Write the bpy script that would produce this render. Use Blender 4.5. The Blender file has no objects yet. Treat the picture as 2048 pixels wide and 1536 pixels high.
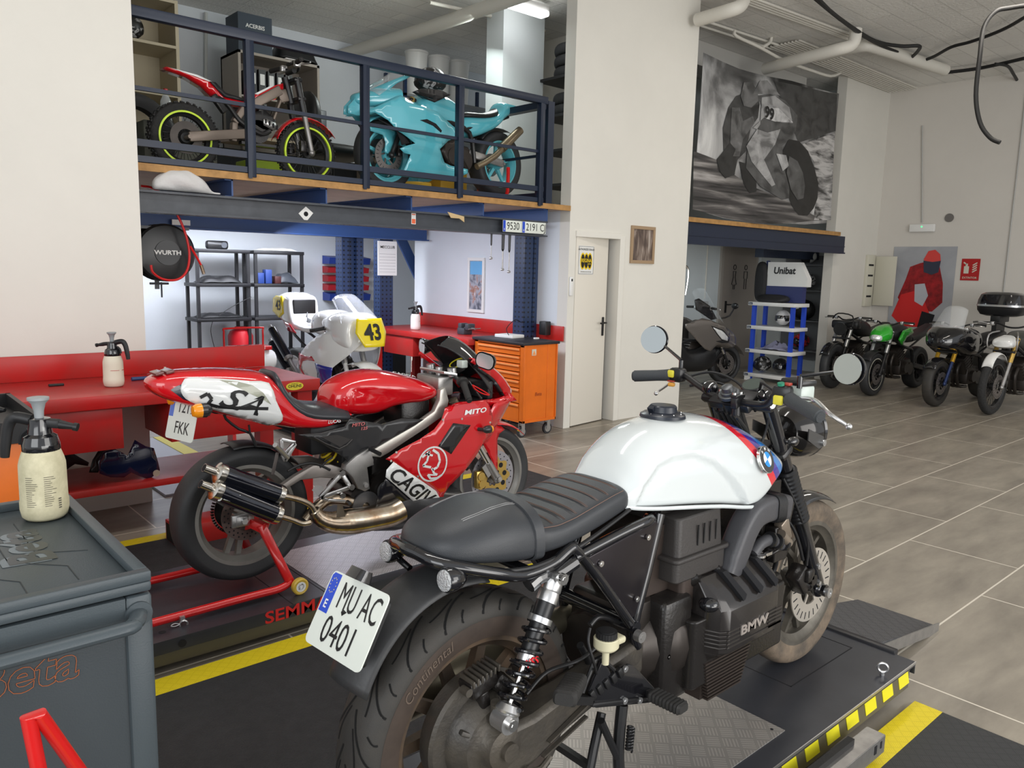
import bpy,math,random
from math import sin,cos,pi,radians as R,sqrt,atan2
from mathutils import Vector,Matrix,geometry,noise
random.seed(7)
SC=bpy.context.scene
COL=SC.collection
V=Vector

MATS={}
def mat(name,col,rough=.5,metal=0.,coat=0.,bump=0.,bscale=60.,var=0.,vscale=6.,emit=0.,trans=0.,alpha=1.,spec=.5,var_col=None,ior=1.45):
    if name in MATS:return MATS[name]
    m=bpy.data.materials.new(name);m.use_nodes=True
    nt=m.node_tree;b=nt.nodes['Principled BSDF']
    c=(col[0],col[1],col[2],1)
    b.inputs['Base Color'].default_value=c
    b.inputs['Roughness'].default_value=rough
    b.inputs['Metallic'].default_value=metal
    b.inputs['Coat Weight'].default_value=coat
    b.inputs['Coat Roughness'].default_value=.04
    b.inputs['Specular IOR Level'].default_value=spec
    b.inputs['Transmission Weight'].default_value=trans
    b.inputs['Alpha'].default_value=alpha
    b.inputs['IOR'].default_value=ior
    if emit:
        b.inputs['Emission Color'].default_value=c
        b.inputs['Emission Strength'].default_value=emit
    if var or bump:
        tc=nt.nodes.new('ShaderNodeTexCoord')
    if var:
        n=nt.nodes.new('ShaderNodeTexNoise');n.inputs['Scale'].default_value=vscale
        n.inputs['Detail'].default_value=5;n.inputs['Roughness'].default_value=.6
        nt.links.new(tc.outputs['Object'],n.inputs['Vector'])
        r=nt.nodes.new('ShaderNodeValToRGB')
        r.color_ramp.elements[0].position=.35;r.color_ramp.elements[1].position=.7
        c2=var_col if var_col else tuple(max(0,x*(1 - var)) for x in col)
        r.color_ramp.elements[0].color=(c2[0],c2[1],c2[2],1)
        r.color_ramp.elements[1].color=c
        nt.links.new(n.outputs['Fac'],r.inputs['Fac'])
        nt.links.new(r.outputs['Color'],b.inputs['Base Color'])
        mr=nt.nodes.new('ShaderNodeMapRange')
        mr.inputs['To Min'].default_value=min(1,rough+.12);mr.inputs['To Max'].default_value=max(0,rough - .06)
        nt.links.new(n.outputs['Fac'],mr.inputs['Value']);nt.links.new(mr.outputs['Result'],b.inputs['Roughness'])
    if bump:
        n2=nt.nodes.new('ShaderNodeTexNoise');n2.inputs['Scale'].default_value=bscale;n2.inputs['Detail'].default_value=4
        nt.links.new(tc.outputs['Object'],n2.inputs['Vector'])
        bp=nt.nodes.new('ShaderNodeBump');bp.inputs['Strength'].default_value=bump;bp.inputs['Distance'].default_value=.01
        nt.links.new(n2.outputs['Fac'],bp.inputs['Height']);nt.links.new(bp.outputs['Normal'],b.inputs['Normal'])
    MATS[name]=m
    return m

def sRGB(r,g,b):
    f=lambda c:(c/255/12.92) if c/255 <= .04045 else ((c/255+.055)/1.055)**2.4
    return (f(r),f(g),f(b))

def cr(pts,n=8,closed=False):
    """Catmull-Rom smooth through points"""
    P=[V(p) for p in pts];out=[]
    m=len(P)
    for i in range(m if closed else m - 1):
        if closed:p0,p1,p2,p3=P[i - 1],P[i],P[(i+1) % m],P[(i+2) % m]
        else:p0,p1,p2,p3=P[max(0,i - 1)],P[i],P[i+1],P[min(m - 1,i+2)]
        for k in range(n):
            t=k/n
            out.append(.5*((2*p1)+(p2 - p0)*t+(2*p0 - 5*p1+4*p2 - p3)*t*t+(3*p1 - p0 - 3*p2+p3)*t**3))
    if not closed:out.append(P[-1])
    return out

def frame_of(d):
    d=V(d).normalized()
    a=V((0,0,1)) if abs(d.z)<.9 else V((1,0,0))
    u=d.cross(a).normalized();return u,d.cross(u).normalized(),d

class G:
    def __init__(s):s.v=[];s.f=[];s.mi=[];s.cur=0
    def m(s,i):s.cur=i;return s
    def add(s,vs,fs):
        o=len(s.v);s.v += [tuple(p) for p in vs]
        s.f += [tuple(i+o for i in f) for f in fs];s.mi += [s.cur]*len(fs)
        return s
    def rings(s,R_,closed=True,cap=True,loop=False):
        n=len(R_[0]);vs=[p for r in R_ for p in r];fs=[]
        k=len(R_)
        for i in range(k if loop else k - 1):
            j2=(i+1) % k
            for j in range(n if closed else n - 1):
                a=i*n+j;b=i*n+(j+1) % n;c=j2*n+(j+1) % n;d=j2*n+j
                fs.append((a,b,c,d))
        if cap and not loop and closed:
            fs.append(tuple(range(n - 1,-1,-1)));fs.append(tuple((k - 1)*n+j for j in range(n)))
        return s.add(vs,fs)
    def box(s,c,d,rot=None,bev=0.):
        x,y,z=d[0]/2,d[1]/2,d[2]/2
        c=V(c);M=rot if rot is not None else Matrix.Identity(3)
        if not bev:
            vs=[(-x,-y,-z),(x,-y,-z),(x,y,-z),(-x,y,-z),(-x,-y,z),(x,-y,z),(x,y,z),(-x,y,z)]
            fs=[(3,2,1,0),(4,5,6,7),(0,1,5,4),(1,2,6,5),(2,3,7,6),(3,0,4,7)]
            return s.add([c+M @ V(p) for p in vs],fs)
        b=min(bev,x*.95,y*.95,z*.95)
        def ring(zz,i):
            pts=[]
            for sx,sy,a0 in ((1,1,0),(-1,1,90),(-1,-1,180),(1,-1,270)):
                for k in range(3):
                    a=R(a0+45*k)
                    r=b - i
                    pts.append((sx*(x - b)+r*cos(a),sy*(y - b)+r*sin(a),zz))
            return pts
        lev=[(-z,b*.999),(-z+b*.3,b*.3),(-z+b,0),(z - b,0),(z - b*.3,b*.3),(z,b*.999)]
        return s.rings([[c+M @ V(p) for p in ring(zz,min(i,b*.85))] for zz,i in lev])
    def bx(s,x0,x1,y0,y1,z0,z1,bev=0.):
        return s.box(((x0+x1)/2,(y0+y1)/2,(z0+z1)/2),(abs(x1 - x0),abs(y1 - y0),abs(z1 - z0)),None,bev)
    def bar(s,p0,p1,w,h,up=(0,0,1),bev=0.):
        p0,p1=V(p0),V(p1);d=(p1 - p0);L=d.length;d.normalize()
        side=d.cross(V(up))
        if side.length<1e-5:side=d.cross(V((0,1,0)))
        side.normalize();u=side.cross(d).normalized()
        M=Matrix((d,side,u)).transposed()
        return s.box((p0+p1)/2,(L,w,h),M,bev)
    def cyl(s,p0,p1,r,r2=None,n=20,cap=True):
        p0,p1=V(p0),V(p1);r2=r if r2 is None else r2
        u,w,d=frame_of(p1 - p0)
        rg=lambda p,q:[p+u*(q*cos(2*pi*k/n))+w*(q*sin(2*pi*k/n)) for k in range(n)]
        return s.rings([rg(p0,r),rg(p1,r2)],True,cap)
    def lathe(s,p0,ax,prof,n=28,cap=True,a0=0,a1=360):
        """prof: list (t along axis, radius)"""
        p0=V(p0);u,w,d=frame_of(ax)
        if a1 - a0 >= 360:
            return s.rings([[p0+d*t+u*(r*cos(2*pi*k/n))+w*(r*sin(2*pi*k/n)) for k in range(n)] for t,r in prof],True,cap)
        return s.rings([[p0+d*t+u*(r*cos(R(a0+(a1 - a0)*k/n)))+w*(r*sin(R(a0+(a1 - a0)*k/n))) for t,r in prof] for k in range(n+1)],False,False)
    def annulus(s,p0,ax,r0,r1,th,n=48):
        return s.lathe_closed(p0,ax,[(-th/2,r0),(th/2,r0),(th/2,r1),(-th/2,r1)],n)
    def lathe_closed(s,p0,ax,prof,n=48):
        p0=V(p0);u,w,d=frame_of(ax)
        return s.rings([[p0+d*t+u*(r*cos(2*pi*k/n))+w*(r*sin(2*pi*k/n)) for t,r in prof] for k in range(n)],True,False,True)
    def tube(s,pts,r,n=10,smooth=0,closed=False,flat=1.,cap=True):
        P=cr(pts,smooth,closed) if smooth else [V(p) for p in pts]
        k=len(P);rs=r if isinstance(r,(list,tuple)) else None
        T=[]
        for i in range(k):
            a=P[i - 1] if (i>0 or closed) else P[i];b=P[(i+1) % k] if (i<k - 1 or closed) else P[i]
            t=(b - a);T.append(t.normalized() if t.length>1e-9 else V((1,0,0)))
        u,w,_=frame_of(T[0]);rings=[]
        for i in range(k):
            u=(u - T[i]*u.dot(T[i])).normalized();w=T[i].cross(u)
            if rs:f=i/max(1,k - 1)*(len(rs) - 1);j=int(min(f,len(rs) - 2));rr=rs[j]+(rs[j+1] - rs[j])*(f - j)
            else:rr=r
            rings.append([P[i]+u*(rr*cos(2*pi*q/n))+w*(rr*flat*sin(2*pi*q/n)) for q in range(n)])
        return s.rings(rings,True,cap,closed)
    def sphere(s,c,r,nu=20,nv=12,M=None):
        c=V(c);r=r if isinstance(r,(tuple,list)) else (r,r,r)
        M=M if M is not None else Matrix.Identity(3)
        rg=[]
        for i in range(nv+1):
            a=pi*i/nv;a=max(.02,min(pi - .02,a))
            rg.append([c+M @ V((r[0]*sin(a)*cos(2*pi*j/nu),r[1]*sin(a)*sin(2*pi*j/nu),-r[2]*cos(a))) for j in range(nu)])
        return s.rings(rg)
    def prism(s,pts,y0,y1,fn=None,bev=0.):
        """outline (x,z) extruded in y from y0 to y1"""
        pts=[(p[0],p[1]) for p in pts]
        area=sum(pts[i - 1][0]*pts[i][1] - pts[i][0]*pts[i - 1][1] for i in range(len(pts)))
        if (area>0)==(y1>y0):pts=pts[::-1]
        fn=fn or (lambda x,y,z:(x,y,z))
        n=len(pts)
        if bev:
            cx=sum(p[0] for p in pts)/n;cz=sum(p[1] for p in pts)/n
            def ins(d):
                o=[]
                for i in range(n):
                    a=V(pts[i - 1]);b=V(pts[i]);c=V(pts[(i+1) % n])
                    e1=(b - a);e2=(c - b)
                    if e1.length<1e-7 or e2.length<1e-7:o.append(tuple(b));continue
                    e1.normalize();e2.normalize()
                    n1=V((e1.y,-e1.x));n2=V((e2.y,-e2.x));nn=n1+n2
                    if nn.length<1e-4:nn=n1
                    nn.normalize();q=d/max(.4,nn.dot(n1))
                    sg=1 if (y1>y0) else -1
                    o.append(tuple(b - nn*q*INS*sg))
                return o
            INS=-1
            t=ins(bev*.5)
            ar=lambda P:abs(sum(P[i - 1][0]*P[i][1] - P[i][0]*P[i - 1][1] for i in range(n)))
            if ar(t)>ar(pts):INS=1
            sg=1 if y1>y0 else -1
            L=[(ins(bev),y0),(ins(bev*.3),y0+sg*bev*.3),(pts,y0+sg*bev),(pts,y1 - sg*bev),(ins(bev*.3),y1 - sg*bev*.3),(ins(bev),y1)]
        else:L=[(pts,y0),(pts,y1)]
        return s.rings([[fn(p[0],y,p[1]) for p in P] for P,y in L])
    def flat(s,pts3):
        return s.add(pts3,[tuple(range(len(pts3)))])
    def panel(s,outline,yf,th=.004,step=.03,smooth=0):
        """curved sheet over a closed (x,z) outline; yf(x,z) gives y"""
        P=[(p[0],p[1]) for p in outline]
        if smooth:P=[(p[0],p[1]) for p in cr([(a,b,0) for a,b in P],smooth,True)]
        Q=[]
        for i in range(len(P)):
            a,b=V(P[i]),V(P[(i+1) % len(P)]);n=max(1,int((b - a).length/step))
            Q += [a+(b - a)*(k/n) for k in range(n)]
        x0,x1=min(p[0] for p in P),max(p[0] for p in P);z0,z1=min(p[1] for p in P),max(p[1] for p in P)
        nE=len(Q);pts=list(Q)
        xx=x0+step/2
        while xx<x1:
            zz=z0+step/2
            while zz<z1:
                if min((V((xx,zz)) - q).length for q in Q)>step*.45:pts.append(V((xx,zz)))
                zz += step
            xx += step
        ed=[(i,(i+1) % nE) for i in range(nE)]
        r=geometry.delaunay_2d_cdt(pts,ed,[],1,1e-6)
        vs=[(p.x,yf(p.x,p.y),p.y) for p in r[0]]
        s.add(vs,[tuple(f) for f in r[2]])
        return s
    def text(s,body,size,fn,bold=0.,shear=0.,sx=1.,align='CENTER'):
        vs,fs=text2d(body,size,bold,shear,align)
        return s.add([fn(p[0]*sx,p[1]) for p in vs],fs)
    def build(s,name,m,parent=None,loc=None,rot=None,sub=0,bevel=0.,solid=0.,ang=35,flat=False):
        me=bpy.data.meshes.new(name);me.from_pydata(s.v,[],s.f)
        ms=m if isinstance(m,(list,tuple)) else [m]
        for q in ms:me.materials.append(q)
        if len(ms)>1:me.polygons.foreach_set('material_index',s.mi)
        me.validate()
        o=bpy.data.objects.new(name,me);COL.objects.link(o)
        if not flat:
            me.polygons.foreach_set('use_smooth',[True]*len(me.polygons))
            me.set_sharp_from_angle(angle=R(ang if not sub else 180))
        if parent is not None:o.parent=parent
        if loc is not None:o.location=loc
        if rot is not None:o.rotation_euler=rot
        if solid:
            md=o.modifiers.new('solid','SOLIDIFY');md.thickness=solid;md.offset=0
        if bevel:
            md=o.modifiers.new('bevel','BEVEL');md.width=bevel;md.segments=2;md.limit_method='ANGLE';md.angle_limit=R(40)
        if sub:
            md=o.modifiers.new('sub','SUBSURF');md.levels=sub;md.render_levels=sub
        return o

_T={}
def text2d(body,size,bold=0.,shear=0.,align='CENTER'):
    k=(body,bold,shear,align)
    if k not in _T:
        c=bpy.data.curves.new('t','FONT');c.body=body;c.size=1;c.align_x=align;c.align_y='CENTER'
        c.offset=bold;c.shear=shear;c.resolution_u=3
        o=bpy.data.objects.new('t',c);me=o.to_mesh()
        _T[k]=([tuple(v.co) for v in me.vertices],[tuple(p.vertices) for p in me.polygons])
        o.to_mesh_clear();bpy.data.objects.remove(o);bpy.data.curves.remove(c)
    vs,fs=_T[k]
    return [(p[0]*size,p[1]*size) for p in vs],fs

def tag(o,label,cat,group=None,kind=None):
    o['label']=label;o['category']=cat
    if group:o['group']=group
    if kind:o['kind']=kind
    return o
def thing(name,label,cat,loc=(0,0,0),rz=0.,group=None,rot=None):
    o=bpy.data.objects.new(name,None);COL.objects.link(o);o.empty_display_size=.05
    o.location=loc;o.rotation_euler=rot if rot else (0,0,rz)
    return tag(o,label,cat,group)
def struct(o):o['kind']='structure';return o
def dup(o,loc=None,rz=None,label=None,group=None,parent=None):
    c=o.copy();COL.objects.link(c)
    if parent is not None:c.parent=parent
    if loc is not None:c.location=loc
    if rz is not None:c.rotation_euler=(0,0,rz)
    if label:c['label']=label
    if group:c['group']=group
    for ch in [k for k in bpy.data.objects if k.parent==o]:dup(ch,parent=c)
    return c
def superring(x,hw,z0,z1,zc=.5,e=2.4,n=20,et=None,y0=0.):
    """closed ring in the plane x=const, width hw each side, z0..z1, widest at fraction zc"""
    et=et or e;zm=z0+(z1 - z0)*zc;o=[]
    for k in range(n):
        a=2*pi*k/n;c,s_=cos(a),sin(a)
        ee=et if s_>0 else e
        yy=hw*(abs(c)**(2/ee))*(1 if c>0 else -1)
        zz=(abs(s_)**(2/ee))
        zz=zm+(z1 - zm)*zz if s_>0 else zm - (zm - z0)*zz
        o.append((x,y0+yy,zz))
    return o
def lerp_tab(tab,x):
    if x <= tab[0][0]:return tab[0][1]
    for (a,b),(c,d) in zip(tab,tab[1:]):
        if x <= c:return b+(d - b)*(x - a)/(c - a)
    return tab[-1][1]

M_wall=mat('white_plaster',(.76,.74,.70),.75,bump=.12,bscale=25,var=.07,vscale=1.5)
M_wallw=mat('warm_plaster',(.74,.72,.66),.75,bump=.10,bscale=25,var=.05,vscale=1.2)
M_wallb=mat('bluish_plaster',(.70,.74,.78),.75,bump=.08,bscale=25,var=.05,vscale=1.2)
M_navy=mat('navy_steel',(.012,.028,.075),.35,var=.3,vscale=5)
M_navyd=mat('dark_navy_rail',(.010,.018,.040),.38)
M_blue=mat('blue_steel',(.03,.075,.22),.4)
M_grey_st=mat('charcoal_steel',(.055,.062,.075),.38,var=.2,vscale=9)
M_black=mat('black_plastic',(.012,.012,.013),.45)
M_blackg=mat('gloss_black',(.008,.008,.010),.12,coat=.8)
M_blacks=mat('satin_black',(.014,.014,.015),.3)
M_rub=mat('rubber',(.022,.021,.020),.72,bump=.15,bscale=300)
M_chrome=mat('polished_metal',(.75,.74,.72),.16,1.)
M_alu=mat('cast_aluminium',(.42,.41,.40),.38,.85,var=.2,vscale=20)
M_alub=mat('brushed_aluminium',(.60,.60,.60),.3,.9)
M_steel=mat('stainless_steel',(.62,.56,.46),.22,1.,var=.35,vscale=14,var_col=(.35,.24,.15))
M_white=mat('white_plastic',(.78,.78,.76),.35)
M_whiteg=mat('gloss_white',(.80,.81,.80),.12,coat=1.)
M_redg=mat('gloss_red',(.60,.004,.010),.14,coat=1.)
M_redb=mat('red_bench_paint',(.52,.012,.012),.32,var=.25,vscale=5,var_col=(.42,.03,.025))
M_redp=mat('red_paint',(.62,.012,.012),.25,coat=.4)
M_orange=mat('orange_paint',(.80,.17,.012),.35,var=.15,vscale=4)
M_yel=mat('yellow_rubber',(.80,.62,.004),.5,bump=.3,bscale=180)
M_dark=mat('dark_void',(.01,.01,.012),.9)
M_tan=mat('tan_wood',(.42,.34,.24),.6,var=.2,vscale=5)
M_wood=mat('plywood',(.50,.27,.09),.6,var=.35,vscale=12)
M_ply=mat('plywood_underside',(.50,.40,.33),.7,var=.15,vscale=5)
M_glass=mat('clear_screen',(.85,.88,.9),.05,alpha=.22,coat=.5)
M_smoke=mat('smoked_screen',(.02,.02,.022),.06,alpha=.9,coat=.6)
M_paper=mat('paper',(.8,.8,.78),.7)
M_mirror=mat('mirror_glass',(.52,.56,.56),.04,1.)
M_cream=mat('cream_paint',(.62,.60,.50),.5)
M_lcd=mat('off_white_plastic',(.6,.63,.58),.4)
M_gold=mat('gold_anodised',(.62,.42,.12),.32,.9)
M_amber=mat('amber_lens',(.95,.32,.01),.12,coat=.8)
M_clearl=mat('clear_lens',(.82,.84,.85),.1,coat=1.,metal=.3)

def floor_mat():
    m=bpy.data.materials.new('floor_tiles');m.use_nodes=True;nt=m.node_tree;b=nt.nodes['Principled BSDF']
    N=nt.nodes.new;Lk=nt.links.new
    tc=N('ShaderNodeTexCoord');mp=N('ShaderNodeMapping');mp.inputs['Location'].default_value=(-.85,-.08,0)
    Lk(tc.outputs['Object'],mp.inputs['Vector'])
    br=N('ShaderNodeTexBrick');br.offset=.5;br.inputs['Scale'].default_value=1
    br.inputs['Brick Width'].default_value=1.19;br.inputs['Row Height'].default_value=.6
    br.inputs['Mortar Size'].default_value=.005;br.inputs['Mortar Smooth'].default_value=.2
    br.inputs['Color1'].default_value=(.5,.5,.5,1);br.inputs['Color2'].default_value=(.62,.62,.62,1);br.inputs['Mortar'].default_value=(0,0,0,1)
    Lk(mp.outputs[0],br.inputs['Vector'])
    mp2=N('ShaderNodeMapping');mp2.inputs['Scale'].default_value=(.9,3.0,1);mp2.inputs['Rotation'].default_value=(0,0,.3)
    Lk(tc.outputs['Object'],mp2.inputs['Vector'])
    n=N('ShaderNodeTexNoise');n.inputs['Scale'].default_value=1.6;n.inputs['Detail'].default_value=8;n.inputs['Roughness'].default_value=.62;n.inputs['Distortion'].default_value=.15
    Lk(mp2.outputs[0],n.inputs['Vector'])
    r=N('ShaderNodeValToRGB');e=r.color_ramp.elements
    e[0].position=.2;e[0].color=(.19,.165,.135,1);e[1].position=.82;e[1].color=(.52,.46,.37,1)
    Lk(n.outputs['Fac'],r.inputs['Fac'])
    mx=N('ShaderNodeMix');mx.data_type='RGBA';mx.blend_type='MULTIPLY';mx.inputs['Factor'].default_value=.45
    Lk(r.outputs['Color'],mx.inputs['A']);Lk(br.outputs['Color'],mx.inputs['B'])
    mx2=N('ShaderNodeMix');mx2.data_type='RGBA';Lk(br.outputs['Fac'],mx2.inputs['Factor'])
    Lk(mx.outputs['Result'],mx2.inputs['A']);mx2.inputs['B'].default_value=(.70,.64,.54,1)
    Lk(mx2.outputs['Result'],b.inputs['Base Color'])
    mr=N('ShaderNodeMapRange');mr.inputs['To Min'].default_value=.42;mr.inputs['To Max'].default_value=.24
    Lk(n.outputs['Fac'],mr.inputs['Value']);Lk(mr.outputs['Result'],b.inputs['Roughness'])
    bp=N('ShaderNodeBump');bp.inputs['Strength'].default_value=.25;bp.inputs['Distance'].default_value=.004;bp.invert=True
    Lk(br.outputs['Fac'],bp.inputs['Height']);Lk(bp.outputs['Normal'],b.inputs['Normal'])
    return m
fl=struct(G().bx(-6,14,-6,10.4,-.1,0).build('floor',floor_mat()))

def ceil_mat():
    m=bpy.data.materials.new('painted_concrete');m.use_nodes=True;nt=m.node_tree;b=nt.nodes['Principled BSDF']
    N=nt.nodes.new;Lk=nt.links.new
    tc=N('ShaderNodeTexCoord')
    br=N('ShaderNodeTexBrick');br.inputs['Scale'].default_value=1;br.offset=.35
    br.inputs['Brick Width'].default_value=1.1;br.inputs['Row Height'].default_value=.27;br.inputs['Mortar Size'].default_value=.006
    br.inputs['Color1'].default_value=(.74,.73,.70,1);br.inputs['Color2'].default_value=(.80,.79,.75,1);br.inputs['Mortar'].default_value=(.58,.57,.54,1)
    Lk(tc.outputs['Object'],br.inputs['Vector']);Lk(br.outputs['Color'],b.inputs['Base Color'])
    n=N('ShaderNodeTexNoise');n.inputs['Scale'].default_value=30;n.inputs['Detail'].default_value=6;Lk(tc.outputs['Object'],n.inputs['Vector'])
    bp=N('ShaderNodeBump');bp.inputs['Strength'].default_value=.5;bp.inputs['Distance'].default_value=.02
    Lk(n.outputs['Fac'],bp.inputs['Height']);Lk(bp.outputs['Normal'],b.inputs['Normal']);b.inputs['Roughness'].default_value=.85
    return m
M_ceil=ceil_mat()
CZ=4.6
struct(G().bx(-3,14,-1.5,10.4,CZ,CZ+.15).build('ceiling',M_ceil))

struct(G().bx(-6,1.6,5.45,5.75,0,CZ).build('wall_left',M_wallw))
g=G().bx(-1,9.2,10.,10.2,0,CZ);struct(g.build('wall_back',M_wallb))
struct(G().bx(-1.2,-1,5.75,10.2,0,CZ).build('wall_side',M_wall))
DX0,DX1,DZ=5.76,6.46,1.99
Y0=5.595
g=G();g.bx(5.665,DX0,Y0,Y0+.14,0,CZ);g.bx(DX1,7.6,Y0,Y0+.14,0,CZ);g.bx(DX0,DX1,Y0,Y0+.14,DZ,CZ)
struct(g.build('wall_center',M_wallw))
struct(G().bx(5.665,5.76,Y0+.14,8.3,0,2.2).build('wall_inner_left',M_wallb))
struct(G().bx(5.76,7.6,8.2,8.3,0,2.2).build('wall_inner_back',M_wallb))
struct(G().bx(7.5,7.6,Y0+.14,8.3,0,CZ).build('wall_inner_right',M_wallw))
g=G();g.bx(DX1 - .045,DX1+.03,Y0 - .02,Y0+.15,0,DZ);g.bx(DX0 - .01,DX1 - .045,Y0 - .02,Y0+.15,DZ - .04,DZ+.02)
struct(g.build('trim_1',mat('door_frame_paint',(.76,.74,.68),.4),bevel=.004))
dr=struct(thing('door_1',None,None)) if False else None
dr=bpy.data.objects.new('door_1',None);COL.objects.link(dr);dr.location=(DX0+.01,Y0+.0,0);dr.rotation_euler=(0,0,R(8));dr['kind']='structure'
M_door=mat('door_paint',(.74,.70,.62),.42)
G().bx(0,.575,0,.04,.01,DZ - .02,.004).build('door_leaf',M_door,dr)
g=G().bx(.50,.535,-.012,0,.93,1.13,.01);g.cyl((.517,-.01,1.07),(.517,-.05,1.07),.009);g.tube([(.517,-.05,1.07),(.47,-.055,1.07),(.41,-.05,1.068)],.009,8)
g.build('door_handle',M_blacks,dr)
sg=thing('door_sign','white dealer sign with yellow and black chain emblem stuck on the cream door','sign',(DX0+.01,Y0,0),R(8))
SCX,SCZ=.17,1.72
G().bx(SCX - .135,SCX+.135,-.004,-.0008,SCZ - .145,SCZ+.145).build('sign_board',M_paper,sg)
g=G()
for a,b_,c,d in ((-.13,.13,.136,.139),(-.13,.13,-.139,-.136),(-.13,-.127,-.139,.139),(.127,.13,-.139,.139)):g.bx(SCX+a,SCX+b_,-.0055,-.004,SCZ+c,SCZ+d)
tf=lambda cx,cz,yy:(lambda u,v:(cx+u,yy,cz+v))
g.text('AUTHORIZED DEALER',.028,tf(SCX,SCZ+.108,-.006),.01);g.text('PERFORMANCE IN MOTION',.015,tf(SCX,SCZ - .118,-.006))
g.build('lettering',M_black,sg,flat=True)
g=G()
for dx in (-.062,0,.062):
    g.prism([(SCX+dx+.044*cos(R(k*15)),SCZ - .01+.085*sin(R(k*15))) for k in range(24)],-.005,-.0062)
g.build('emblem_border',mat('sign_yellow',(.85,.6,.01),.5),sg,flat=True)
g=G()
for dx in (-.062,0,.062):g.prism([(SCX+dx+.030*cos(R(k*15)),SCZ - .01+.07*sin(R(k*15))) for k in range(24)],-.0062,-.0070)
g.build('emblem',M_black,sg,flat=True)
g=G();g.text('REGINA',.05,tf(SCX,SCZ - .005,-.0075),.02);g.text('CHAIN',.018,tf(SCX+.05,SCZ - .037,-.0075),.01)
g.build('emblem_lettering',MATS['sign_yellow'],sg,flat=True)
rc=thing('wall_remote','slim white air conditioning remote in cradle beside the cream door','remote',(5.70,Y0,0))
G().bx(-.02,.022,-.022,0,1.36,1.55,.006).build('cradle',M_white,rc)
G().bx(-.008,.01,-.024,-.021,1.505,1.53).build('screen',M_dark,rc)
def picture(name,label,loc,rz,w,h,fw,fm,art,cat='picture',dep=.02):
    t=thing(name,label,cat,loc,rz)
    g=G()
    for x0,x1,z0,z1 in ((-w/2,w/2,h/2 - fw,h/2),(-w/2,w/2,-h/2,-h/2+fw),(-w/2,-w/2+fw,-h/2+fw,h/2 - fw),(w/2 - fw,w/2,-h/2+fw,h/2 - fw)):
        g.bx(x0,x1,-dep,0,z0,z1)
    g.build('frame',fm,t,bevel=.002)
    G().bx(-w/2+fw,w/2 - fw,-dep*.5,0,-h/2+fw,h/2 - fw).build('print',art,t)
    return t
def art_mat(name,stops,scale=(6,6,6),det=6,rot=0,tex='noise'):
    m=bpy.data.materials.new(name);m.use_nodes=True;nt=m.node_tree;b=nt.nodes['Principled BSDF']
    tc=nt.nodes.new('ShaderNodeTexCoord');mp=nt.nodes.new('ShaderNodeMapping');mp.inputs['Scale'].default_value=scale;mp.inputs['Rotation'].default_value=(0,rot,0)
    n=nt.nodes.new('ShaderNodeTexNoise');n.inputs['Scale'].default_value=1;n.inputs['Detail'].default_value=det;n.inputs['Distortion'].default_value=.6
    r=nt.nodes.new('ShaderNodeValToRGB');el=r.color_ramp.elements
    el[0].position,el[0].color=stops[0][0],(*stops[0][1],1);el[1].position,el[1].color=stops[-1][0],(*stops[-1][1],1)
    for p,c in stops[1:-1]:q=el.new(p);q.color=(*c,1)
    L=nt.links.new;L(tc.outputs['Object'],mp.inputs[0]);L(mp.outputs[0],n.inputs['Vector']);L(n.outputs['Fac'],r.inputs[0]);L(r.outputs[0],b.inputs['Base Color'])
    b.inputs['Roughness'].default_value=.45
    return m
picture('framed_photo','small square framed brown photo of people hanging right of the cream door',(6.79,Y0,1.905),0,.40,.40,.035,
        mat('oak_frame',(.36,.25,.15),.5),art_mat('old_photo',[(.3,(.03,.02,.02)),(.5,(.14,.10,.08)),(.62,(.30,.24,.20)),(.75,(.5,.45,.4))],(14,10,4)))
struct(G().bx(11.84,13.31,5.97,6.12,0,CZ+.0).build('wall_far_right',M_wallw))
struct(G().bx(12.66,12.8,6.2,7.85,0,CZ).build('wall_outer_right',mat('bay_plaster',(.55,.58,.58),.8)))
struct(G().bx(13.31,13.5,-6,6.2,0,CZ).build('wall_right',mat('right_plaster',(.66,.63,.58),.75,bump=.15,bscale=20,var=.05,vscale=1.)))
M_bay=mat('bay_wall',(.62,.68,.70),.75)
struct(G().bx(7.6,12.66,7.7,7.85,0,CZ).build('wall_far_back',M_bay))

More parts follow.
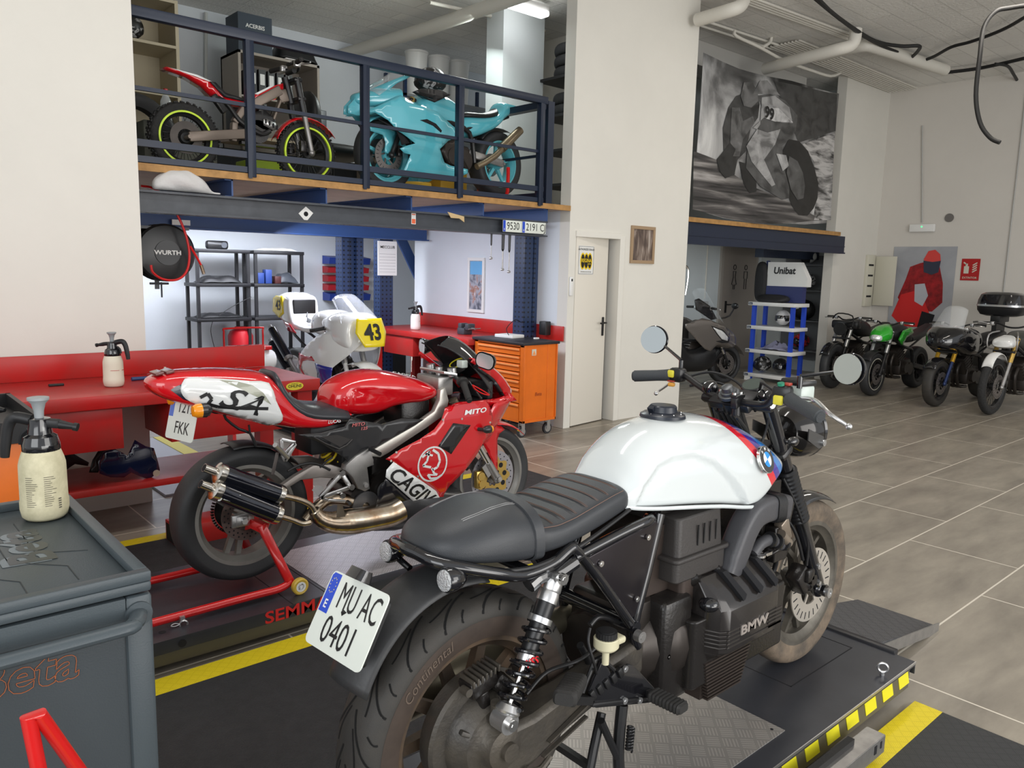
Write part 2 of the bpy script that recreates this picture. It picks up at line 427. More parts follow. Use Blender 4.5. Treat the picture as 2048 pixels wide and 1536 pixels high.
def perf_mat():
    m=bpy.data.materials.new('perforated_navy');m.use_nodes=True;nt=m.node_tree;b=nt.nodes['Principled BSDF']
    tc=nt.nodes.new('ShaderNodeTexCoord');sp=nt.nodes.new('ShaderNodeSeparateXYZ');L=nt.links.new
    L(tc.outputs['Object'],sp.inputs[0])
    w=nt.nodes.new('ShaderNodeMath');w.operation='PINGPONG';w.inputs[1].default_value=.025;L(sp.outputs['Z'],w.inputs[0])
    g=nt.nodes.new('ShaderNodeMath');g.operation='GREATER_THAN';g.inputs[1].default_value=.016;L(w.outputs[0],g.inputs[0])
    w2=nt.nodes.new('ShaderNodeMath');w2.operation='ADD';L(sp.outputs['X'],w2.inputs[0]);L(sp.outputs['Y'],w2.inputs[1])
    w3=nt.nodes.new('ShaderNodeMath');w3.operation='PINGPONG';w3.inputs[1].default_value=.028;L(w2.outputs[0],w3.inputs[0])
    g2=nt.nodes.new('ShaderNodeMath');g2.operation='GREATER_THAN';g2.inputs[1].default_value=.017;L(w3.outputs[0],g2.inputs[0])
    mu=nt.nodes.new('ShaderNodeMath');mu.operation='MULTIPLY';L(g.outputs[0],mu.inputs[0]);L(g2.outputs[0],mu.inputs[1])
    mx=nt.nodes.new('ShaderNodeMix');mx.data_type='RGBA';L(mu.outputs[0],mx.inputs['Factor'])
    mx.inputs['A'].default_value=(.018,.035,.09,1);mx.inputs['B'].default_value=(.002,.003,.006,1);L(mx.outputs['Result'],b.inputs['Base Color'])
    b.inputs['Roughness'].default_value=.35;return m
M_perf=perf_mat()
deck=G().bx(1.6,7.5,5.62,10,2.20,2.245);struct(deck.build('gallery_floor',[M_ply]))
struct(G().bx(1.6,5.66,5.585,5.62,2.195,2.245).build('trim_2',M_wood))
struct(G().bx(1.6,7.5,5.63,10,2.246,2.25).build('gallery_floor_top',mat('gallery_boards',(.30,.25,.2),.7)))
g=G();g.bx(1.6,5.3,5.53,5.66,2.055,2.07);g.bx(1.6,5.3,5.585,5.60,1.94,2.055);g.bx(1.6,5.3,5.53,5.66,1.925,1.94)
struct(g.build('gallery_beam',M_grey_st))
for x in (2.29,3.03,3.82,4.60,5.4):
    g=G();g.bx(x - .012,x,5.64,9.9,2.07,2.20);g.bx(x - .06,x,5.64,9.9,2.188,2.20);g.bx(x - .06,x,5.64,9.9,2.07,2.082)
    struct(g.build('gallery_joist_beam',M_blue))
g=G();g.bx(1.6,5.6,7.95,7.97,1.93,2.12);g.bx(1.6,5.6,7.9,8.02,1.92,1.935);g.bx(1.6,5.6,7.9,8.02,2.05,2.07)
struct(g.build('gallery_rear_beam',M_blue))
for nm,x0,x1,y in (('gallery_column',4.50,4.78,8.05),('gallery_column',5.02,5.2,8.08)):
    g=G();g.bx(x0,x0+.012,y,y+.14,0,1.93);g.bx(x1 - .012,x1,y,y+.14,0,1.93);g.bx(x0+.012,x1 - .012,y+.05,y+.07,0,2.19);g.bx(x0,x0+.09,y - .004,y,0,1.93);g.bx(x1 - .09,x1,y - .004,y,0,1.93)
    struct(g.build(nm,M_perf))
g=G();g.bar((5.506,8.45,2.046),(6.093,8.45,1.021),.03,.13,(1,0,0))
struct(g.build('gallery_brace_beam',M_blue))
g=G();g.bx(5.44,5.455,6.0,6.16,0,2.2);g.bx(5.455,5.62,6.0,6.012,0,2.2);g.bx(5.56,5.62,5.99,6.0,0,2.2);g.bx(5.40,5.64,5.96,6.2,2.02,2.05)
struct(g.build('gallery_column',M_perf))
rl=thing('gallery_railing','dark navy steel railing along the gallery edge in front of the stored motorcycles','railing',(1.6,5.6,2.25))
g=G();g.bx(0,3.70,-.03,.03,.90,.965,.004);g.build('top_rail',M_navyd,rl)
G().bx(0,3.68,-.012,.012,.452,.478).build('middle_rail',M_navyd,rl)
G().bx(0,3.68,-.02,.02,.10,.145).build('lower_rail',M_navyd,rl)
G().bx(0,3.68,-.02,.02,.0,.04).build('toe_rail',M_navyd,rl)
for x in (.81,1.745,2.68,3.64):
    g=G();g.bx(x - .032,x+.028,-.028,.028,-.03,.92,.003);g.bx(x - .034,x - .006,-.034,-.028,-.04,.90);g.build('post',M_navyd,rl)
g=G();g.bx(3.76,3.84,.03,.11,-.03,.95);g.build('post',M_navyd,rl)
g=G();g.bx(3.62,3.70,.0,1.9,.86,.92);g.bx(3.65,3.67,.0,1.9,.42,.445);g.bx(3.65,3.67,0,1.9,.03,.09);g.build('side_rail',M_navyd,rl)
G().bx(3.63,3.69,1.84,1.9,0,.92).build('post',M_navyd,rl)
struct(G().bx(6.11,6.75,7.2,7.5,2.25,CZ).build('column',mat('column_paint',(.66,.71,.72),.75)))
bag=thing('cloth_bag','crumpled white cloth bag lying on the dark gallery beam','bag',(1.951,5.615,2.082))
g=G();rg=[]
for i in range(15):
    t=i/14;x=-.22+.46*t;h=.13*(sin(pi*min(1,t*1.12+.05))**.6)*(1 if t<.8 else 1 - (t - .8)*3.2)+.012
    rg.append([(x,h*.55*cos(2*pi*k/16)*(1+.12*sin(5*k+i)),max(0,h*.5+h*.55*sin(2*pi*k/16))*(1+.14*sin(3*k+i*1.7))) for k in range(16)])
g.rings(rg).build('cloth',mat('white_cloth',(.62,.61,.60),.85,bump=.6,bscale=18),bag,sub=1)
tag(G().prism([(-.06,0),(0,.055),(.06,.01),(0,-.06)],0,-.003).build('paper_sticker',M_paper,None,(2.82,5.58,1.988)),'white square sticker with black dot tilted on the gallery beam','sticker')
bpy.data.objects['paper_sticker'].location.y=5.583
t_=G();t_.cyl((0,-.003,0),(0,-.0045,0),.018);t_.build('dot',M_dark,bpy.data.objects['paper_sticker'])
lb=G();lb.m(0).bx(-.022,.022,-.003,0,-.045,.045);lb.m(1).bx(-.018,.018,-.004,-.003,-.04,-.002);lb.bx(-.018,.018,-.004,-.003,.03,.038)
tag(lb.build('warning_label',[M_paper,mat('orange_ink',(.8,.14,.05),.5)],None,(3.795,5.583,2.01)),'small white and orange printed label on the gallery beam','label')
tag(G().prism([(0.677,3.003)][:0]+[(-.09,.05),(.085,.02),(.08,-.03),(.03,-.0),(-.06,.0)],0,-.004).build('torn_card',mat('brown_card',(.58,.42,.22),.7),None,(4.2,5.525,2.035),(R(-12),0,0)),'torn piece of tan card hanging over the gallery beam','card')
for nm,x,ln,th,lab in (('breaker_bar',4.66,.23,.010,'short black ratchet hanging under the beam, left of two long wrenches'),('torque_wrench',4.80,.33,.017,'torque wrench with thick black grip hanging between ratchet and long wrench'),('torque_wrench',4.88,.35,.014,'long steel torque wrench hanging nearest the number plates')):
    t=thing(nm,lab,'wrench',(x,5.6,1.925));
    g=G();g.cyl((0,0,0),(0,0,-ln*.40),th,th*.8);g.cyl((0,0,-ln*.40),(0,0,-ln*.46),th*.8,th*.4);g.build('handle',M_blacks,t)
    g=G();g.cyl((0,0,-ln*.44),(0,0,-ln),th*.42);g.cyl((0,-.012,-ln+.012),(0,.012,-ln+.012),.012);g.build('shaft',M_alu,t)
M_plate=mat('number_plate_white',(.74,.78,.72),.35,coat=.4)
M_eu=mat('eu_blue',(.02,.07,.55),.35)
def long_plate(x,txt,lab,w=.30):
    t=thing('number_plate',lab,'number plate',(x,5.515,2.0),group='spare number plates on the beam')
    G().bx(-w/2,w/2,-.003,0,-.052,.052,.002).build('plate',M_plate,t)
    G().bx(-w/2+.002,-w/2+.032,-.0045,-.003,-.05,.05).build('country_band',M_eu,t)
    g=G();g.text(txt,.095,lambda u,v:(-w/2+.045+u*.82,-.0045,v),0,0,1,'LEFT');g.build('characters',M_black,t,flat=True)
    g=G();g.text('E',.025,lambda u,v:(-w/2+.017+u,-.006,v - .03),.01);g.build('country_letter',M_paper,t,flat=True)
    return t
long_plate(4.87,'9530','long number plate reading 9530, partly covered, at the beam end')
long_plate(5.10,'2191 CJ','long number plate reading 2191 CJ at the beam end').location.y=5.508
hr=thing('hose_reel','black round air hose reel on bracket beside left wall with red hose','hose reel',(1.90,5.98,1.67))
g=G();g.lathe((0,.09,0),(0,-1,0),[(0,.02),(.0,.19),(.015,.205),(.03,.19),(.03,.15),(.14,.15),(.14,.19),(.155,.205),(.17,.19),(.185,.10),(.19,.02)],40);g.build('drum',M_blacks,hr)
g=G();g.cyl((0,-.095,0),(0,-.106,0),.088,n=32);g.build('hub_cap',mat('charcoal_cap',(.03,.032,.035),.4),hr)
g=G();g.text('WURTH',.042,lambda u,v:(u*1.2,-.108,v),.03);g.build('maker_lettering',M_white,hr,flat=True)
g=G();g.bx(-.28,.17,-.06,.09,.165,.185); g.bar((.12,0,.17),(.17,0,.02),.05,.04);g.bar((-.05,0,.17),(-.05,0,-.26),.03,.01);g.cyl((-.1,0,-.22),(.03,0,-.22),.008);g.cyl((-.02,-.0,-.21),(-.02,0,-.32),.006);g.build('bracket',M_grey_st,hr)
hs=G();hs.tube([(1.716,5.8,2.113),(1.79,5.8,2.106),(1.871,5.8,2.055),(1.941,5.8,1.951),(1.995,5.8,1.826),(2.022,5.8,1.694),(2.015,5.8,1.588),(1.981,5.8,1.516),(1.917,5.8,1.48),(1.832,5.8,1.487),(1.77,5.8,1.531),(1.759,5.8,1.582)],.0085,10,6)
hs.tube([(2.03,5.8,1.722),(2.07,5.8,1.653),(2.103,5.8,1.589)],.0085,8,6)
o=hs.build('air_hose',M_redp);tag(o,'red rubber air hose looping from the black hose reel','hose')
o=G().tube([(2.103,5.8,1.589),(2.122,5.8,1.525)],.012).build('hose_coupling',M_steel);o.parent=bpy.data.objects['air_hose']
tag(G().box((0,0,0),(.17,.012,.05)).build('wall_switch_plate',M_white,None,(2.681,7.88,1.978)),'small white slotted plate fixed on the blue gallery beam','plate')
def bench_mat():return M_redb
b1=thing('workbench','long red steel workbench with screwdriver and white spray bottle on top','workbench',(0,0,0))
g=G();g.bx(-1.2,2.44,4.66,5.42,.80,.875,.004);g.build('worktop',M_redb,b1)
g=G();g.bx(-1.2,2.40,5.42,5.44,.875,1.03,.003);g.build('backsplash',M_redb,b1)
for x0,x1 in ((.55,1.24),(1.50,2.22)):
    g=G();g.bx(x0,x1,4.70,5.2,.56,.80,.003);g.build('drawer',M_redb,b1)
for x in (2.30,-.4):
    for y in (4.70,5.30):
        G().bx(x,x+.10,y,y+.10,0,.80).build('leg',M_redb,b1)
g=G();g.bx(-.4,2.40,4.80,5.36,.28,.32,.003);g.build('lower_shelf',M_redb,b1)
st=G();st.m(0).cyl((2.27,4.659,.84),(2.27,4.6575,.84),.001)
st=G();st.prism([(.060*cos(R(k*15)),.026*sin(R(k*15))) for k in range(24)],0,-.0015)
o=st.build('oval_sticker',mat('sticker_yellow',(.75,.62,.05),.5),b1,(2.26,4.659,.838))
g=G();g.text('OHLINS',.026,lambda u,v:(u,-.0022,v),.02);g.text('QUALITY',.012,lambda u,v:(u,-.0022,v+.016));g.build('sticker_lettering',M_black,o,flat=True)
b2=thing('workbench','red workbench along the white side wall under the gallery','workbench',(0,0,0))
g=G();g.bx(4.90,5.64,6.22,8.15,.84,.90,.004);g.build('worktop',M_redb,b2)
g=G();g.bx(5.64,5.66,5.62,8.27,.9,1.05,.003);g.build('backsplash',M_redb,b2)
for y0,y1 in ((7.25,7.85),(6.5,7.1)):G().bx(4.93,5.5,y0,y1,.62,.84,.003).build('drawer',M_redb,b2)
for y in (6.3,8.04):
    for x in (4.94,5.5):G().bx(x,x+.09,y,y+.09,0,.84).build('leg',M_redb,b2)
G().bx(4.98,5.6,6.4,8.1,.2,.24).build('lower_shelf',M_black,b2)
def beta_text(g,size,fn,bold=.01):g.text('Beta',size,fn,bold,.15)
oc=thing('tool_cabinet','orange roller cabinet with seven drawers and black top near the cream door','tool cabinet',(4.98,5.47,0))
W,D,Z0,Z1=.44,.74,.15,.90
g=G();g.bx(.012,W,0,.012,Z0,Z1);g.bx(W - .012,W,.012,D,Z0,Z1);g.bx(.012,W,D - .012,D,Z0,Z1);g.bx(.012,W,0,D,Z0,Z0+.012)
g.bx(0,.03,0,.05,Z0,Z1);g.bx(0,.03,D - .05,D,Z0,Z1);g.bx(0,.03,0,D,Z0,Z0+.02);g.bx(0,.03,0,D,Z1 - .02,Z1)
g.bx(.0,W,-.012,0,Z0,Z0+.025);g.bx(0,.025,-.012,0,Z0,Z1);g.bx(W - .13,W - .1,-.004,0,Z0,Z1);g.bx(W - .015,W,-.012,0,Z0,Z1)
g.build('body',M_orange,oc,bevel=.002)
G().bx(-.025,W+.02,-.02,D+.02,Z1,Z1+.028,.006).build('top_mat',mat('black_top',(.02,.02,.025),.5),oc)
zz=Z1 - .03
for i,h in enumerate((.075,.075,.075,.075,.075,.145,.17)):
    dw=G().bx(-.002,.02,.055,D - .055,zz - h+.006,zz).build('drawer',M_orange,oc)
    G().bx(-.018,0,.06,D - .06,zz - .024,zz - .006,.004).build('pull_lip',mat('light_orange',(.85,.30,.09),.3),dw)
    zz -= h+.003
for x in (.05,W - .05):
    for y in (.06,D - .06):
        c=G().cyl((x,y - .012,.055),(x,y+.012,.055),.055,n=24).build('caster',mat('caster_rubber',(.03,.03,.035),.5),oc)
        q=G();q.cyl((x,y - .015,.055),(x,y - .013,.055),.038);q.bx(x - .02,x+.02,y - .026,y - .018,.05,.15);q.bx(x - .02,x+.02,y+.018,y+.026,.05,.15);q.build('fork',M_alub,c)
g=G();beta_text(g,.05,lambda u,v:(.20+u,-.0125+.009,.42+v));g.build('maker_lettering',mat('dark_orange_ink',(.35,.06,.01),.5),oc,flat=True)
g=G();g.text('Beta',.06,lambda u,v:(-.0045,.50 - u,.285+v),.02);g.text('C24S',.03,lambda u,v:(-.0045,.27 - u,.25+v),.01);g.build('drawer_lettering',M_black,oc,flat=True)
g=G();g.m(0).bx(.10,.155,-.006,-.0008,Z1 - .10,Z1 - .04);g.m(1).prism([(.105,Z1 - .095),(.15,Z1 - .095),(.1275,Z1 - .048)],-.006,-.007);g.build('warning_sticker',[M_cream,mat('warn_orange',(.8,.3,.1),.5)],oc,flat=True)
gc=thing('tool_trolley','dark grey tool trolley with recessed tray top carrying a grimy sprayer','tool trolley',(-.22,1.735,0))
M_cart=mat('slate_powder_coat',(.062,.078,.088),.42,bump=.08,bscale=250)
M_cartd=mat('slate_panel',(.045,.055,.062),.45,bump=.08,bscale=250)
W,D,H_=.72,.75,.95
g=G();g.bx(0,.05,0,.03,.1,H_ - .05);g.bx(W - .055,W,0,.03,.1,H_ - .05,.008);g.bx(.05,W - .055,0,.03,H_ - .10,H_ - .05);g.bx(0,.02,.03,D,.1,H_ - .05);g.bx(W - .02,W,.03,D,.1,H_ - .05);g.bx(0,W,D - .02,D,.1,H_ - .05);g.bx(0,W,0,D,.08,.12)
g.build('body',M_cart,gc)
g=G();g.bx(.05,W - .055,.012,.022,.1,H_ - .09);g.build('side_panel',M_cartd,gc)
g=G();g.bx(0,W,0,D,H_ - .045,H_ - .022,.006);g.bx(0,W,0,.028,H_ - .022,H_,.003);g.bx(0,W,D - .028,D,H_ - .022,H_,.003);g.bx(0,.028,.028,D - .028,H_ - .022,H_,.003);g.bx(W - .028,W,.028,D - .028,H_ - .022,H_,.003)
g.build('tray_top',M_cart,gc)
g=G();zt=H_ - .0215
def tl(a,b,w_=.0022):g.bar((a[0],a[1],zt),(b[0],b[1],zt),w_,.0008)
for a,b in (((.5,.62),(.5,.3)),((.5,.3),(.60,.20)),((.60,.2),(.60,.1)),((.42,.55),(.42,.26)),((.42,.26),(.50,.16)),((.5,.16),(.5,.07)),((.2,.66),(.2,.6)),((.2,.6),(.24,.56)),((.12,.66),(.12,.6)),((.56,.6),(.56,.33)),((.56,.33),(.66,.28)),((.1,.3),(.2,.22)),((.2,.22),(.34,.22)),((.34,.22),(.38,.16)),((.38,.16),(.38,.07))):tl(a,b)
g.build('tray_grooves',mat('groove_shadow',(.02,.026,.03),.5),gc)
g=G();g.text('Beta',.13,lambda u,v:(.552 - v,.39+u*1.15,zt+.0009),.025,.1);g.build('tray_lettering',mat('logo_dark',(.035,.042,.048),.3),gc,flat=True)
g=G();g.text('Beta',.13,lambda u,v:(.538 - v,.386+u*1.15,zt+.0004),.03,.1);g.build('tray_lettering_pale',mat('logo_light',(.14,.17,.19),.35),gc,flat=True)  # paler copy of the lettering, slightly offset beneath it
def outline_text(body,size,w):
    vs,fs=text2d(body,size,.02,.15);out=[]
    cnt={}
    for f in fs:
        for i in range(len(f)):
            e=(f[i - 1],f[i]);k=tuple(sorted(e));cnt[k]=cnt.get(k,0)+1
    return vs,[k for k,c in cnt.items() if c==1]
vs,es=outline_text('Beta',.105,.002)
g=G()
for a,b in es:
    p,q=vs[a],vs[b]
    if (V((*p,0)) - V((*q,0))).length>1e-5:g.bar((.475+p[0],.0105,.785+p[1]),(.475+q[0],.0105,.785+q[1]),.0010,.0016,(0,1,0))
g.build('panel_lettering',mat('copper_ink',(.42,.12,.04),.5),gc,flat=True)
g=G();g.tube([(.0,-.005,.86),(.03,-.05,.86),(.10,-.062,.86),(.60,-.062,.86),(.665,-.05,.86),(.69,.0,.86)],.018,12,5,flat=.8);g.cyl((.69,.002,.86),(.69,-.006,.86),.028);g.build('push_handle',M_cart,gc)
g=G();g.bx(.55,.553,.008,.012,.50,.52);g.cyl((.43,.012,.55),(.43,.008,.55),.004);g.bx(.548,.552,.008,.012,.40,.415);g.build('rivet',M_alu,gc)
for x,y in ((.06,.06),(W - .06,.06),(.06,D - .06),(W - .06,D - .06)):G().cyl((x,y - .015,.04),(x,y+.015,.04),.04).build('caster',M_rub,gc)
oc2=thing('tool_trolley','orange trolley with black tray beyond the grey one, holding power tools','tool trolley',(-.1,3.70,0))
g=G();g.bx(0,.76,.02,.80,.12,.86,.01);g.build('body',M_orange,oc2)
g=G();g.bx(-.02,.78,0,.82,.86,.89);
for a in ((-.02,.78,0,.02),(-.02,.78,.80,.82),(-.02,0,0,.82),(.76,.78,0,.82)):g.bx(*a,.89,.95)
g.build('tray',M_black,oc2);G().bx(0,.765,.012,.02,.55,.59).build('drawer_gap',M_dark,oc2)
for x in (.08,.68):
    for y in (.1,.7):G().cyl((x,y - .015,.06),(x,y+.015,.06),.06).build('caster',M_rub,oc2)
def drill(loc,rz,lab):
    t=thing('cordless_drill',lab,'power tool',loc,rz)
    g=G();g.lathe((-.10,0,.04),(1,0,0),[(0,.018),(.01,.034),(.12,.037),(.15,.03)],20);g.build('motor_housing',M_orange,t)
    g=G();g.lathe((.05,0,.04),(1,0,0),[(0,.028),(.03,.024),(.06,.015),(.09,.008)],16);g.build('chuck',M_blacks,t)
    g=G();g.bar((-.05,-.03,.03),(-.09,-.16,.022),.035,.03,bev=.008);g.bx(-.14,-.04,-.21,-.15,0,.05,.008);g.build('grip',M_black,t)
    G().cyl((-.06,0,.076),(-.06,0,.082),.018).build('red_button',mat('tool_red',(.45,.03,.02),.4),t)
    return t
drill((.50,4.18,.90),R(-50),'orange and black cordless drill lying in the far trolley tray')
tag(G().bx(-.06,.06,-.03,.03,0,.05,.008).build('tool_battery',M_blackg,None,(.28,3.9,.89)),'black battery block beside the drill in the trolley tray','battery')
def sprayer(loc,rz,lab,s=1.,mt=None,dirty=False):
    t=thing('pump_sprayer',lab,'spray bottle',loc,rz);t.scale=(s,s,s)
    m=mt or mat('cream_bottle',(.72,.68,.55),.5)
    g=G();g.lathe((0,0,0),(0,0,1),[(0,.035),(.002,.046),(.010,.054),(.03,.058),(.05,.058),(.055,.0565),(.13,.056),(.15,.0555),(.165,.052),(.180,.047),(.19,.043)],40)
    g.build('bottle',m,t)
    if dirty:
        g=G()
        for i in range(15):
            for j in range(2):
                a0=72+j*44;zz=.045+i*.0055
                L=random.uniform(14,30)
                g.lathe((0,0,zz),(0,0,1),[(0,.0585),(.0013,.0585)],8,False,a0+90,a0+90+L)
        for k in range(5):g.lathe((0,0,.035+k*.006),(0,0,1),[(0,.0592),(.003,.0592)],4,False,238,246)
        g.build('printed_text',mat('faded_print',(.10,.09,.07),.7),t,flat=True)
    else:
        g=G();g.lathe((0,0,.10),(0,0,1),[(0,.0572),(.003,.0572)],8,False,10,60);g.lathe((0,0,.10),(0,0,1),[(0,.0572),(.004,.0572)],8,False,78,105);g.build('printed_text',mat('red_print',(.5,.1,.08),.6),t,flat=True)
    g=G();g.lathe((0,0,.185),(0,0,1),[(0,.0445),(.004,.046),(.02,.045),(.038,.040),(.045,.030),(.07,.026),(.085,.026),(.087,.018)],32);g.build('collar',M_blackg,t)
    g=G();g.lathe((0,0,.27),(0,0,1),[(0,.011),(.02,.012),(.04,.017),(.050,.026),(.056,.026),(.057,.022)],24);g.build('pump_knob',mat('grey_pump',(.30,.32,.33),.45),t)
    g=G();g.bar((-.02,0,.262),(.052,0,.255),.026,.022,bev=.005);g.cyl((.05,0,.254),(.085,0,.248),.012,.008);g.cyl((.085,0,.248),(.095,0,.246),.011);g.build('nozzle',M_black,t)
    g=G();g.tube([(-.02,0,.265),(-.06,0,.272),(-.078,0,.25),(-.088,0,.20),(-.092,0,.165)],[.014,.014,.013,.012,.010],10,5,flat=1.1);g.tube([(-.03,0,.24),(-.045,0,.225),(-.05,0,.20)],.006,6,4);g.build('handle',M_black,t)
    return t
sprayer((.415,2.345,.929),R(-35),'grimy cream pump sprayer standing on the grey trolley',1.0,mat('grimy_cream',(.66,.61,.42),.55,var=.3,vscale=28,var_col=(.50,.46,.30)),True)
sprayer((1.275,4.98,.875),R(140),'clean white pump sprayer with black head standing on the red workbench',.98)
sprayer((5.10,7.45,.90),R(180),'white pump sprayer on the red bench under the gallery, behind the number 43 bike',.98,mat('white_bottle',(.8,.76,.72),.5))
sd=thing('screwdriver','screwdriver with blue handle lying beside the white sprayer','screwdriver',(1.42,5.15,.887),R(4))
G().cyl((0,0,0),(.11,0,0),.012,.010).build('handle',mat('blue_handle',(.03,.07,.2),.35),sd);G().cyl((.11,0,0),(.40,0,0),.004).build('shank',M_chrome,sd)
tag(G().cyl((0,0,0),(0,0,.07),.007).build('chalk_stick',M_cream,None,(1.63,5.18,.875)),'short cream stick standing upright on the red workbench','stick')
tag(G().bx(-.04,.04,-.012,.012,0,.014,.004).build('rubber_pad',M_black,None,(1.01,5.16,.875)),'small flat black pad at the back of the red workbench','pad')
cb=G();cb.tube([(1.85,5.2,.88),(2.0,5.28,.885),(2.1,5.24,.90),(2.2,5.3,.90),(2.15,5.2,.885),(2.3,5.25,.88)],.004,6,6);tag(cb.build('red_cord',M_redp),'thin red cord tangled near the right end of the red workbench','cord')
fp=thing('fairing_piece','dark blue glossy tank cover with round emblem on the lower bench shelf','fairing',(0,0,0))
M_dblue=mat('midnight_blue',(.006,.012,.045),.12,coat=1.)
yb=lambda x,z:4.86+.55*(x - 1.28)**2+.25*(z - .45)**2
G().panel([(1.343,0.565),(1.402,0.518),(1.45,0.499),(1.472,0.41),(1.482,0.356),(1.417,0.31),(1.361,0.341),(1.313,0.373),(1.273,0.349),(1.203,0.36),(1.146,0.39),(1.142,0.458),(1.17,0.513),(1.227,0.529),(1.272,0.499),(1.298,0.475)],yb,.004,.03).build('shell',M_dblue,fp,solid=.006)
g=G();g.lathe((1.449,4.84,0.352),(0,-1,0),[(0,.020),(.003,.020)],24);g.build('round_emblem',mat('pale_gold',(.65,.55,.42),.35,.5),fp)
fp2=thing('fairing_piece','matt black fender piece lying behind the cream sprayer on the lower bench shelf','fairing',(0,0,0))
G().panel([(0.96,0.565),(1.016,0.522),(1.078,0.469),(1.124,0.432),(1.118,0.412),(1.05,0.434),(1.023,0.418),(0.983,0.385),(0.949,0.355)],lambda x,z:5.0 - .2*(z - .45),.004,.03).build('shell',M_blacks,fp2,solid=.006)
fp3=thing('fairing_piece','curved matt black fin standing next to the dark blue cover','fairing',(0,0,0))
G().panel([(1.148,0.343),(1.171,0.416),(1.209,0.473),(1.257,0.491),(1.314,0.496),(1.293,0.468),(1.247,0.452),(1.219,0.394),(1.197,0.335)],lambda x,z:5.12,.004,.03).build('shell',M_blacks,fp3,solid=.01)
rb=thing('steel_beam','short red box section lying on the floor under the workbench','beam',(0,0,0))
g=G();g.bx(1.42,1.9,4.42,4.62,.0,.13,.004);g.build('box_section',M_redb,rb);g=G();g.bx(1.418,1.42,4.44,4.60,.015,.115);g.build('open_end',M_dark,rb)

def checker_mat(name,base,rough,metal,s=.055,col2=None):
    """tread plate: groups of short bars turned 90 degrees cell by cell"""
    m=bpy.data.materials.new(name);m.use_nodes=True;nt=m.node_tree;b=nt.nodes['Principled BSDF'];L=nt.links.new
    def N(t):return nt.nodes.new(t)
    def math_(op,a,c=None,v=None):
        n=N('ShaderNodeMath');n.operation=op
        L(a,n.inputs[0])
        if c is not None:L(c,n.inputs[1])
        if v is not None:n.inputs[1].default_value=v
        return n.outputs[0]
    tc=N('ShaderNodeTexCoord');mp=N('ShaderNodeMapping');mp.inputs['Rotation'].default_value=(0,0,R(45));mp.inputs['Scale'].default_value=(1/s,1/s,1);L(tc.outputs['Object'],mp.inputs[0])
    sp=N('ShaderNodeSeparateXYZ');L(mp.outputs[0],sp.inputs[0]);x,y=sp.outputs[0],sp.outputs[1]
    ck=N('ShaderNodeTexChecker');ck.inputs['Scale'].default_value=1;L(mp.outputs[0],ck.inputs['Vector'])
    fx=math_('FRACT',x);fy=math_('FRACT',y)
    def bars(u,v_):
        p=math_('PINGPONG',math_('MULTIPLY',u,v=5.),v=.5)
        a=math_('GREATER_THAN',p,v=.28)
        q=math_('ABSOLUTE',math_('SUBTRACT',v_,v=.5));c=math_('LESS_THAN',q,v=.38)
        q2=math_('ABSOLUTE',math_('SUBTRACT',u,v=.5));d=math_('LESS_THAN',q2,v=.42)
        return math_('MULTIPLY',math_('MULTIPLY',a,c),d)
    b1_,b2_=bars(fx,fy),bars(fy,fx)
    mx=N('ShaderNodeMix');L(ck.outputs['Fac'],mx.inputs['Factor']);L(b1_,mx.inputs['A']);L(b2_,mx.inputs['B'])
    bp=N('ShaderNodeBump');bp.inputs['Strength'].default_value=.8;bp.inputs['Distance'].default_value=.003
    L(mx.outputs['Result'],bp.inputs['Height']);L(bp.outputs['Normal'],b.inputs['Normal'])
    cm=N('ShaderNodeMix');cm.data_type='RGBA';L(mx.outputs['Result'],cm.inputs['Factor']);cm.inputs['A'].default_value=(*base,1)
    c2=col2 or tuple(min(1,v*1.35) for v in base);cm.inputs['B'].default_value=(*c2,1);L(cm.outputs['Result'],b.inputs['Base Color'])
    b.inputs['Roughness'].default_value=rough;b.inputs['Metallic'].default_value=metal
    return m
M_tread=checker_mat('aluminium_tread_plate',(.40,.38,.36),.38,.65)
M_treadd=checker_mat('dark_tread_plate',(.06,.062,.068),.42,.2,.05,(.13,.13,.135))
M_mat=checker_mat('ribbed_floor_mat',(.028,.029,.031),.6,0,.035,(.045,.046,.048))
M_matfine=mat('coarse_rubber_mat',(.030,.031,.034),.65,bump=.5,bscale=160,var=.2,vscale=20)
M_ymat=checker_mat('yellow_mat_edge',(.72,.56,.01),.5,0,.035,(.85,.68,.02))
def floor_mat_thing(x0,x1,y0,y1,ye,lab,m=None):
    """ye: list of (ya,yb) yellow border strips"""
    t=thing('rubber_mat',lab,'mat',(0,0,0))
    G().bx(x0,x1,y0,y1,.0005,.012).build('mat_field',m or M_mat,t)
    for a,b_ in ye:
        g=G();s_=1 if a<b_ else -1
        lo=a if a<b_ else b_;hi=b_ if a<b_ else a
        g.prism([(0,0),(0,0),(0,0)][:0] or [(x0,.0005),(x1+.0,.0005),(x1,.0125),(x0,.0125)],lo,hi)
        g.build('yellow_border',M_ymat,t)
    return t
floor_mat_thing(.53,3.05,1.95,2.90,[(2.90,3.02)],'dark ribbed rubber mat with yellow border between the white bike lift and red bike lift',M_matfine)
floor_mat_thing(-.6,3.05,-1.2,.965,[(.965,1.065)],'dark ribbed rubber mat with yellow border in front of the white bike lift')
floor_mat_thing(.78,4.2,3.85,4.62,[(4.62,4.72)],'dark mat with thin yellow border behind the red bike lift',M_matfine)
M_lift=mat('lift_grey',(.052,.055,.066),.30,.25,var=.25,vscale=4)
M_liftd=mat('lift_dark',(.02,.02,.023),.4)
M_tape=mat('tape_yellow',(.72,.66,.02),.5)
M_olive=mat('worn_frame',(.10,.09,.06),.5)
